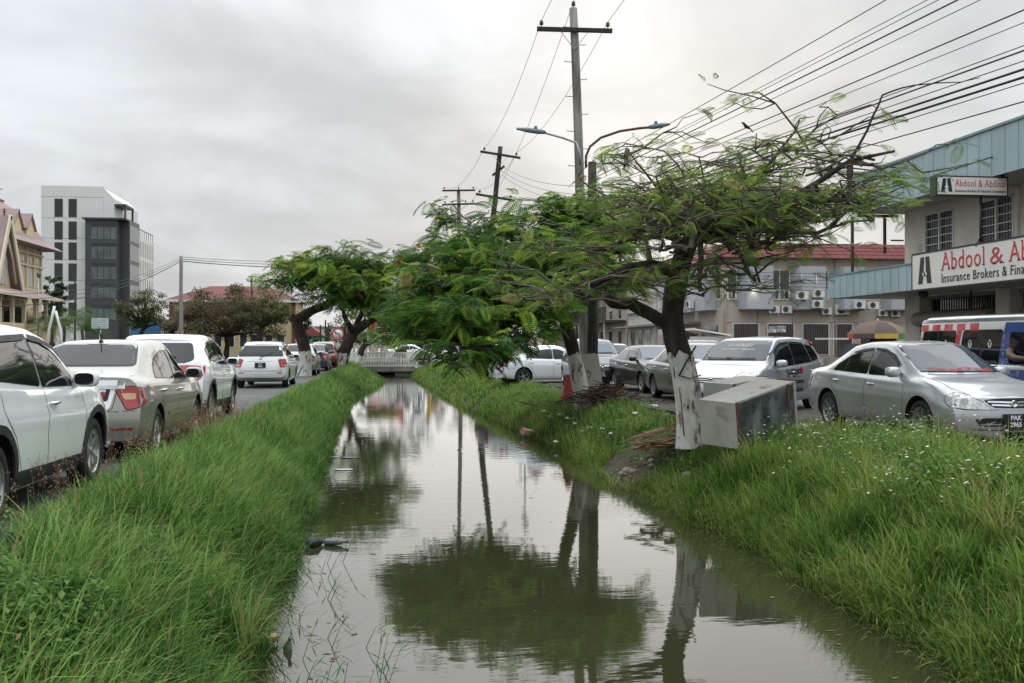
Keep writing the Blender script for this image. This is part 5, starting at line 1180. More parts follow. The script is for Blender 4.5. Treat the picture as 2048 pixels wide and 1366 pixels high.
def insurance_building():
    WX = 15.05; Y1 = 27.06; Y0 = 7.0; r = empty('insurance_building', (WX, Y1, 0)); tag(r, 'two storey insurance office with blue green fascia and stained cream walls', 'building')
    o = Vector((WX, Y1, 0)); P = lambda *a: a
    def part(nm, m, *boxes, parent=None):
        b = MB()
        for x0, x1, y0, y1, z0, z1 in boxes: b.bx(x0 - o.x, x1 - o.x, y0 - o.y, y1 - o.y, z0, z1)
        return b.build(nm, m, parent or r)
    wins = [(Yat(1850, WX), Yat(1908, WX)), (Yat(1958, WX), Yat(2028, WX)), (20.0, 21.2), (17.2, 18.6), (14.5, 15.9)]
    z0, z1 = 3.95, 5.02; bx = []; prev = Y1
    for a, b_ in wins: bx.append((WX, WX + .25, a, prev, z0, z1)); prev = b_
    bx += [(WX, WX + .25, Y0, prev, z0, z1), (WX, WX + .25, Y0, Y1, z1, 5.6), (WX, WX + .25, Y0, Y1, 2.75, z0), (WX + .25, WX + 12, Y1 - .25, Y1, 0, 5.6), (WX + .25, WX + 12, Y0, Y0 + .25, 0, 5.6), (WX, WX + .45, Y1 - .8, Y1 - .003, 0, 2.75), (WX + 1.6, WX + 1.8, Y0, Y1 - .3, 0, 2.75)]
    part('wall', PLAST, *bx)
    for k, (a, b_) in enumerate(wins):
        w = part('window', FRAMEW, (WX - .02, WX + .1, a - .05, a, z0 - .04, z1), (WX - .02, WX + .1, b_, b_ + .05, z0 - .04, z1), (WX - .03, WX + .1, b_, a, z0 - .05, z0), (WX - .015, WX + .08, (a + b_) / 2 - .03, (a + b_) / 2 + .03, z0, z1), (WX - .02, WX + .1, b_, a, z1 - .03, z1 + .0))
        for j in range(1, 5): part('window_bar', FRAMEW, (WX + .0, WX + .03, b_, a, z0 + j * .215 - .012, z0 + j * .215 + .012), parent=None)
        for s0, s1 in ((a, (a + b_) / 2 + .03), ((a + b_) / 2 - .03, b_)): part('pane', PANE2, (WX + .05, WX + .06, s1, s0, z0, z1), parent=w)
        sl = MB()
        for j in range(1, 12): y = b_ + (a - b_) * j / 12; sl.bx(WX + .015 - o.x, WX + .035 - o.x, y - .007 - o.y, y + .007 - o.y, z0, z1)
        sl.build('grille', IRON, w)
    # roof slab, soffit and fascia of upright sheets
    part('roof', CONC, (13.78, WX + 12, Y0 - .5, Y1 + .42, 5.62, 6.22)); part('soffit', pm('soffit', (.33, .33, .31), .8), (13.75, WX + .3, Y0 - .5, Y1 + .42, 5.24, 5.30))
    n = 44; pw = (Y1 + .45 - (Y0 - .5)) / n
    for i in range(n):
        y = Y0 - .5 + i * pw; b = MB(); b.bx(-.02 + 13.7 - o.x, .02 + 13.7 - o.x, y + .0015 - o.y, y + pw - .0015 - o.y, 5.2, 6.27); b.bx(13.67 - o.x, 13.7 - o.x, y + .006 - o.y, y + .022 - o.y, 5.2, 6.27); b.build('fascia_panel', TEAL, r)
    part('fascia_cap', pm('fascia_cap', (.17, .27, .29), .5), (13.64, 13.76, Y0 - .5, Y1 + .46, 6.272, 6.33)); part('fascia_end', TEAL, (13.72, WX + 12, Y1 + .43, Y1 + .46, 5.24, 6.26))
    AX = 13.4; YA = 28.5; n = 52; pw = (YA - Y0) / n
    for i in range(n):
        y = Y0 + i * pw; b = MB(); b.bx(AX - .015 - o.x, AX + .015 - o.x, y + .0015 - o.y, y + pw - .0015 - o.y, 2.79, 3.45); b.bx(AX - .026 - o.x, AX - o.x, y + .006 - o.y, y + .02 - o.y, 2.79, 3.45); b.build('awning_panel', TEAL, r)
    part('awning_roof', CONC, (AX + .03, WX - .003, Y0, YA - .02, 3.3, 3.4)); part('awning_end', TEAL, (AX + .02, WX + 1.2, YA - .018, YA + .012, 2.79, 3.45)); part('awning_ceiling', MATS['soffit'], (AX + .03, WX + 1.6, Y0, YA - .03, 2.80, 2.84))
    part('awning_cap', MATS['fascia_cap'], (AX - .04, AX + .06, Y0, YA + .02, 3.452, 3.49))
    for nm, b_ in (('steel_post', (14.0, 14.07, 28.2, 28.27, 3.4, 5.24)), ('steel_post', (14.72, 14.79, 27.62, 27.69, 4.1, 5.24)), ('steel_arm', (14.72, 15.1, 27.2, 27.24, 4.42, 4.46)), ('steel_arm', (13.75, 15.0, 27.3, 27.36, 5.12, 5.2))): part(nm, RUST, b_)
    # shop front
    sh = MB(); prof = [(.2 * math.cos(a), .2 * math.sin(a)) for a in np.linspace(0, 6.283, 21)[:-1]]
    ya, yb = Yat(1835, WX), Yat(1985, WX); sh.prism([(WX + .0 + a - o.x, 2.12 + b_) for a, b_ in prof], yb - o.y, ya - o.y); sh.build('shutter_drum', SHUT, r)
    for k in range(9): part('shutter_slat', SHUT, (WX + .16 + .01 * (k % 2), WX + .2, yb + .05, ya - .05, 1.9 - .2 * (k + 1), 1.9 - .2 * k - .012))
    part('vent', PANE, (WX + .3, WX + .32, yb + .1, ya - .3, 2.36, 2.66))
    for k in range(14): y = yb + .15 + k * (ya - yb - .5) / 13; part('vent_bar', IRON, (WX + .25, WX + .28, y - .012, y + .012, 2.36, 2.66))
    part('beam', CONC, (WX + .2, WX + .6, Y0, Y1 - .8, 2.67, 2.79)); part('column', PLAST, (WX - .05, WX + .3, yb - .75, yb - .2, 0, 2.78))
    part('shutter', SHUT, (WX + .18, WX + .24, Y0 + .3, yb - .8, 0, 2.3))
    pp = MB(); pp.tube([(WX - .1 - o.x, yb + .75 - o.y, 2.78), (WX - .1 - o.x, yb + .75 - o.y, 2.3), (WX - .1 - o.x, yb + .3 - o.y, 2.25), (WX - .1 - o.x, yb + .1 - o.y, 2.6)], .03, 8); pp.build('drain_pipe', RUST, r)
    lm = MB(); lm.sph((AX + .6 - o.x, yb + 1.35 - o.y, 2.72), .13, 10, 6, (1, 1, .8)); lm.build('ceiling_lamp', IRON, r)
    pp = MB(); pp.tube([(WX - .06 - o.x, wins[1][1] - .25 - o.y, 5.2), (WX - .06 - o.x, wins[1][1] - .3 - o.y, 4.9), (WX - .06 - o.x, wins[1][1] - .22 - o.y, 4.5), (WX - .06 - o.x, wins[1][1] - .25 - o.y, 3.6)], .025, 8); pp.build('drain_pipe', PLAST, r)
    # long sign along the awning
    sx = 13.30; ys = Yat(1825, sx); s = empty('shop_sign', (sx, ys, 2.79)); tag(s, 'long white office sign with red lettering fixed along the awning', 'sign')
    MB().bx(0, .06, -8.6, 0, 0, .86).build('board', SIGNW, s)
    for b_ in ((-.01, .065, -8.63, .03, .861, .90), (-.01, .065, -8.63, .03, -.04, -.001), (-.01, .065, .001, .035, 0, .86)): MB().bx(*b_).build('frame', SIGNK, s)
    rot = (R(90), 0, R(-90)); pl = Placer((-.006, -.58, .12), (0, -1, 0), (0, 0, 1), (-.004, 0, 0)); logo(.66, s, pl)
    amp = plain_word('&', .09, .1, SIGNK, s, (-.014, -.535, .31), rot)
    y0 = ys - Yat(1884, sx); wa = Yat(1884, sx) - Yat(1969, sx)
    serif_word('Abdool', wa, .42, SIGNR, s, (-.006, -y0, .385), rot); serif_word('&', .46, .36, SIGNR, s, (-.006, -y0 - wa - .22, .385), rot); serif_word('Abdool', wa, .42, SIGNR, s, (-.006, -y0 - wa - .9, .385), rot)
    serif_word('Insurance Brokers & Financial Consultants', 5.2, .21, SIGNK, s, (-.006, -y0, .10), rot)
    # hanging box sign
    hx0 = Xat(1872, 20.7); hx1 = Xat(2017, 20.7); w = hx1 - hx0; h0 = Zat(391, hx0, 20.7); hh = Zat(350, hx0, 20.7) - h0
    s = empty('hanging_sign', (hx0, 20.7, h0)); tag(s, 'small black framed box sign hanging before the fascia', 'sign')
    MB().bx(0, w, 0, .24, 0, hh).build('cabinet', SIGNK, s); MB().bx(.04, w - .04, -.012, -.001, .035, hh - .035).build('face', SIGNW, s)
    pl = Placer((.25, -.016, .09), (1, 0, 0), (0, 0, 1), (0, -.003, 0)); logo(hh * .66, s, pl); rot = (R(90), 0, 0)
    serif_word('Abdool & Abdool', w * .69, .15, SIGNR, s, (w * .26, -.016, hh * .48), rot, .004); plain_word('Insurance Brokers & Financial Consultants', w * .70, .06, SIGNG, s, (w * .26, -.016, hh * .2), rot)
    b = MB(); b.bx(w - .09, w - .04, .08, .14, hh, hh + .55); b.bar((w - .065, .11, hh + .54), (.02, .11, hh + .01), .025); b.build('bracket', SIGNK, s)
    b = MB(); px_ = Xat(1968, 20.7) - hx0; b.tube([(px_, .12, 0), (px_, .12, 3.62 - h0)], .03, 8); b.bar((px_, .12, 3.85 - h0), (px_ - .12, .12, 3.62 - h0), .025); b.bar((px_, .12, 3.85 - h0), (px_ + .12, .12, 3.62 - h0), .025); b.build('post', SIGNK, s)
insurance_building()

def ac_unit(x, y, z, sc, label, dark=False, face='-y'):
    r = empty('air_conditioner', (x, y, z), 0 if face == '-y' else R(-90)); tag(r, label, 'air conditioner', 'outdoor air conditioner units on the beige building'); w, h, d = .82 * sc, .56 * sc, .3
    b = MB(); b.bx(-w / 2, w / 2, -d, -.04, -h / 2, h / 2); b.build('case', pm('ac_case', (.62, .61, .57), .55, var=.08, scale=2), r)
    f = MB(); f.lathe([(h * .40, -d - .012), (h * .38, -d - .02), (h * .36, -d - .012), (.001, -d - .006)], 22, 'y', (-w * .12, 0, 0)); f.build('fan', IRON if dark else pm('ac_fan', (.20, .205, .21), .6), r)
    g = MB()
    for q in (.14, .24, .33): g.lathe([(h * q, -d - .02), (h * (q + .018), -d - .026), (h * (q + .03), -d - .02)], 20, 'y', (-w * .12, 0, 0))
    for k in range(6): a = k * math.pi / 6; g.bar((-w * .12 - h * .38 * math.cos(a), -d - .022, -h * .38 * math.sin(a)), (-w * .12 + h * .38 * math.cos(a), -d - .022, h * .38 * math.sin(a)), .008)
    g.build('fan_guard', IRON if not dark else SIGNG, r)
    k = MB(); k.bx(-w * .4, -w * .34, -d + .02, 0, -h / 2 - .06, -h / 2 - .002); k.bx(w * .34, w * .4, -d + .02, 0, -h / 2 - .06, -h / 2 - .002); k.build('bracket', STEEL, r)
def beige_building():
    FY = 55.8; FX = Xat(1450, FY); r = empty('office_building', (FX, FY, 0)); tag(r, 'beige two storey building with red tiled eaves and grey box panels', 'building'); o = Vector((FX, FY, 0))
    Z = lambda py: Zat(py, Xat(1560, FY), FY)
    def part(nm, m, x0, x1, y0, y1, z0, z1, parent=None): b = MB(); b.bx(x0 - o.x, x1 - o.x, y0 - o.y, y1 - o.y, z0, z1); return b.build(nm, m, parent or r)
    XE = FX + 20; YE = Yat(1312, FX); ez = Z(518)
    part('wall', BEIGE, FX, XE, FY, YE, 0, ez)
    part('string_course', BEIGE, FX - .04, XE, FY - .05, FY - .002, Z(646) + .05, Z(646) + .2)
    # red mansard eaves in stepped courses
    RT_ = pm('red_tiles', (.16, .026, .026), .55, var=.16, scale=4, bump=.3, bscale=12)
    for k in range(4):
        z0, z1 = ez + .06 + k * .22, ez + .06 + (k + 1) * .22; ins = .55 - k * .14
        b = MB(); n1 = 34
        A = [(FX - ins, YE + .3), (FX - ins, FY - ins), (XE, FY - ins)]; Bq = [(FX - ins + .17, YE + .3), (FX - ins + .17, FY - ins + .17), (XE, FY - ins + .17)]
        for i in range(2):
            b.add([(A[i][0] - o.x, A[i][1] - o.y, z0), (A[i + 1][0] - o.x, A[i + 1][1] - o.y, z0), (Bq[i + 1][0] - o.x, Bq[i + 1][1] - o.y, z1), (Bq[i][0] - o.x, Bq[i][1] - o.y, z1)], [(0, 1, 2, 3)])
            b.add([(A[i][0] - o.x, A[i][1] - o.y, z0), (A[i + 1][0] - o.x, A[i + 1][1] - o.y, z0), (A[i + 1][0] - o.x, A[i + 1][1] - o.y, z0 - .04), (A[i][0] - o.x, A[i][1] - o.y, z0 - .04)], [(0, 1, 2, 3)])
        x = FX - ins + .3 + (k % 2) * .25
        while x < XE: b.bar((x - o.x, FY - ins - o.y - .004, z0), (x - o.x, FY - ins + .17 - o.y - .004, z1), .025); x += .5
        b.build('tile_course', RT_, r)
    part('eaves', pm('eaves_grey', (.18, .17, .16), .8), FX - .5, XE, FY - .5, YE + .3, ez + .003, ez + .055); part('roof', RT_, FX, XE, FY + .02, YE, ez + .057, ez + .9)
    def win(px0, px1, zt, zb, split=1, low=True):
        x0, x1 = Xat(px0, FY), Xat(px1, FY); w = part('window', FRAMEW, x0, x1, FY - .06, FY - .003, zb, zt); n = split; pw = (x1 - x0 - .06 * (n + 1)) / n; zm = zb + (zt - zb) * .36
        for i in range(n):
            a = x0 + .06 + i * (pw + .06); part('pane', PANE, a, a + pw, FY - .075, FY - .062, zm if low else zb + .06, zt - .05, w)
            if low:
                part('pane', PANE2, a + .05, a + pw * .45, FY - .075, FY - .062, zb + .08, zm - .14, w); part('pane', PANE, a + pw * .55, a + pw - .05, FY - .075, FY - .062, zb + .08, zm - .14, w)
    for a, b_, n in ((1453, 1473, 1), (1538, 1579, 2), (1642, 1656, 1), (1720, 1760, 2)): win(a, b_, Z(539), Z(600), n)
    for a, b_ in ((1476, 1537), (1581, 1641), (1668, 1720), (1762, 1815)):
        x0, x1 = Xat(a, FY), Xat(b_, FY); zt, zb = Z(534), Z(619); b = MB()
        b.prism([(x0 - o.x, -.003), (x0 + .28 - o.x, -.75), (x1 - o.x, -.75), (x1 - o.x, -.003)], zb, zt, 'xy'); bp = b.build('box_panel', GREYP, r)
        part('panel_base', pm('panel_base', (.13, .125, .12), .8), x0 + .05, x1, FY - .72, FY - .005, zb - .06, zb - .003)
    for a, b_ in ((1467, 1516), (1536, 1586), (1606, 1656), (1668, 1703), (1720, 1760)):
        x0, x1 = Xat(a, FY), Xat(b_, FY); zt, zb = Z(648), .8; w = part('barred_window', FRAMEW, x0 - .07, x1 + .07, FY - .05, FY - .002, zb, zt + .07); part('pane', PANE, x0, x1, FY - .062, FY - .052, zb + .06, zt, w); g = MB(); x = x0
        while x < x1: g.bx(x - .012 - o.x, x + .012 - o.x, -.11, -.09, zb + .06, zt); x += .15
        for k in range(5): z = zb + .1 + k * (zt - zb) / 5; g.bx(x0 - o.x, x1 - o.x, -.105, -.085, z, z + .02)
        g.build('grille', RUST, w)
    # side along the street
    for a, b_ in ((1396, 1434), (1366, 1391), (1340, 1358)):
        ya, yb = Yat(a, FX), Yat(b_, FX); b = MB(); zt, zb = Z(534), Z(619); b.prism([(-.003, yb - o.y), (-.7, yb + .25 - o.y), (-.7, ya - o.y), (-.003, ya - o.y)], zb, zt, 'xy'); b.build('box_panel', GREYP, r)
    for a, b_ in ((1435, 1443), (1391, 1396), (1358, 1366), (1318, 1336)):
        ya, yb = Yat(a, FX), Yat(b_, FX); w = part('window', FRAMEW, FX - .06, FX - .003, yb, ya, Z(600), Z(539)); part('pane', PANE, FX - .075, FX - .062, yb + .05, ya - .05, Z(595), Z(542), w)
    part('barred_window', PANE, FX - .05, FX - .003, Yat(1436, FX), Yat(1404, FX), .9, Z(650)); part('canopy', CONC, FX - 1.6, FX - .003, Yat(1402, FX), YE, Z(645), Z(640)); part('shop_opening', PANE, FX - .04, FX - .003, Yat(1395, FX), YE - .6, 0, Z(652))
    for px in (1446, 1450, 1672): x = Xat(px, FY - .1); b = MB(); b.tube([(x - o.x, -.1, 0), (x - o.x, -.1, ez)], .06, 8); b.build('drain_pipe', BEIGE, r)
    for px, pa, pb in ((1507, 524, 573), (1604, 550, 585), (1634, 550, 582), (1526, 620, 655), (1597, 620, 655)):
        x = Xat(px, FY - .85); b = MB(); yy = -.82 if pb < 600 else -.06; b.tube([(x - o.x, yy, Z(pa)), (x - o.x, yy, Z(pb))], .03, 6); b.build('conduit', FRAMEW if px == 1634 else STEEL, r)
    b = MB(); x = Xat(1508, FY - .8) - o.x; b.box((x, -.86, Z(577)), (.22, .14, .1)); b.build('wall_lamp', STEEL, r)
    b = MB(); b.bx(x - .09, x + .09, -.92, -.80, Z(577) - .07, Z(577) - .052); b.build('lamp_glass', pm('lamp_lit', (1, .95, .7), .3, emit=(1, .93, .66, 12)), r)
    # the wall lamp is lit in the photograph: a small spot washes the grey panel below it
    ld = bpy.data.lights.new('wall_lamp_light', 'SPOT'); ld.energy = 7; ld.color = (1, .93, .7); ld.spot_size = R(95); ld.spot_blend = .8; ld.shadow_soft_size = .06
    lo = bpy.data.objects.new('wall_lamp_light', ld); S.collection.objects.link(lo); lo.location = (x + o.x, FY - 1.0, Z(577) - .12); lo.rotation_euler = (R(24), 0, 0)
    for px, py, sc, lb, dk in ((1545, 619, .78, 'first unit from the left in the low pair under the middle window', False), (1570, 619, .78, 'right unit of the low pair under the middle window', False), (1601, 592, .85, 'unit mounted on the second grey box panel', False), (1634, 588, .8, 'upper of two stacked units beside the narrow window', False), (1632, 609, .78, 'lower of two stacked units beside the narrow window', False), (1650, 622, .72, 'small unit with a black fan near the drain pipe', True), (1681, 619, 1.05, 'largest unit, right of the drain pipe', False), (1716, 610, .78, 'left unit of the pair just under the awning', False), (1743, 611, .78, 'right unit of the pair just under the awning', False), (1762, 625, .68, 'low unit above the market parasol', False), (1787, 626, .68, 'low unit closest to the insurance building wall', False)):
        yy = FY - (.76 if px in (1601, 1634, 1632, 1716, 1743) else .0); ac_unit(Xat(px, yy), yy - .003, Z(py), sc, 'white air conditioner, ' + lb, dk)
    ac_unit(FX - .72, Yat(1386, FX - .7), Z(604), .9, 'white air conditioner on the street side of the beige building behind the trunk', False, '-x')
    s = empty('wall_sign', (Xat(1535, FY - .15), FY - .15, Z(665))); tag(s, 'pair of small blue and white signs on a barred window', 'sign')
    for k in range(2):
        b = MB(); b.bx(k * .58, k * .58 + .53, 0, .02, .0 + .02 * k, .36 + .02 * k); b.build('board', SIGNW, s); b = MB(); b.bx(k * .58 + .03, k * .58 + .5, -.012, -.001, .19, .34); b.build('blue_band', pm('sign_blue', (.03, .05, .14), .5), s); b = MB(); b.bx(k * .58 + .05, k * .58 + .4, -.012, -.001, .05, .08); b.bx(k * .58 + .05, k * .58 + .3, -.012, -.001, .11, .14); b.build('print', SIGNG, s)
        b = MB(); b.bx(k * .58 + .09, k * .58 + .44, -.018, -.013, .235, .285); b.build('print', SIGNW, s)
beige_building()

def clapboard_row():
    X = 20.2
    # white clapboard house
    y0, y1 = Yat(1308, X), Yat(1256, X); zt = Zat(622, X, y0); r = empty('clapboard_house', (X, y0, 0)); tag(r, 'low white clapboard shop front past the beige building', 'building'); WB = pm('white_boards', (.56, .54, .49), .8, var=.08, scale=2)
    MB().bx(.06, 8, 0, y1 - y0, 0, zt).build('wall', WB, r)
    n = 16
    for k in range(n): z = zt * k / n; MB().bx(-.0, .055, 0, y1 - y0, z + .02, z + zt / n - .002).build('board', WB, r)
    for f, n2 in ((.12, 'window'), (.4, 'window')):
        a = (y1 - y0) * f; w = MB().bx(-.03, .0, a, a + 1.3, 1.0, 2.6).build(n2, FRAMEW, r); MB().bx(-.045, -.031, a + .1, a + .6, 1.1, 2.5).build('pane', PANE, w); MB().bx(-.045, -.031, a + .7, a + 1.2, 1.1, 2.5).build('pane', PANE, w)
    MB().bx(-.03, 0, (y1 - y0) * .72, (y1 - y0) * .72 + 1.2, 0, 2.4).build('door', PANE, r); MB().bx(-1.3, 0.05, -.2, y1 - y0, 2.75, 2.85).build('canopy', CONC, r)
    b = MB(); b.prism([(-.3, zt), (4, zt + 1.6), (8.3, zt)], -.1, y1 - y0 + .1); b.build('roof', pm('grey_roof', (.25, .25, .25), .6, .3), r)
    # balcony building
    y0, y1 = Yat(1254, X), Yat(1172, X); r = empty('balcony_building', (X, y0, 0)); tag(r, 'old cream building with dark iron balcony over the pavement', 'building'); CR = pm('old_cream', (.50, .45, .37), .9, var=.1, scale=1, col2=(.38, .34, .28)); L = y1 - y0; zb = Zat(640, X, y0); zt = Zat(560, X, y0)
    MB().bx(0, 10, 0, L, 0, zt).build('wall', CR, r); MB().bx(-1.8, 0, .2, L - .2, zb - .2, zb).build('balcony_floor', IRON, r)
    k = 0; y = .4
    while y < L - .3:
        MB().bx(-1.75, -1.68, y, y + .06, zb, zb + 1.05).build('baluster', IRON, r); y += .45
    MB().bx(-1.78, -1.66, .2, L - .2, zb + 1.052, zb + 1.12).build('balcony_rail', IRON, r)
    for f in np.linspace(.06, .9, 5):
        a = L * f; MB().bx(-1.75, -1.63, a, a + .12, 0, zb - .2).build('post', CR, r); w = MB().bx(-.05, 0, a + .6, a + 1.9, .9, 2.7).build('window', FRAMEW, r); MB().bx(-.065, -.051, a + .7, a + 1.8, 1.0, 2.6).build('pane', PANE, w)
        w = MB().bx(-.05, 0, a + .6, a + 1.7, zb + .1, zb + 2.3).build('balcony_door', FRAMEW, r); MB().bx(-.065, -.051, a + .7, a + 1.6, zb + .2, zb + 2.2).build('pane', PANE, w)
    b = MB(); b.prism([(-1.9, zt), (5, zt + 2.2), (10.2, zt)], -.2, L + .2); b.build('roof', MATS['grey_roof'], r)
    # cream hall with pointed door
    y0, y1 = Yat(1168, X), Yat(1098, X); r = empty('cream_hall', (X, y0, 0)); tag(r, 'cream hall with a pointed arch doorway and yellow eaves', 'building'); L = y1 - y0; zt = Zat(600, X, y0)
    MB().bx(0, 12, 0, L, 0, zt).build('wall', CR, r); b = MB(); b.prism([(-.5, zt), (6, zt + 4), (12.5, zt)], -.3, L + .3); b.build('roof', pm('yellow_roof', (.55, .38, .06), .7), r)
    arch = [(2.0, 0), (2.0, 2.4), (2.35, 3.3), (3.0, 4.1), (3.65, 3.3), (4.0, 2.4), (4.0, 0)]; b = MB(); b.prism(arch, -.06, -.002, 'yz'); b.build('arched_door', PANE, r)
    out = [(1.7, 0), (1.7, 2.5), (2.15, 3.6), (3.0, 4.6), (3.85, 3.6), (4.3, 2.5), (4.3, 0), (4.0, 0), (4.0, 2.4), (3.65, 3.3), (3.0, 4.1), (2.35, 3.3), (2.0, 2.4), (2.0, 0)]; b = MB()
    for i in range(6): q = [out[i], out[i + 1], out[12 - i], out[13 - i]]; b.prism(q, -.14, -.003, 'yz')
    b.build('door_surround', CR, r)
    for f in (.35, .55, .75): a = L * f; w = MB().bx(-.05, 0, a, a + 1.5, 3.6, 6).build('window', FRAMEW, r); MB().bx(-.065, -.051, a + .12, a + 1.38, 3.7, 5.9).build('pane', PANE, w)
    MB().bx(-2.2, 0, L * .3, L, 3.0, 3.15).build('canopy', RUST, r)
    y0, y1 = Yat(1096, X), Yat(1030, X); r = empty('shop_row', (X, y0, 0)); tag(r, 'distant pale shop row with brown canopy behind the diamond signs', 'building'); L = y1 - y0; MB().bx(0, 12, 0, L, 0, 9).build('wall', pm('pale_wall', (.52, .47, .38), .9, var=.1), r); MB().bx(-2.4, 0, 0, L, 3.2, 3.5).build('canopy', RUST, r)
    for f in np.linspace(.05, .9, 6): a = L * f; w = MB().bx(-.06, 0, a, a + 2.2, 4.8, 6.8).build('window', FRAMEW, r); MB().bx(-.08, -.061, a + .15, a + 2.05, 4.95, 6.65).build('pane', PANE, w)
    MB().bx(-.3, 12.2, -.3, L + .3, 9.0, 9.35).build('roof', MATS['grey_roof'], r)
clapboard_row()

def ornate_hall():
    X = -25.8; r = empty('ornate_hall', (X, 67, 0)); tag(r, 'ornate cream timber hall with steep dusty pink roofs and finials', 'building'); o = Vector((X, 67, 0))
    CRM = pm('cream_timber', (.64, .50, .28), .8, var=.10, scale=1.5, col2=(.58, .47, .30)); PK = pm('pink_roof', (.31, .215, .20), .7, var=.14, scale=.6, col2=(.25, .19, .18), stretch=(1, 4, 1)); TRM = pm('pale_trim', (.60, .54, .40), .7, var=.05)
    def part(nm, m, x0, x1, y0, y1, z0, z1, parent=None): return MB().bx(x0 - o.x, x1 - o.x, y0 - o.y, y1 - o.y, z0, z1).build(nm, m, parent or r)
    YE = 84.5; part('wall', CRM, X - 6, X - 2.6, 60, YE, 0, 6.0); part('plinth', pm('red_base', (.16, .06, .05), .9), X - 2.6, X - .3, 60, YE, 0, 1.6); part('balustrade', CRM, X - .3, X - .1, 60, YE, 1.9, 3.0); part('deck', TRM, X - 2.6, X - .05, 60, YE, 1.6, 1.9)
    y = 60.5
    while y < YE: part('column', TRM, X - .32, X - .08, y, y + .24, 3.0, 4.9); part('bracket', TRM, X - .3, X - .1, y - .3, y + .54, 4.6, 4.9); part('shutter_opening', PANE, X - 2.62, X - 2.598, y + .5, y + 1.9, 2.1, 4.4); y += 2.4
    b = MB(); b.prism([(.45, 4.9), (.45, 5.02), (-6.2, 7.0), (-6.2, 6.85)], 60 - o.y, YE + .6 - o.y); b.build('veranda_roof', PK, r); part('gutter', TRM, X + .4, X + .56, 60, YE + .6, 4.84, 4.98)
    # gabled wing facing the street
    gy = Yat(14, X - 1.4); ap = Zat(437, X - 1.6, gy); hw = 2.2; b = MB(); b.prism([(gy - hw - o.y, 5.6), (gy - o.y, ap), (gy + hw - o.y, 5.6)], -9, -1.9, 'yz'); b.build('gable_wing', CRM, r)
    for s in (-1, 1):
        b = MB(); vs = [(-9.2, gy - o.y, ap + .25), (-1.2, gy - o.y, ap + .25), (-1.2, gy + s * (hw + .55) - o.y, 5.3), (-9.2, gy + s * (hw + .55) - o.y, 5.3)]; b.add(vs + [(x, y_, z - .18) for x, y_, z in vs], [(0, 1, 2, 3), (7, 6, 5, 4), (0, 4, 5, 1), (1, 5, 6, 2), (2, 6, 7, 3), (3, 7, 4, 0)]); b.build('gable_roof', PK, r)
        b = MB(); b.bar((-1.15, gy - o.y, ap + .2), (-1.15, gy + s * (hw + .5) - o.y, 5.35), .12, .4); b.build('bargeboard', TRM, r)
        b = MB(); b.tube([(-1.5, gy + s * .4 - o.y, ap - 1.4), (-1.5, gy + s * 1.5 - o.y, ap - 3.0), (-1.5, gy + s * 2.1 - o.y, 6.0)], .1, 6); b.build('arched_brace', TRM, r)
    b = MB(); b.prism([(gy - 1.3 - o.y, 5.9), (gy - 1.3 - o.y, ap - 2.9), (gy - o.y, ap - 1.5), (gy + 1.3 - o.y, ap - 2.9), (gy + 1.3 - o.y, 5.9)], -1.9, -1.82, 'yz'); gw = b.build('gable_window', pm('frosted_pane', (.45, .48, .5), .3), r)
    for k in (-1, 0, 1): MB().bx(-1.82, -1.76, gy + k * .65 - .04 - o.y, gy + k * .65 + .04 - o.y, 5.9, ap - 2.3).build('glazing_bar', TRM, gw)
    # tower block with flared hip roof
    tx0, tx1, ty0, ty1 = X - 8.4, X - 3.0, 80.5, 90; wz = Zat(480, X - 3.0, 84); part('tower_wall', CRM, tx0, tx1, ty0, ty1, 0, wz)
    for k in range(6): y = ty0 + .2 + k * (ty1 - ty0 - .7) / 5; part('timber_post', TRM, tx1, tx1 + .14, y, y + .26, 5.8, wz)
    for k in range(5): x = tx0 + .2 + k * (tx1 - tx0 - .5) / 4; part('timber_post', TRM, x, x + .26, ty0 - .14, ty0, 5.8, wz)
    for z in (wz - .9, wz - 1.9, wz - 3.9): part('timber_rail', TRM, tx1 + .142, tx1 + .2, ty0, ty1, z, z + .14); part('timber_rail', TRM, tx0, tx1, ty0 - .2, ty0 - .142, z, z + .14)
    for k in range(5):
        y = ty0 + .75 + k * (ty1 - ty0 - .7) / 5; part('louvre_window', pm('pale_louvre', (.42, .43, .41), .6), tx1, tx1 + .06, y, y + .75, wz - 3.6, wz - 1.95)
        for q in range(2): part('vent_slot', PANE, tx1, tx1 + .07, y + q * .4, y + .25 + q * .4, wz - 1.6, wz - 1.15)
    cx_, cy_ = (tx0 + tx1) / 2 - o.x, (ty0 + ty1) / 2 - o.y; rz_ = Zat(386, X - 5.7, 83); rings = [(4.1, 6.1, wz - .3), (3.0, 4.9, wz + .45), (1.75, 3.7, wz + 2.4), (.3, 2.6, rz_)]
    b = MB(); vs = [];
    for hx, hy, z in rings: vs += [(cx_ - hx, cy_ - hy, z), (cx_ + hx, cy_ - hy, z), (cx_ + hx, cy_ + hy, z), (cx_ - hx, cy_ + hy, z)]
    fs = [(4 * i + k, 4 * i + (k + 1) % 4, 4 * i + 4 + (k + 1) % 4, 4 * i + 4 + k) for i in range(3) for k in range(4)] + [(0, 1, 2, 3), (12, 13, 14, 15)]; b.add(vs, fs); b.build('hip_roof', PK, r)
    b = MB(); b.bx(cx_ - .4, cx_ + .4, cy_ - 2.7, cy_ + 2.7, rz_, rz_ + .14); b.build('ridge', pm('red_ridge', (.3, .06, .06), .7), r)
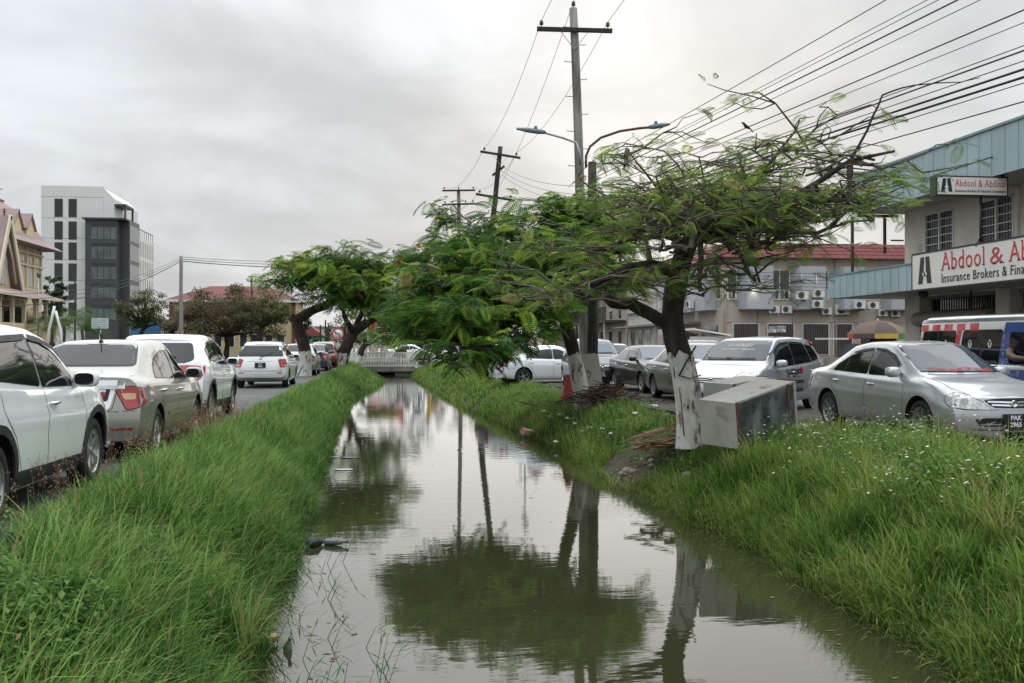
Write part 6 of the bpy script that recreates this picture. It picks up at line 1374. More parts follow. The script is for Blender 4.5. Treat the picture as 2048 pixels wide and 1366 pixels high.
    def finial(x, y, z, h): b = MB(); b.tube([(x, y, z), (x, y, z + h)], [.05, .02], 6); b.bar((x, y - h * .22, z + h * .72), (x, y + h * .22, z + h * .72), .05); b.bar((x - h * .22, y, z + h * .72), (x + h * .22, y, z + h * .72), .05); b.sph((x, y, z + h * .45), .09, 6, 4); b.build('finial', IRON, r)
    finial(cx_, cy_ - 2.6, rz_ + .14, 1.3); finial(cx_, cy_ + 2.6, rz_ + .14, 1.3)
    for k in range(7): finial(cx_ , cy_ - 1.8 + k * .6, rz_ + .14, .45)
    for k in range(8): finial(-1.6 - k * .5, gy - o.y, ap + .25, .55)
    for fy in (-1.6, 1.4):
        dm = MB(); dm.prism([(cy_ + fy - .9, wz + .6), (cy_ + fy - .9, wz + 1.2), (cy_ + fy, wz + 2.3), (cy_ + fy + .9, wz + 1.2), (cy_ + fy + .9, wz + .6)], cx_ + 1.0, cx_ + 2.9, 'yz'); d = dm.build('dormer', CRM, r); dm = MB(); dm.bar((cx_ + 1.9, cy_ + fy - 1.1, wz + 1.1), (cx_ + 1.9, cy_ + fy, wz + 2.42), 2.3, .12); dm.bar((cx_ + 1.9, cy_ + fy + 1.1, wz + 1.1), (cx_ + 1.9, cy_ + fy, wz + 2.42), 2.3, .12); dm.build('dormer_roof', PK, d)
ornate_hall()

PANE3 = pm('grey_pane', (.12, .14, .145), .3, spec=.25, var=.3, scale=.6)
def office_tower():
    D = 150; FY = 147.0; x0, x1 = Xat(82, FY), Xat(228, FY); r = empty('office_tower', (x0, FY, 0)); tag(r, 'modern white office block with dark glazed corner bay', 'building'); o = Vector((x0, FY, 0)); WT = pm('white_cladding', (.66, .66, .65), .6, var=.04, scale=.3); DK = pm('charcoal_cladding', (.052, .052, .058), .5, var=.1); Z = lambda py: Zat(py, (x0 + x1) / 2, FY)
    def part(nm, m, a0, a1, b0, b1, z0, z1, parent=None): return MB().bx(a0 - o.x, a1 - o.x, b0 - o.y, b1 - o.y, z0, z1).build(nm, m, parent or r)
    xm = Xat(206, FY); part('wall', WT, x0, xm, FY, FY + 14, 0, Z(372)); b = MB(); b.prism([(xm - o.x + .003, 0), (xm - o.x + .003, Z(374)), (x1 - o.x, Z(396)), (x1 - o.x, 0)], .05, 14); b.build('stair_wall', WT, r)
    xs1 = Xat(254, FY); part('side_wing', WT, x1 + .003, xs1, FY + .6, FY + 17, 0, Z(461))
    for py in (399, 441, 482, 524, 566): MB().bx(-.03, xm - o.x, -.02, -.002, Z(py) + .35, Z(py) + .40).build('panel_joint', GREYP, r)
    for a, b_ in ((110, 124), (138, 152)):
        for p0, p1 in ((399, 433), (444, 478), (486, 519), (528, 561), (569, 598), (606, 632)):
            w = part('window', DK, Xat(a, FY) - .08, Xat(b_, FY) + .08, FY - .05, FY - .003, Z(p1) - .08, Z(p0) + .08); part('pane', PANE, Xat(a, FY), Xat(b_, FY), FY - .065, FY - .052, Z(p1), Z(p1) + (Z(p0) - Z(p1)) * .7, w); part('pane', PANE, Xat(a, FY), Xat(b_, FY), FY - .065, FY - .052, Z(p1) + (Z(p0) - Z(p1)) * .72, Z(p0), w)
    BY = FY - 1.6; bx0, bx1 = Xat(170, BY), Xat(235, BY); part('corner_bay', DK, bx0, bx1, BY, FY - .005, 0, Z(441)); part('bay_roof', DK, bx0 - .3, bx1 + 1.2, BY - .4, FY + 6, Z(441) + .003, Z(441) + .25); part('bay_side', DK, bx1 - .003 - .4, bx1 + 1.2, FY + .02, FY + 6, 0, Z(441))
    for p0, p1 in ((448, 480), (487, 519), (527, 559), (568, 597), (610, 640)):
        for k in range(4):
            a = Xat(182, BY) + k * (Xat(233, BY) - Xat(182, BY)) / 4; w = part('bay_window', PANE3, a + .05, a + (Xat(233, BY) - Xat(182, BY)) / 4 - .05, BY - .04, BY - .003, Z(p1), Z(p0) - .55); part('pane', PANE, a + .05, a + (Xat(233, BY) - Xat(182, BY)) / 4 - .05, BY - .04, BY - .003, Z(p0) - .48, Z(p0), w)
        for k in range(5): y = FY + .3 + k * 1.15; part('bay_window', PANE3, bx1 + 1.2, bx1 + 1.24, y, y + 1.0, Z(p1), Z(p0))
    for i in range(7):
        y = FY + 6.5 + i * 1.5
        for p0, p1 in ((470, 500), (509, 540), (549, 580), (590, 618)): part('slit_window', PANE, xs1, xs1 + .05, y, y + .6, Z(p1), Z(p0))
    part('terrace_roof', DK, x1 - 1.2, xs1 - .2, FY + .2, FY + 5, Z(410), Z(406))
    for x, y in ((x1 - .8, FY + .4), (xs1 - .5, FY + .4), (xs1 - .5, FY + 4.6)): part('terrace_post', DK, x, x + .25, y, y + .25, Z(441) + .3, Z(410))
    for i in range(12): part('railing_post', DK, xs1 - .1, xs1 - .04, FY + .8 + i * 1.4, FY + .86 + i * 1.4, Z(461), Z(461) + 1.1)
    part('railing', DK, xs1 - .12, xs1 - .02, FY + .8, FY + 16.5, Z(461) + 1.1, Z(461) + 1.2)
office_tower()
def yellow_building():
    FY = 128.0; x0, x1 = Xat(338, FY), Xat(592, FY); r = empty('yellow_building', (x0, FY, 0)); tag(r, 'long yellow building with red hipped roof behind the russet tree', 'building'); YL = pm('yellow_render', (.48, .38, .22), .9, var=.08, scale=.5); RR = pm('red_roof', (.15, .035, .035), .7, var=.12, scale=.7); w = x1 - x0; zt = Zat(600, x0, FY); zr = Zat(566, x0, FY)
    MB().bx(0, w, 0, 12, 0, zt).build('wall', YL, r); b = MB(); b.add([(-.6, -.6, zt), (w + .6, -.6, zt), (w + .6, 12.6, zt), (-.6, 12.6, zt), (4, 6, zr), (w - 4, 6, zr)], [(0, 1, 5, 4), (1, 2, 5), (2, 3, 4, 5), (3, 0, 4), (3, 2, 1, 0)]); b.build('roof', RR, r)
    MB().bx(-.65, w + .65, -.7, -.6, zt - .25, zt + .05).build('gutter', FRAMEW, r)
    for k in range(9):
        a = .8 + k * (w - 1.6) / 9
        for z in (1.1, 4.0): q = MB().bx(a, a + 1.0, -.06, -.002, z, z + 1.7).build('window', FRAMEW, r); MB().bx(a + .1, a + .9, -.075, -.062, z + .1, z + 1.6).build('pane', PANE, q)
    for k in (.02, .98): MB().bx(w * k - .2, w * k + .2, -.25, -.003, 0, zt - .3).build('pilaster', RR, r)
    FY = 160.0; x0, x1 = Xat(598, FY), Xat(645, FY); r = empty('green_house', (x0, FY, 0)); tag(r, 'small green house with a red roof seen past the bent trunk', 'building'); w = x1 - x0; zt = Zat(672, x0, FY); zr = Zat(660, x0, FY)
    MB().bx(0, w, 0, 8, 0, zt).build('wall', pm('green_boards', (.12, .33, .24), .8), r); b = MB(); b.prism([(-.3, zt), (w / 2, zr + .6), (w + .3, zt)], -.4, 8.4); b.build('roof', pm('coral_roof', (.28, .07, .065), .7), r)
    for k in range(2): MB().bx(w * (.2 + .4 * k), w * (.2 + .4 * k) + .8, -.05, -.002, 1, 2.3).build('window', PANE, r)
    FY = 118.0; x0, x1 = Xat(262, FY), Xat(322, FY); r = empty('blue_white_shop', (x0, FY, 0)); tag(r, 'small white and blue shop at the foot of the office block', 'building'); w = x1 - x0; zt = Zat(640, x0, FY); MB().bx(0, w, 0, 6, 0, zt).build('wall', pm('shop_white', (.5, .55, .6), .7), r); MB().bx(0, w, -.08, -.002, zt * .6, zt).build('shop_band', pm('shop_blue', (.05, .16, .32), .6), r); MB().bx(w * .1, w * .45, -.06, -.003, 0, zt * .5).build('door', PANE, r); MB().bx(-.1, w + .1, -.15, 6.1, zt, zt + .12).build('roof', MATS['grey_roof'], r)
    FY = 240.0
    for k, (px0, px1, py, lb, m) in enumerate(((600, 700, 655, 'far pale block beyond the park to the left of the bridge', 'pale_wall'), (820, 900, 640, 'far pale block beyond the park behind the digger', 'shop_white'), (700, 820, 668, 'far low building behind the red billboard', 'old_cream'))):
        x0, x1 = Xat(px0, FY), Xat(px1, FY); r = empty('far_building', (x0, FY, 0)); tag(r, lb, 'building'); w = x1 - x0; zt = Zat(py, x0, FY); MB().bx(0, w, 0, 10, 0, zt).build('wall', MATS[m], r); MB().bx(-.3, w + .3, -.3, 10.3, zt, zt + .3).build('roof', MATS['grey_roof'], r)
        for i in range(6): MB().bx(w * (.08 + .15 * i), w * (.15 + .15 * i), -.05, -.002, zt * .5, zt * .8).build('window', PANE, r)
yellow_building()
# ================================================================== poles, wires, bridge, street things
POLEW = pm('weathered_pole', (.26, .245, .22), .95, var=.25, scale=6, bump=.6, bscale=30, col2=(.12, .11, .10), stretch=(1, 1, .12))
POLED = pm('tarred_pole', (.035, .031, .028), .95, var=.4, scale=7, bump=.5, bscale=30, col2=(.10, .085, .07), cut=(.5, .7), stretch=(1, 1, .15))
ARMW = pm('dark_crossarm', (.035, .032, .03), .95, var=.3, scale=9); GLZ = pm('insulator', (.03, .022, .02), .25, coat=.6)
WIRE = pm('wire_black', (.012, .012, .013), .6); WIREG = pm('wire_grey', (.16, .16, .16), .5, .4)
def pole(label, base, top, r0, r1, mat, arms, pegs=False, braces=True, cat='utility pole'):
    base, top = Vector(base), Vector(top); r = empty('utility_pole', base); tag(r, label, cat); T = top - base
    rn = random.Random(len(label)); pts = [Vector((0, 0, -.2))] + [T * t + Vector((rn.uniform(-.02, .02), 0, 0)) for t in (.15, .3, .45, .6, .75, .9, 1)]
    MB().tube(pts, [r0 + (r1 - r0) * i / 7 for i in range(8)], 12).build('shaft', mat, r)
    ends = []
    for a, b, ins in arms:
        a, b = Vector(a) - base, Vector(b) - base; off = Vector((0, -r1 - .06, 0)); MB().bar(a + off, b + off, .11, .11).build('crossarm', ARMW, r)
        n = len(ins)
        for t in ins:
            p = a.lerp(b, t) + off; m = MB(); m.lathe([(.012, .04), (.012, .11), (.05, .12), (.065, .15), (.05, .18), (.06, .2), (.045, .24), (.001, .26)], 10, 'z', p); m.build('insulator', GLZ, r); ends.append(base + p + Vector((0, 0, .25)))
        if braces:
            c = a.lerp(b, .5); dn = Vector((0, -r1 - .03, -.55)); 
            for t in (.3, .7): MB().bar(a.lerp(b, t) + off, c + dn, .035, .012).build('brace', STEEL, r)
    if pegs:
        for k in range(11):
            t = .5 + .045 * k; p = T * t; s = 1 if k % 2 else -1; MB().tube([p, p + Vector((s * (.2 + r1), 0, .01)), p + Vector((s * (.2 + r1), 0, .05))], .012, 6).build('step_peg', STEEL, r)
    return r, ends
def wire(name_label, a, b, sag, rad=.009, m=None, group='overhead wires', n=18):
    a, b = Vector(a), Vector(b); pts = [a.lerp(b, t) - Vector((0, 0, sag * 4 * t * (1 - t))) for t in np.linspace(0, 1, n)]
    return tag(MB().tube(pts, rad, 5, False).build('overhead_wire', m or WIRE, fix=False), name_label, 'wire', group)
def poles():
    D = 28.6
    r, e1 = pole('tall weathered pole with climbing pegs and one crossarm', gnd(1174, D), at(1147, 16, D), .16, .115, POLEW, [(at(1072, 61, D), at(1222, 65, D), (.06, .94))], True)
    top = at(1147, 16, D); m = MB(); m.lathe([(.012, 0), (.012, .06), (.05, .07), (.065, .1), (.05, .14), (.06, .16), (.04, .2), (.001, .22)], 10, 'z', top - gnd(1174, D)); m.build('insulator', GLZ, r); e1.append(top + Vector((0, 0, .2)))
    r2, _ = pole('short dark tarred pole standing beside the tall pegged pole', gnd(1185, 27.5), at(1184, 324, 27.5), .17, .115, POLED, [])
    r3, e2 = pole('leaning pole with two crossarms behind the green crown', gnd(953, 52), at(1001, 293, 52), .17, .12, POLED, [(at(960, 304, 52), at(1040, 317, 52), (.1, .9)), (at(951, 389, 52), at(1028, 402, 52), (.1, .5, .9)), (at(984, 352, 52.2), at(1008, 333, 52.2), ())])
    r4, e3 = pole('upright far pole with two crossarms, left of the leaning pole', gnd(922, 69), at(917, 379, 69), .15, .12, POLEW, [(at(884, 382, 69), at(950, 381, 69), (.06, .5, .94)), (at(884, 410, 69), at(951, 408, 69), (.08, .3, .7, .92))])
    r5, e4 = pole('grey concrete pole with a bundle of service wires on the left', gnd(362, 85), at(362, 512, 85), .19, .14, pm('grey_pole', (.24, .235, .225), .9, var=.12, scale=4), [])
    pole('thin dark pole behind the russet tree', gnd(503, 118), at(503, 555, 118), .15, .11, POLED, [(at(494, 562, 118), at(513, 563, 118), (.1, .9))], braces=False)
    for px, py, d, lb in ((641, 650, 110, 'first thin pole past the bent tree, far up the left street'), (651, 640, 125, 'thin far pole just right of the first one past the bent tree'), (657, 646, 140, 'farthest thin pole up the left street'), (150, 556, 105, 'thin dark pole before the dark bay of the office block'), (1130, 600, 95, 'thin pole in front of the cream hall')):
        pole(lb, gnd(px, d), at(px, py, d), .12, .09, POLED if px != 1130 else POLEW, [], braces=False)
    # lines over the canal
    for k, (p, q) in enumerate(((e1[0], (3.9, -22, 11.2)), (e1[1], (6.1, -22, 11.2)), (e1[2], (5.0, -22, 12.0)))):
        tag(wire(('left', 'right', 'middle')[k] + ' conductor climbing from the tall pegged pole towards the camera', p, q, .5, .008, WIREG), None, None, 'line conductors'); 
    for k in range(3): wire(('left', 'right', 'middle')[k] + ' conductor between the tall pegged pole and the leaning pole', e1[k], e2[(0, 1, 3)[k]], .55, .008, WIREG, 'line conductors')
    for k in range(4): wire('thin conductor between the leaning pole and the far pole', e2[k], e3[(0, 2, 3, 6)[k]], .8, .010, WIREG, 'line conductors')
    for k in range(3): wire('thin conductor hanging from the leaning pole towards the tarred pole', at(1000 + 2 * k, 330 + 10 * k, 52), at(1180, 372 + 18 * k, 29), .3, .010, WIREG, 'line conductors')
    ep = Vector((9.5, -8, 0)); st = gnd(1186, 28.4); ow = -1; ORD = 'first second third fourth fifth sixth seventh eighth ninth tenth eleventh twelfth thirteenth fourteenth'.split(); LCR = ('left', 'right', 'middle'); UML = ('lowest', 'middle', 'highest')
    for z0, z1, rd, dx in ((6.5, 6.75, .008, 0), (6.3, 6.35, .006, .2), (6.25, 6.28, .006, .3), (6.15, 6.0, .012, .1), (6.05, 5.85, .006, .2), (5.8, 5.2, .010, -.1), (5.75, 5.1, .006, .3), (5.5, 4.9, .007, .6), (5.45, 4.6, .012, 0), (5.4, 4.5, .007, .3), (5.3, 4.36, .017, .2), (5.25, 4.26, .018, .35), (5.1, 4.2, .007, .1), (4.95, 3.95, .009, .3)):
        ow += 1; wire(ORD[ow] + ' black service wire from the top, running through the bare crown', st + Vector((0, 0, z0)), ep + Vector((dx, 0, z1)), .12, rd, WIRE, 'service wires at upper right')
    for k in range(6): wire(ORD[k] + ' thin wire from the top crossing before the beige building', at(1190, 530 + 6 * k, 50), at(1830, 548 + 7 * k, 52), .15, .012, WIRE, 'wires before the beige building')
    for k, (sx, dz, rd) in enumerate(((-22, -.3, .03), (-22, -.15, .018), (-22, .05, .014))):
        wire(UML[k] + ' service wire sagging left from the concrete pole', at(362, 522 - 4 * k, 85), at(-60, 612 - 14 * k, 55), 1.1, rd, WIRE, 'wires on the concrete pole'); wire(UML[k] + ' service wire running right from the concrete pole', at(362, 522 - 4 * k, 85), at(800, 528 - 8 * k, 110), .5, rd + .006, WIRE, 'wires on the concrete pole right')
    # street lamps on arms
    for lb, pts, h0, h1, m in (('street lamp reaching left on a grey arm', [(1160, 330), (1158, 300), (1152, 285), (1125, 275), (1085, 264)], (1088, 264), (1033, 257), STEEL), ('street lamp reaching right on a rusty curved arm', [(1172, 335), (1172, 312), (1180, 293), (1202, 275), (1240, 262), (1280, 256), (1305, 254)], (1300, 254), (1340, 248), RUST)):
        P = [at(x, y, 27.75) for x, y in pts]; r = empty('street_lamp', P[0]); tag(r, lb, 'street lamp'); MB().tube([p - P[0] for p in P], .035, 8).build('arm', m, r)
        a, b = at(*h0, 27.75) - P[0], at(*h1, 27.75) - P[0]; u = (b - a); h = MB(); h.tube([a - u * .05, a + u * .2, a + u * .6, a + u], [.05, .075, .07, .03], 8); h.build('lamp_head', pm('lamp_blue_grey', (.15, .18, .20), .5), r); c = MB(); q = a + u * .3; c.cyl((q.x, q.y, q.z + .05), .045, .09, 10); c.build('photocell', pm('photocell', (.06, .16, .24), .4), r)
    # phone mast above the trees
    r = empty('antenna_mast', gnd(1050, 95)); tag(r, 'small white phone antenna mast rising above the green crown', 'antenna'); z = lambda y: at(1050, y, 95).z; MB().tube([(0, 0, 0), (0, 0, z(408))], .09, 8).build('mast', STEEL, r)
    for dx, y0, y1 in ((-.25, 432, 450), (.2, 418, 436), (-.05, 425, 440)): MB().bx(dx - .12, dx + .12, -.2, -.08, z(y1), z(y0)).build('panel_antenna', FRAMEW, r)
poles()

def bridge():
    Y = 76.0; r = empty('footbridge', (0, Y, -.3)); tag(r, 'low concrete bridge over the canal with white picket railings', 'bridge'); x0, x1 = Xat(697, Y), Xat(833, Y); z0 = -.3
    MB().bx(x0 - .6, x1 + .6, .15, 8.4, -.38, 0.02).build('deck', CONC, r); MB().bx(x0 - .6, x1 + .6, 0, .147, -.30, .08).build('edge_beam', CONC, r)
    MB().bx(x0 - 1, x0 + 1.1, .3, 8.2, -1.6, -.383).build('abutment', CONC, r); MB().bx(x1 - 1.6, x1 + 1, .3, 8.2, -1.6, -.383).build('abutment', CONC, r)
    zt = Zat(704, 0, Y) - z0; WP = pm('white_picket', (.70, .70, .66), .7, var=.12, scale=3)
    for yy in (.06, 8.2):
        for z in (.10, zt * .5, zt - .12): MB().bx(x0, x1, yy - .03, yy + .03, z, z + .085).build('rail', WP, r)
        n = 40
        base = MB().box((0, 0, zt / 2), (.065, .03, zt - .06)).mesh('picket', WP)
        for k in range(n):
            if yy > 1 and k % 2: continue
            x = x0 + .12 + (x1 - x0 - .24) * k / (n - 1); link('picket', base, None, r, (x, yy - .05, .04))
        for x in (x0, x1): b = MB(); b.bx(x - .11, x + .11, yy - .11, yy + .11, -.05, zt + .12); b.box((x, yy, zt + .17), (.28, .28, .1), taper=.4); b.build('gate_post', WP, r)
bridge()

# ------------------------------------------------------------------ people
SKIN = pm('skin', (.10, .055, .035), .55, var=.08, scale=12); HAIR = pm('hair', (.012, .010, .009), .8)
def person(label, loc, rz, h, top, bottom, pose='stand', veil=None, seat=False):
    k = h / 1.75; J = {'pel': (0, 0, .93), 'wai': (0, 0, 1.08), 'che': (.01, 0, 1.30), 'nec': (.0, 0, 1.47), 'hd0': (.01, 0, 1.56), 'hd1': (.015, 0, 1.68)}; rad = {'pel': .155, 'wai': .14, 'che': .165, 'nec': .06, 'hd0': .09, 'hd1': .088}; E = [('pel', 'wai'), ('wai', 'che'), ('che', 'nec'), ('nec', 'hd0'), ('hd0', 'hd1')]
    for s, n in ((1, 'l'), (-1, 'r')):
        st = .12 * s if pose == 'walk' else 0
        if seat: leg = [(.08, s * .1, .86), (.42, s * .12, .84), (.46, s * .12, .46), (.58, s * .12, .42)]
        else: leg = [(0, s * .1, .84), (.03 + st, s * .105, .48), (-.01 + st * 1.3, s * .11, .09), (.13 + st * 1.3, s * .12, .04)]
        for i, (p, r_) in enumerate(zip(leg, (.095, .066, .045, .04))): J[f'{n}l{i}'] = p; rad[f'{n}l{i}'] = r_
        E += [('pel', n + 'l0')] + [(f'{n}l{i}', f'{n}l{i + 1}') for i in range(3)]
        arm = {'stand': [(0, s * .19, 1.38), (-.03, s * .24, 1.10), (.06, s * .22, .88), (.09, s * .21, .80)], 'walk': [(0, s * .19, 1.38), (-.03 - st, s * .23, 1.12), (.06 - st * 1.5, s * .22, .90), (.09 - st * 1.6, s * .21, .82)], 'talk': [(0, s * .19, 1.38), (.03, s * .25, 1.12), (.25, s * .14, 1.12), (.33, s * .1, 1.14)], 'raise': [(0, s * .19, 1.38), (.1, s * .34, 1.45), (.12, s * .24, 1.66), (.13, s * .2, 1.72)], 'drive': [(0, s * .19, 1.38), (.16, s * .30, 1.16), (.42, s * .26, 1.16), (.5, s * .2, 1.17)]}[pose]
        for i, (p, r_) in enumerate(zip(arm, (.062, .047, .034, .036))): J[f'{n}a{i}'] = p; rad[f'{n}a{i}'] = r_
        E += [('che', n + 'a0')] + [(f'{n}a{i}', f'{n}a{i + 1}') for i in range(3)]
    keys = list(J); me = bpy.data.meshes.new('body'); me.from_pydata([Vector(J[q]) * k for q in keys], [(keys.index(a), keys.index(b)) for a, b in E], []); o = link('tmp_body', me)
    md = o.modifiers.new('s', 'SKIN'); sv = me.skin_vertices[0].data
    for i, q in enumerate(keys): sv[i].radius = (rad[q] * k, rad[q] * k * (1.12 if q in ('che', 'pel', 'wai') else 1)); sv[i].use_root = q == 'pel'
    sd = o.modifiers.new('d', 'SUBSURF'); sd.levels = 1; sd.render_levels = 1
    out = bpy.data.meshes.new_from_object(o.evaluated_get(bpy.context.evaluated_depsgraph_get())); bpy.data.objects.remove(o)
    for m in (top, bottom, SKIN, HAIR): out.materials.append(m)
    for p in out.polygons:
        c = p.center / k; p.use_smooth = True; arm_ = abs(c.y) > .2 and c.z < 1.22 and c.z > .7 and not seat
        if c.z > 1.62 or (c.z > 1.52 and c.x < -.01): p.material_index = 3
        elif c.z > 1.44: p.material_index = 2
        elif c.z < .93 and not (abs(c.y) > .185): p.material_index = 1
        elif arm_ or (pose in ('drive', 'raise', 'talk') and (abs(c.y) > .24 or c.x > .22)): p.material_index = 2
    r = empty('person', loc, rz); tag(r, label, 'person'); link('body', out, None, r)
    if veil: b = MB(); b.sph((-.03 * k, 0, 1.60 * k), .125 * k, 12, 8, (1, 1, 1.1)); b.tube([(-.06 * k, 0, 1.52 * k), (-.1 * k, 0, 1.25 * k)], [.13 * k, .16 * k], 10); b.build('head_scarf', veil, r)
    return r
CL = lambda n, c: pm(n, c, .9, var=.15, scale=10)
person('person in a black top and blue jeans on the bridge', (Xat(797, 77), 77.2, -.28), R(80), 1.66, CL('black_cloth', (.012, .012, .014)), CL('jeans', (.03, .06, .13)), 'talk')
person('person in dark red with a head scarf on the bridge', (Xat(808, 77), 77.4, -.28), R(100), 1.62, CL('maroon_cloth', (.10, .015, .018)), CL('maroon_cloth', (.10, .015, .018)), 'stand', veil=CL('maroon_cloth', (.1, .01, .01)))
person('person with raised arms behind the white saloon under the branches', gnd(1098, 44), R(-80), 1.72, CL('black_cloth', (0, 0, 0)), CL('grey_cloth', (.06, .06, .065)), 'raise')
person('person whose head shows over the dark car, left of the barred windows', gnd(1452, 47), R(-100), 1.78, CL('navy_cloth', (.03, .035, .06)), CL('grey_cloth', (0, 0, 0)), 'stand')
person('person walking past the blue and white window signs', gnd(1533, 50), R(0), 1.72, CL('grey_cloth', (0, 0, 0)), CL('black_cloth', (0, 0, 0)), 'walk')

# ------------------------------------------------------------------ the painted minibus
def minibus():
    L, W_, H = 4.7, 1.7, 1.98; x0, x1 = -L / 2, L / 2
    sp = dict(L=L, W=W_, H=H, wr=.31, fa=x1 - 1.0, ra=x0 + 1.05, x0=x0, x1=x1, sig=.06, crease=.004,
        top=[(x0, H - .06), (x0 + .3, H - .01), (x0 + 1.5, H), (x1 - 1.2, H - .02), (x1 - .85, H - .07), (x1 - .2, 1.12), (x1 - .1, 1.02), (x1, .94)],
        shoulder=[(x0, 1.08), (x1 - .9, 1.05), (x1 - .2, 1.0), (x1, .9)], bottom=[(x0, .34), (x0 + .4, .27), (x1 - .4, .27), (x1, .3)],
        width=[(x0, W_ / 2 - .05), (x0 + .15, W_ / 2 - .01), (x0 + .5, W_ / 2), (x1 - .4, W_ / 2), (x1, W_ / 2 - .07)], topw=[(x0, W_ / 2 - .13), (x0 + .4, W_ / 2 - .12), (x1 - 1.0, W_ / 2 - .12), (x1 - .2, W_ / 2 - .1), (x1, W_ / 2 - .14)],
        flean=[(.3, .05), (.5, 0), (.7, 0), (1.0, .06)], rlean=[(.3, .04), (.5, 0), (.9, 0), (1.1, .03), (H, .14)], rlen=.5)
    Y1 = Yat(1822, 10.75); c = Car(sp); BLUE = paint('bus_blue', (.02, .06, .22), 0, .3); BRED = paint('bus_red', (.50, .02, .03), 0, .3); BW = paint('bus_white', (.62, .61, .56), 0, .3); BGR = paint('bus_roof', (.12, .15, .18), .2, .35)
    place(c, 'minibus', (10.75 + W_ / 2, Y1 - L / 2, 0), DN, 'minibus painted with red stripes and white marks on blue', 'minibus'); link('body', c.body_mesh(BW), None, c.root)
    c.patch('roof_paint', 'T', [(x0 + .12, -.66), (x1 - 1.0, -.68), (x1 - 1.0, .68), (x0 + .12, .66)], BGR, .004, rnd=.1)
    zt = 1.80
    for v in ('R', 'L'):
        c.line('roof_gutter', v, [(x0 + .15, H - .115), (x1 - 1.05, H - .125)], BGR, .05, .012)
        c.patch('blue_panel', v, [(x1 - 2.35, .36), (x1 - 2.0, .98), (x1 - 1.74, zt), (x1 - .8, zt - .02), (x1 - .3, 1.1), (x1 - .1, .86), (x1 - .12, .4)], BLUE, .003, cell=.12)
        for a in range(5): xx = x0 + .22 + a * .42; c.patch('red_stripe', v, [(xx, zt + .0), (xx + .27, zt + .0), (xx + .27, zt - .13), (xx, zt - .13)], BRED, .004, cell=.2)
        c.patch('red_stripe', v, [(x0 + .03, .5), (x0 + .2, .5), (x0 + .32, zt - .25), (x0 + .2, zt - .25), (x0 + .05, 1.1)], BRED, .004, cell=.15)
        c.patch('red_stripe', v, [(x0 + 1.42, 1.18), (x0 + 1.52, zt - .02), (x0 + 1.68, zt - .02), (x0 + 1.55, 1.18)], BRED, .0045, cell=.2)
        for q in range(3): xx = x0 + .9 + q * .62; c.patch('red_stripe', v, [(xx, 1.0), (xx + .22, 1.0), (xx + .62, .4), (xx + .4, .4)], BRED, .004, cell=.2)
        for poly in ([(x0 + .2, 1.02), (x0 + .32, zt - .13), (x0 + 1.47, zt - .13), (x0 + 1.40, 1.02)], [(x0 + 1.62, 1.02), (x0 + 1.72, zt - .13), (x0 + 2.9, zt - .13), (x0 + 2.8, 1.0)], [(x1 - 1.62, 1.07), (x1 - 1.58, zt - .17), (x1 - 1.02, zt - .2), (x1 - .52, 1.18), (x1 - .5, 1.07)]):
            window(c, v, poly, rnd=.07)
        for xx in (x0 + .84, x0 + 2.27): c.line('window_bar', v, [(xx, 1.03), (xx + .04, zt - .14)], BLACK, .03, .008)
        def mark(cx_, cz_, s, mm, disc=False):
            if disc: c.patch('window_mark', v, [(cx_ + s * .62 * math.cos(a), cz_ + s * .8 * math.sin(a)) for a in np.linspace(0, 6.283, 17)[:-1]], BLACK, .0075, cell=.2, skirt=.002); c.patch('window_mark', v, [(cx_ + s * .55 * math.cos(a), cz_ + s * .72 * math.sin(a)) for a in np.linspace(0, 6.283, 17)[:-1]], BW, .0085, cell=.2, skirt=.002); mm = BLACK
            me = text_mesh('Y', s * (1.15 if disc else 1.5), .001, bold=.012 * s / .1 * .5)
            sg = 1 if v == 'R' else -1
            for q in me.vertices: p, n, d = c.hit(v, cx_ + sg * q.co.x, cz_ + q.co.y); q.co = p + n * (.0105 if disc else .0065)
            link('paint_mark', me, mm, c.root)
        for cx_ in (x0 + .55, x0 + 1.15, x0 + 1.95, x0 + 2.55): mark(cx_, 1.42, .105, BW, True)
        if v == 'R':
            rn = random.Random(3)
            for i in range(5):
                for j in range(7):
                    cx_, cz_ = x1 - 2.0 + i * .36 + (j % 2) * .18, .5 + j * .2
                    if j >= 3 and -1.68 < cx_ - x1 < -.45 and cz_ < 1.82: continue
                    if cx_ < x1 - 2.06 + (cz_ - .36) * .26 + .06 or cx_ > x1 - .3: continue
                    if cz_ > 1.74: continue
                    mark(cx_, cz_, .085, BW)
            for j in range(5): mark(x1 - 1.76, 1.08 + j * .15, .07, BW)
    c.patch('windscreen', 'F', [(-.66, 1.2), (.66, 1.2), (.6, H - .14), (-.6, H - .14)], SCREEN, .005, rnd=.08, cell=.06)
    c.patch('rear_window', 'B', [(-.62, 1.2), (.62, 1.2), (.58, H - .17), (-.58, H - .17)], GLASS, .005, rnd=.06)
    for v in ('BR', 'BL'): c.patch('tail_light', v, cpoly(v, [(-.03, .7), (.1, .7), (.1, 1.0), (-.03, 1.0)]), REDL, .008)
    for v in ('FR', 'FL'): c.patch('headlight', v, cpoly(v, [(-.05, .62), (.28, .62), (.28, .8), (-.05, .82)]), CLEARL, .008)
    for sd in (1, -1): mirror_part(c, sd, x1 - .48, 1.08, BLACK)
    handle_part(c, 'R', x1 - 1.66, .98, BLACK); handle_part(c, 'R', x0 + 1.72, 1.02, BLACK); seams(c, 'R', [[(x0 + 1.6, zt), (x0 + 1.58, .34)], [(x1 - 1.7, zt), (x1 - 1.72, .34)]]); add_wheels(c, 'six')
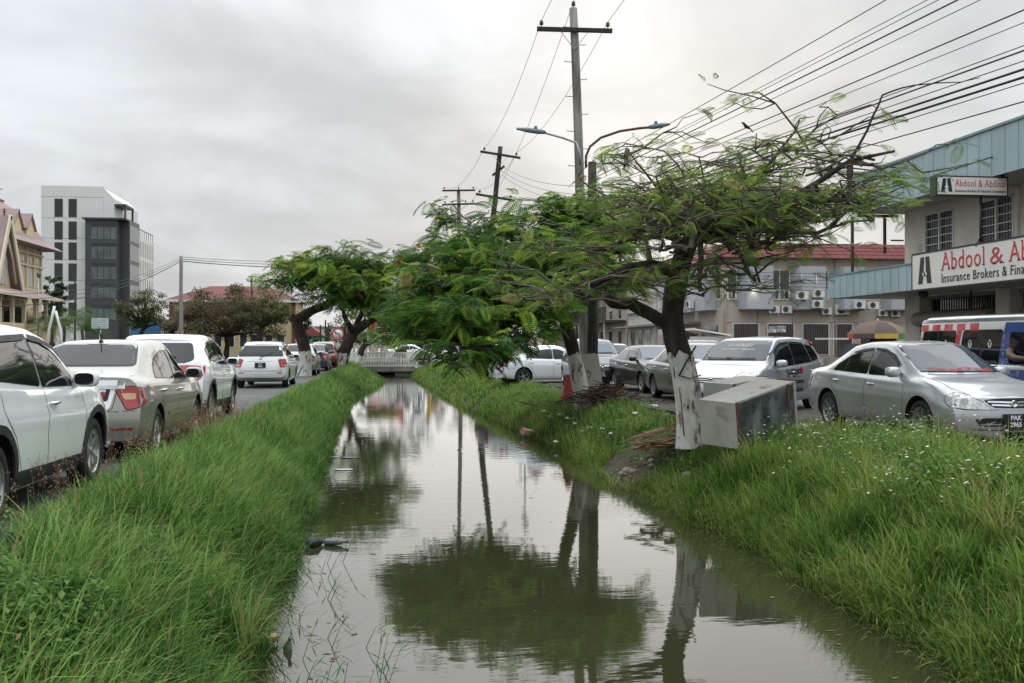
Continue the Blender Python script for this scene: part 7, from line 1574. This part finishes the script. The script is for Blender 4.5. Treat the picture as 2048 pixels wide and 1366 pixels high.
    # the driver's bare arm rests on the sill of the cab window
    d = empty('person', (10.75 + .02, Y1 - L + 1.12, 0), DN); tag(d, 'driver resting a bare arm on the minibus window', 'person'); b = MB()
    b.tube([(-.42, .02, 1.30), (-.30, -.055, 1.22), (-.12, -.085, 1.175), (.06, -.075, 1.165), (.20, -.06, 1.17), (.27, -.05, 1.175)], [.07, .062, .056, .047, .036, .034], 12)
    for f, (dx, ln) in enumerate(((.0, .075), (.022, .085), (.044, .08), (.066, .065))): b.tube([(.26, -.09 + dx, 1.18), (.26 + ln * .6, -.09 + dx, 1.19), (.26 + ln, -.09 + dx, 1.175)], [.011, .010, .008], 6)
    b.tube([(.24, -.02, 1.19), (.28, .0, 1.205), (.31, .0, 1.2)], [.012, .011, .008], 6); b.sph((-.34, .10, 1.42), .105, 12, 9, (1.0, .3, 1.25)); b.build('body', SKIN, d)
minibus()
# ================================================================== dumped things, signs, small things
FRW = pm('fridge_enamel', (.37, .36, .325), .5, var=.16, scale=5, col2=(.17, .12, .08), cut=(.56, .72)); FRS = pm('fridge_steel', (.20, .22, .235), .45, .5, var=.4, scale=4.5, col2=(.075, .08, .085), cut=(.42, .6), stretch=(1, 1, .6)); FRR = pm('fridge_rust', (.085, .03, .018), .9, var=.4, scale=10, col2=(.15, .09, .06), bump=.5)
def fridge(label, loc, yaw, pitch, roll, L, Wd, H, rust=True):
    r = empty('dumped_fridge', loc); r.rotation_euler = (roll, -pitch, yaw); tag(r, label, 'fridge')
    MB().bx(0, .035, 0, Wd, 0, H).build('end_panel', FRW, r)
    MB().bx(.036, L, 0, .03, .0, H - .03).build('side_panel', FRS, r); MB().bx(.036, L, Wd - .03, Wd, 0, H - .03).build('side_panel', FRW, r); MB().bx(.036, L, 0, Wd, H - .028, H).build('top_panel', FRW, r); MB().bx(.036, L, .031, Wd - .031, 0, .03).build('bottom_panel', FRW, r)
    MB().bx(L - .45, L - .42, .031, Wd - .031, .031, H - .03).build('inner_back', FRR, r)
    for b in ((L + .001, L + .05, -.01, .04, 0, H), (L + .001, L + .05, Wd - .04, Wd + .01, 0, H), (L + .001, L + .05, .041, Wd - .041, H - .05, H), (L + .001, L + .05, .041, Wd - .041, 0, .05)): MB().bx(*b).build('door_rim', FRW, r)
    MB().bx(.03, .09, -.008, -.001, .0, H).build('corner_strip', FRR, r); MB().bx(L - .16, L - .12, -.008, -.001, .05, H).build('corner_strip', FRR, r)
    b = MB(); b.bx(L + .05, L + .10, Wd * .1, Wd * .5, .0, H * 1.02); b.build('broken_door', FRR, r)
    return r
def dumped():
    yaw = math.atan2(.549, .837); c0 = at(1474, 888, 13.6)
    fridge('rusty steel sided fridge lying on its side against the whitewashed trunk', (c0.x, c0.y, -.02), yaw, R(10.5), R(3), 1.42, .60, .64)
    p = at(1425, 800, 14.3); fridge('second pale fridge lying behind the rusty one', (p.x + .52, p.y + .62, .26), yaw + R(6), R(4), R(2), 1.1, .5, .55)
    s = empty('leaning_slab', gnd(1188, 26.3, .02)); s.rotation_euler = (R(-8), R(-5), R(4)); tag(s, 'pale rounded freezer door leaning against the tarred pole', 'panel')
    poly = round_poly([(-.27, 0), (.27, 0), (.25, 1.16), (-.24, 1.16)], .12); b = MB(); b.prism(poly, -.04, .04); b.build('panel', pm('slab_pale', (.36, .36, .28), .6, var=.1, scale=4, col2=(.24, .22, .17), cut=(.6, .75)), s)
    g = MB()
    for k in range(5): a = k * 1.3; g.bar((-.1 + .09 * math.cos(a), -.046, .62 + .1 * math.sin(a)), (-.1 + .09 * math.cos(a + 1.7), -.046, .62 + .1 * math.sin(a + 1.7)), .025, .006)
    g.build('scribble', SIGNK, s)
    c = empty('traffic_cone', gnd(1136, 26.2)); tag(c, 'faded red traffic cone beside the slim whitewashed trunk', 'traffic cone'); b = MB(); b.lathe([(.22, .02), (.17, .06), (.10, .42), (.06, .60), (.05, .62), (.001, .62)], 14); b.build('cone', pm('faded_red', (.32, .055, .04), .8, var=.25, scale=8), c); MB().bx(-.21, .21, -.21, .21, 0, .03).build('base', MATS['faded_red'], c)
    # heap of cut sticks
    b = MB(); rn = random.Random(4); ctr = gnd(1208, 24.2)
    for k in range(260):
        a = rn.gauss(.1, .9) + (math.pi if rn.random() < .5 else 0); rr = abs(rn.gauss(0, .42)); q = rn.uniform(0, 6.28); h = max(.02, .42 * (1 - rr / 1.0)) * rn.random(); p = ctr + Vector((rr * math.cos(q) * 1.35, rr * math.sin(q), h)); L = rn.uniform(.3, .9); d = Vector((math.cos(a), math.sin(a), rn.gauss(0, .22)))
        b.tube([p - d * L / 2, p + Vector((0, 0, rn.uniform(-.05, .1))), p + d * L / 2], [.010, .013, .007], 4, False)
    tag(b.build('stick_heap', pm('cut_sticks', (.085, .05, .038), .95, var=.35, scale=14), fix=False), 'heap of cut brown sticks at the foot of the slim trunk', 'sticks', kind='stuff')
    # broken boards and rubble by the leaning trunk
    WD = pm('broken_wood', (.22, .125, .07), .9, var=.3, scale=7, stretch=(1, 1, 1), bump=.3)
    rn = random.Random(9)
    for k in range(15):
        p = at(rn.uniform(1290, 1368), rn.uniform(845, 872), rn.uniform(15.6, 16.9)); z = max(height(p.x, p.y), -.3) + .05 + .028 * k * .7; o = MB().box((0, 0, 0), (rn.uniform(.35, .95), rn.uniform(.05, .1), .025)).build('broken_board', WD, None, (p.x, p.y, z), (rn.gauss(0, .15), rn.gauss(0, .16), rn.gauss(.35, .45))); tag(o, 'broken brown board in the pile beside the leaning trunk', 'board', 'broken boards by the trunk')
    RB = pm('rubble', (.36, .31, .26), .95, var=.3, scale=9)
    for k in range(34):
        px, py = rn.uniform(1235, 1385), 0; d = rn.uniform(14.2, 17.3); p = gnd(px, d); z = height(p.x, p.y)
        if z < -.85: continue
        m = MB(); m.sph((0, 0, 0), rn.uniform(.03, .085), 6, 4, (1.3, 1, .7), .25, rn); o = m.build('stone', RB if rn.random() < .6 else CONC, None, (p.x, p.y, z + .03), (0, 0, rn.uniform(0, 6))); tag(o, 'small rubble stone on the bare earth near the leaning trunk', 'stone', 'rubble stones')
    st = MB(); st.tube([at(1368, 872, 15.2), at(1362, 800, 15.3), at(1358, 775, 15.35)], [.012, .012, .008], 6); tag(st.build('leaning_stick', WD), 'thin upright stick leaning on the whitewashed trunk', 'stick')
    rp = MB(); t = [at(1362, 752, 15.4), at(1380, 757, 15.33), at(1402, 750, 15.4)]; rp.tube(t, .009, 6); rp.tube([at(1358, 752, 15.4), at(1372, 725, 15.35), at(1392, 692, 15.38)], .014, 6); tag(rp.build('rope', BLACK), 'dark rope tied round the whitewashed leaning trunk', 'rope')
    LW = pm('litter_white', (.62, .62, .6), .7, var=.1, scale=20)
    def crumple(name, lb, p, s, m, cat='litter', grp=None, sq=(1.4, 1, .5)):
        b = MB(); b.sph((0, 0, 0), s, 8, 5, sq, .28, rn); o = b.build(name, m, None, p, (0, 0, rn.uniform(0, 6))); tag(o, lb, cat, grp); return o
    for px, d in ((1090, 26), (1100, 25), (1120, 24.2), (1135, 23.5), (1150, 22.5), (1112, 22), (1165, 21.5), (1180, 21), (1240, 22), (1270, 20.5), (1205, 20.3), (1308, 21.5), (1222, 19.4)):
        p = gnd(px, d); z = height(p.x, p.y); crumple('litter', 'scrap of white litter in the grass by the right bank trees', (p.x, p.y, max(z, WZ) + .14), rn.uniform(.04, .085), LW, grp='white litter on the right bank')
    p = gnd(1056, 24.6); o = MB().box((0, 0, 0), (.34, .2, .14)).build('carton', pm('red_carton', (.55, .10, .08), .6, var=.2, scale=6, col2=(.6, .55, .5)), None, (p.x, p.y, WZ + .12), (.25, .2, .4)); tag(o, 'red and white carton at the water edge', 'carton')
    for px, py, nm, lb, m, s in ((1657, 867, 'plastic_bag', 'crumpled bright blue bag beside the silver saloon', pm('blue_bag', (.02, .12, .42), .4), .10), (1683, 862, 'carton', 'tan crushed carton beside the blue bag', pm('tan_card', (.5, .36, .18), .8), .09), (1712, 870, 'plastic_bag', 'white and red plastic bag in the weeds by the saloon', pm('white_bag', (.66, .65, .62), .4, col2=(.5, .06, .05), cut=(.6, .66), scale=8), .15), (1600, 856, 'plastic_bag', 'pale plastic sheet under the end of the rusty fridge', LW, .13)):
        p = at(px, py, 15.0); crumple(nm, lb, (p.x, p.y, max(.06, p.z)), s, m)
    def bottle(lb, p, rz, m, tilt=R(80), s=1.0):
        r = empty('bottle', p); r.rotation_euler = (tilt, 0, rz); tag(r, lb, 'bottle'); b = MB(); b.lathe([(.001, 0), (.032 * s, .0), (.034 * s, .02), (.034 * s, .14 * s), (.03 * s, .17 * s), (.013 * s, .21 * s), (.013 * s, .235 * s)], 14); b.build('bottle_body', m, r); b = MB(); b.cyl((0, 0, .236 * s), .015 * s, .02, 10); b.build('cap', pm('bottle_cap', (.06, .09, .14), .5), r)
    PET = pm('clear_bottle', (.30, .36, .34), .1, spec=.8)
    bottle('clear plastic bottle floating near the bottom of the bank', at(570, 1290, 7.55) * 1 + Vector((0, 0, -.10)), R(20), PET, R(38), 1.0); bottle('dirty bottle with dark bag at the left water edge', (-.62, 11.55, WZ + .03), R(70), pm('grimy_bottle', (.14, .15, .155), .3), R(86), 1.1)
    p = at(543, 1273, 7.6); o = MB().box((0, 0, 0), (.09, .06, .035)).build('carton', MATS['tan_card'], None, (p.x, p.y, p.z), (.3, .2, .5)); tag(o, 'small yellow carton floating at the left water edge', 'carton')
    crumple('plastic_bag', 'dark wet bag at the left water edge beside the dirty bottle', (-.75, 11.5, WZ + .05), .1, SIGNK, 'bag')
    for k, (px, py) in enumerate(((662, 915), (688, 940), (640, 955), (700, 916))): d = 2.28 * FPX / (py - HZ); p = gnd(px, d, WZ + .01); b = MB(); b.sph((0, 0, 0), .11, 8, 4, (1.8, .7, .15), .2, rn); tag(b.build('floating_debris', LW if k < 2 else CONC, None, p), 'flat floating scrap by the left water edge', 'litter', 'floating scraps')
    # tyre at the lower left corner
    ty = wheel_meshes(.305, 'five')[0]; p = at(4, 1150, 6.25); o = link('old_tyre', ty, None, None, (p.x - .12, p.y, p.z + .02), (R(35), R(20), R(30))); tag(o, 'old black tyre in the weeds at the lower left corner', 'tyre')
    # birds
    for px, py, d, lb in ((1493, 254, 15.0, 'small black bird perched on a wire above the bare crown'), (1152, 393, 24.5, 'small dark bird on top of the green crown')):
        r = empty('bird', at(px, py, d)); tag(r, lb, 'bird'); b = MB(); b.tube([(-.17, 0, -.06), (-.08, 0, -.01), (-.04, 0, .0), (.02, 0, .015), (.06, 0, .045), (.085, 0, .06), (.105, 0, .06), (.135, 0, .055)], [.008, .014, .03, .036, .026, .024, .016, .003], 8); b.build('body', HAIR, r); r.rotation_euler = (0, R(-20), R(150)); r.scale = (.75, .75, .75)
dumped()

def street_things():
    # market parasol and stall
    c = gnd(1756, 41); r = empty('market_parasol', c); tag(r, 'faded striped market parasol in front of the air conditioners', 'parasol'); MB().tube([(0, 0, 0), (0, 0, 2.5)], .025, 8).build('pole', STEEL, r); cols = [(.10, .065, .05), (.085, .06, .05), (.16, .09, .08), (.09, .06, .05), (.12, .075, .06), (.08, .055, .045), (.14, .11, .06), (.10, .065, .055)]
    vc = [pm('val%d' % i, q, .8) for i, q in enumerate(((.05, .22, .06), (.42, .04, .03), (.55, .38, .04), (.42, .04, .03), (.08, .06, .05), (.5, .36, .05), (.05, .2, .06), (.4, .05, .03)))]
    for k in range(8):
        a0, a1 = k * math.pi / 4 + .2, (k + 1) * math.pi / 4 + .2; b = MB(); vs = [(0, 0, 2.42)]; am = (a0 + a1) / 2
        ring = lambda rr, z, n=4: [(rr * math.cos(a0 + (a1 - a0) * i / n) * (1 - .06 * math.sin(math.pi * i / n)), rr * math.sin(a0 + (a1 - a0) * i / n) * (1 - .06 * math.sin(math.pi * i / n)), z) for i in range(n + 1)]
        A, B, Cc = ring(.55, 2.32), ring(1.0, 2.08), ring(1.22, 1.86); vs += A + B + Cc; fs = [(0, 1 + i, 2 + i) for i in range(4)] + [(1 + i, 6 + i, 7 + i, 2 + i) for i in range(4)] + [(6 + i, 11 + i, 12 + i, 7 + i) for i in range(4)]; b.add(vs, fs, True); b.build('canopy_panel', pm('canopy%d' % k, cols[k], .85, var=.15), r)
        b = MB(); Dd = ring(1.22, 1.66); b.add(Cc + Dd, [(i, i + 5, i + 6, i + 1) for i in range(4)]); b.build('valance', vc[k], r)
    c = gnd(1728, 40.2); r = empty('market_stall', c); tag(r, 'small vendor stall with dark cabinet under the striped parasol', 'stall'); MB().bx(-1.0, .1, -.3, .3, 0, 1.45).build('cabinet', pm('stall_dark', (.06, .065, .075), .6), r); MB().bx(-1.6, -1.0, -.3, .3, 0, .9).build('counter', CONC, r); MB().bx(-1.9, -.9, -.5, .4, 1.62, 1.68).build('roof_sheet', FRAMEW, r); MB().bx(.1, 1.6, -.3, .4, 0, 1.1).build('table', pm('stall_wood', (.2, .14, .09), .8), r)
    rn = random.Random(6)
    for k in range(14): MB().bx(.15 + k * .1, .22 + k * .1, -.1, .05, 1.102, 1.3 + rn.uniform(-.05, .12)).build('goods', (vc + [FRAMEW])[rn.randrange(9)], r)
    b = MB(); b.sph((.9, .1, 1.55), .5, 10, 6, (1.2, .8, .5), .1, rn); b.build('black_tarp', SIGNK, r)
    c = gnd(1416, 47); r = empty('kiosk', c); tag(r, 'low white roofed kiosk behind the leaning trunk', 'kiosk'); MB().bx(-.7, .75, -.6, .6, 0, 1.8).build('wall', FRAMEW, r); b = MB(); b.add([(-.95, -.8, 2.1), (.85, -.8, 1.82), (.85, .8, 1.82), (-.95, .8, 2.1), (-.95, -.8, 2.17), (.85, -.8, 1.89), (.85, .8, 1.89), (-.95, .8, 2.17)], [(0, 1, 2, 3), (4, 5, 6, 7), (0, 1, 5, 4), (1, 2, 6, 5), (2, 3, 7, 6), (3, 0, 4, 7)]); b.build('roof', WHITE, r); MB().bx(-.1, .5, -.62, -.602, 1.2, 1.6).build('hatch', PANE, r)
    # road signs
    r = empty('road_sign', gnd(1072, 44)); tag(r, 'two pale diamond sign backs stacked on one post', 'road sign'); zc = at(1072, 648, 44).z; MB().tube([(0, .05, 0), (0, .05, zc + .5)], .03, 8).build('post', STEEL, r)
    for z, s in ((zc, .44), (zc - .82, .40)): b = MB(); b.prism([(-s, z), (0, z + s), (s, z), (0, z - s)], -.01, .01); b.build('diamond_plate', pm('sign_back', (.52, .48, .40), .6, var=.08), r)
    MB().tube([at(1041, 690, 40) - gnd(1072, 44) + Vector((0, 0, -1.4)), at(1041, 640, 40) - gnd(1072, 44)], .05, 8).build('white_post', WHITE, r)
    r = empty('road_sign', gnd(676, 68)); tag(r, 'round white no turning sign with red ring left of the forked tree', 'road sign'); zc = at(676, 668, 68).z; MB().tube([(0, .05, 0), (0, .05, zc)], .04, 8).build('post', STEEL, r); b = MB(); b.lathe([(.001, 0), (.38, 0), (.38, .03), (.001, .03)], 26, 'y', (0, 0, zc)); b.build('disc', WHITE, r); b = MB(); b.lathe([(.335, -.012), (.42, -.012), (.42, -.002), (.335, -.002), (.335, -.012)], 26, 'y', (0, 0, zc)); b.build('red_ring', SIGNR, r); b = MB(); b.bar((-.24, -.01, zc + .24), (.24, -.01, zc - .24), .07, .02); b.build('slash', SIGNR, r); b = MB(); b.bar((.1, -.006, zc - .2), (.1, -.006, zc + .08), .07, .01); b.bar((.1, -.006, zc + .08), (-.14, -.006, zc + .08), .07, .01); b.prism([(-.12, zc - .02), (-.12, zc + .18), (-.25, zc + .08)], -.011, -.001); b.build('arrow', SIGNK, r)
    r = empty('street_name_sign', gnd(848, 86)); tag(r, 'blue street name sign on a tall white post beyond the bridge', 'road sign'); z = lambda y: at(848, y, 86).z; MB().tube([(0, 0, 0), (0, 0, z(600))], .07, 8).build('post', WHITE, r); MB().bx(-1.0, -.08, -.03, .03, z(672), z(663)).build('plate', pm('plate_blue', (.03, .10, .24), .5), r); MB().bx(-.92, -.2, -.045, -.032, z(670), z(668)).build('print', WHITE, r)
    # billboard
    D = 102; a, b_ = at(737, 672, D), at(806, 628, D); r = empty('billboard', (a.x, a.y, 0)); tag(r, 'large red billboard on white posts behind the bridge', 'billboard'); w = (Vector((b_.x, b_.y, 0)) - Vector((a.x, a.y, 0))).length; r.rotation_euler = (0, 0, -YAW); h0, h1 = a.z, b_.z
    MB().bx(0, w, 0, .15, h0, h1).build('board', pm('board_red', (.60, .07, .06), .5, var=.06), r); b = MB(); b.prism([(0, h0), (w, h0), (w, h0 + (h1 - h0) * .42), (w * .45, h0 + (h1 - h0) * .2), (0, h0 + (h1 - h0) * .1)], -.02, -.002); b.build('white_field', WHITE, r); b = MB(); b.prism([(w * .2, h1), (w * .75, h1), (w * .6, h1 - .55), (w * .3, h1 - .45)], -.02, -.002); b.build('yellow_field', pm('board_yellow', (.65, .35, .04), .5), r)
    for x0_, x1_, f, m in ((.2, .45, .62, 'plate_blue'), (.5, .78, .62, 'plate_blue'), (.2, .45, .45, 'white_paint'), (.5, .8, .47, 'white_paint'), (.52, .75, .36, 'white_paint'), (.24, .42, .36, 'white_paint')): MB().bx(w * x0_, w * x1_, -.03, -.021, h0 + (h1 - h0) * f, h0 + (h1 - h0) * (f + .07)).build('print', MATS[m], r)
    for x in (-.12, w + .02): MB().bx(x, x + .14, 0, .14, 0, h1 + .1).build('post', WHITE, r)
    # yellow digger
    r = empty('digger', gnd(880, 104)); tag(r, 'yellow digger with raised arm beyond the bridge', 'digger'); YL = pm('digger_yellow', (.60, .36, .02), .5); MB().bx(-1.2, 2.0, -1.2, 1.2, .5, 1.5).build('body', YL, r); MB().bx(-1.0, .2, -1.2, -.1, 1.5, 2.6).build('cab', PANE, r)
    for y in (-1.2, .8): b = MB(); b.prism(round_poly([(-1.8, 0), (2.0, 0), (2.0, .8), (-1.8, .8)], .35), y, y + .45); b.build('track', RUBBER, r)
    b = MB(); b.bar((-.9, .3, 1.3), (-1.3, .3, 4.4), .35, .35); b.build('boom', YL, r); b = MB(); b.bar((-1.3, .3, 4.4), (-.2, .3, 2.6), .28, .28); b.build('dipper_arm', YL, r); b = MB(); b.bar((-.2, .3, 2.6), (.2, .3, 1.9), .6, .4); b.build('bucket', RUST, r)
    # notice board and bent posts before the hall
    r = empty('notice_board', gnd(200, 72)); tag(r, 'pale notice board on a forked post over the champagne saloon roof', 'notice board'); z = lambda y: at(200, y, 72).z; MB().tube([(0, 0, 0), (0, 0, z(660))], .05, 8).build('post', WHITE, r); MB().bx(-.58, .58, -.03, .03, z(657), z(636)).build('board', pm('board_pale', (.50, .58, .57), .5), r)
    for k in range(4):
        for q in range(2): MB().bx(-.5 + q * .52, -.05 + q * .52, -.042, -.031, z(654) + k * .16, z(654) + k * .16 + .06).build('print', pm('faint_print', (.33, .42, .43), .6), r)
    for pts, lb in (([(92, 690), (98, 660), (104, 635), (109, 612)], 'left one of two bent white posts before the palms'), ([(126, 690), (121, 660), (116, 640), (111, 622)], 'right one of two bent white posts before the palms')):
        P = [at(x, y, 66) for x, y in pts]; P[0].z = 0; tag(MB().tube([p - P[0] for p in P], .09, 8).build('bent_post', WHITE, None, P[0]), lb, 'post')
    r = empty('floodlight', gnd(76, 76)); tag(r, 'floodlight on a thin mast before the ornate hall', 'floodlight'); z = lambda y: at(76, y, 76).z; MB().tube([(0, 0, 0), (0, 0, z(552))], .06, 6).build('mast', STEEL, r); b = MB(); b.sph((.05, 0, z(550)), .2, 10, 6, (.8, .5, 1.2)); b.build('lamp', pm('flood_dark', (.10, .11, .10), .4), r)
    # far hedge with pale blossom, iron posts
    n = 5200; X = RNG.uniform(-12, 20, n); Yv = RNG.uniform(101, 104, n); Zv = RNG.uniform(0, 1.15, n) * (.8 + .3 * np.sin(X * 1.1)); az = RNG.uniform(0, 6.28, n); s = .22; P = np.stack([X, Yv, Zv], 1); Dv = np.stack([np.cos(az), np.sin(az), RNG.uniform(-.3, .8, n)], 1); Q = np.stack([-np.sin(az), np.cos(az), np.zeros(n)], 1)
    V = np.stack([P, P + Dv * s * .5 + Q * s * .3, P + Dv * s, P + Dv * s * .5 - Q * s * .3], 1).reshape(-1, 3)
    HM = leaf_mat('blossom_hedge', (.03, .06, .02), (.10, .12, .05), (.5, .36, .30), .2); ti = np.where(RNG.random(n) < .3, .95, RNG.uniform(.1, .5, n)); tag(link('hedge', np_mesh('hedge', V, np.arange(4 * n).reshape(-1, 4), HM, False, np.repeat(ti, 4))), 'far hedge with pale blossom beyond the cross street', 'hedge', kind='stuff')
    for k, px in enumerate((690, 712, 736, 758, 846, 862)): tag(MB().tube([(0, 0, 0), (0, 0, 1.1)], .06, 8).build('bollard', WHITE, None, gnd(px, 84.6)), ('first', 'second', 'third', 'fourth', 'fifth', 'sixth')[k] + ' short white kerb post from the left beyond the bridge', 'bollard', 'white kerb posts')
street_things()
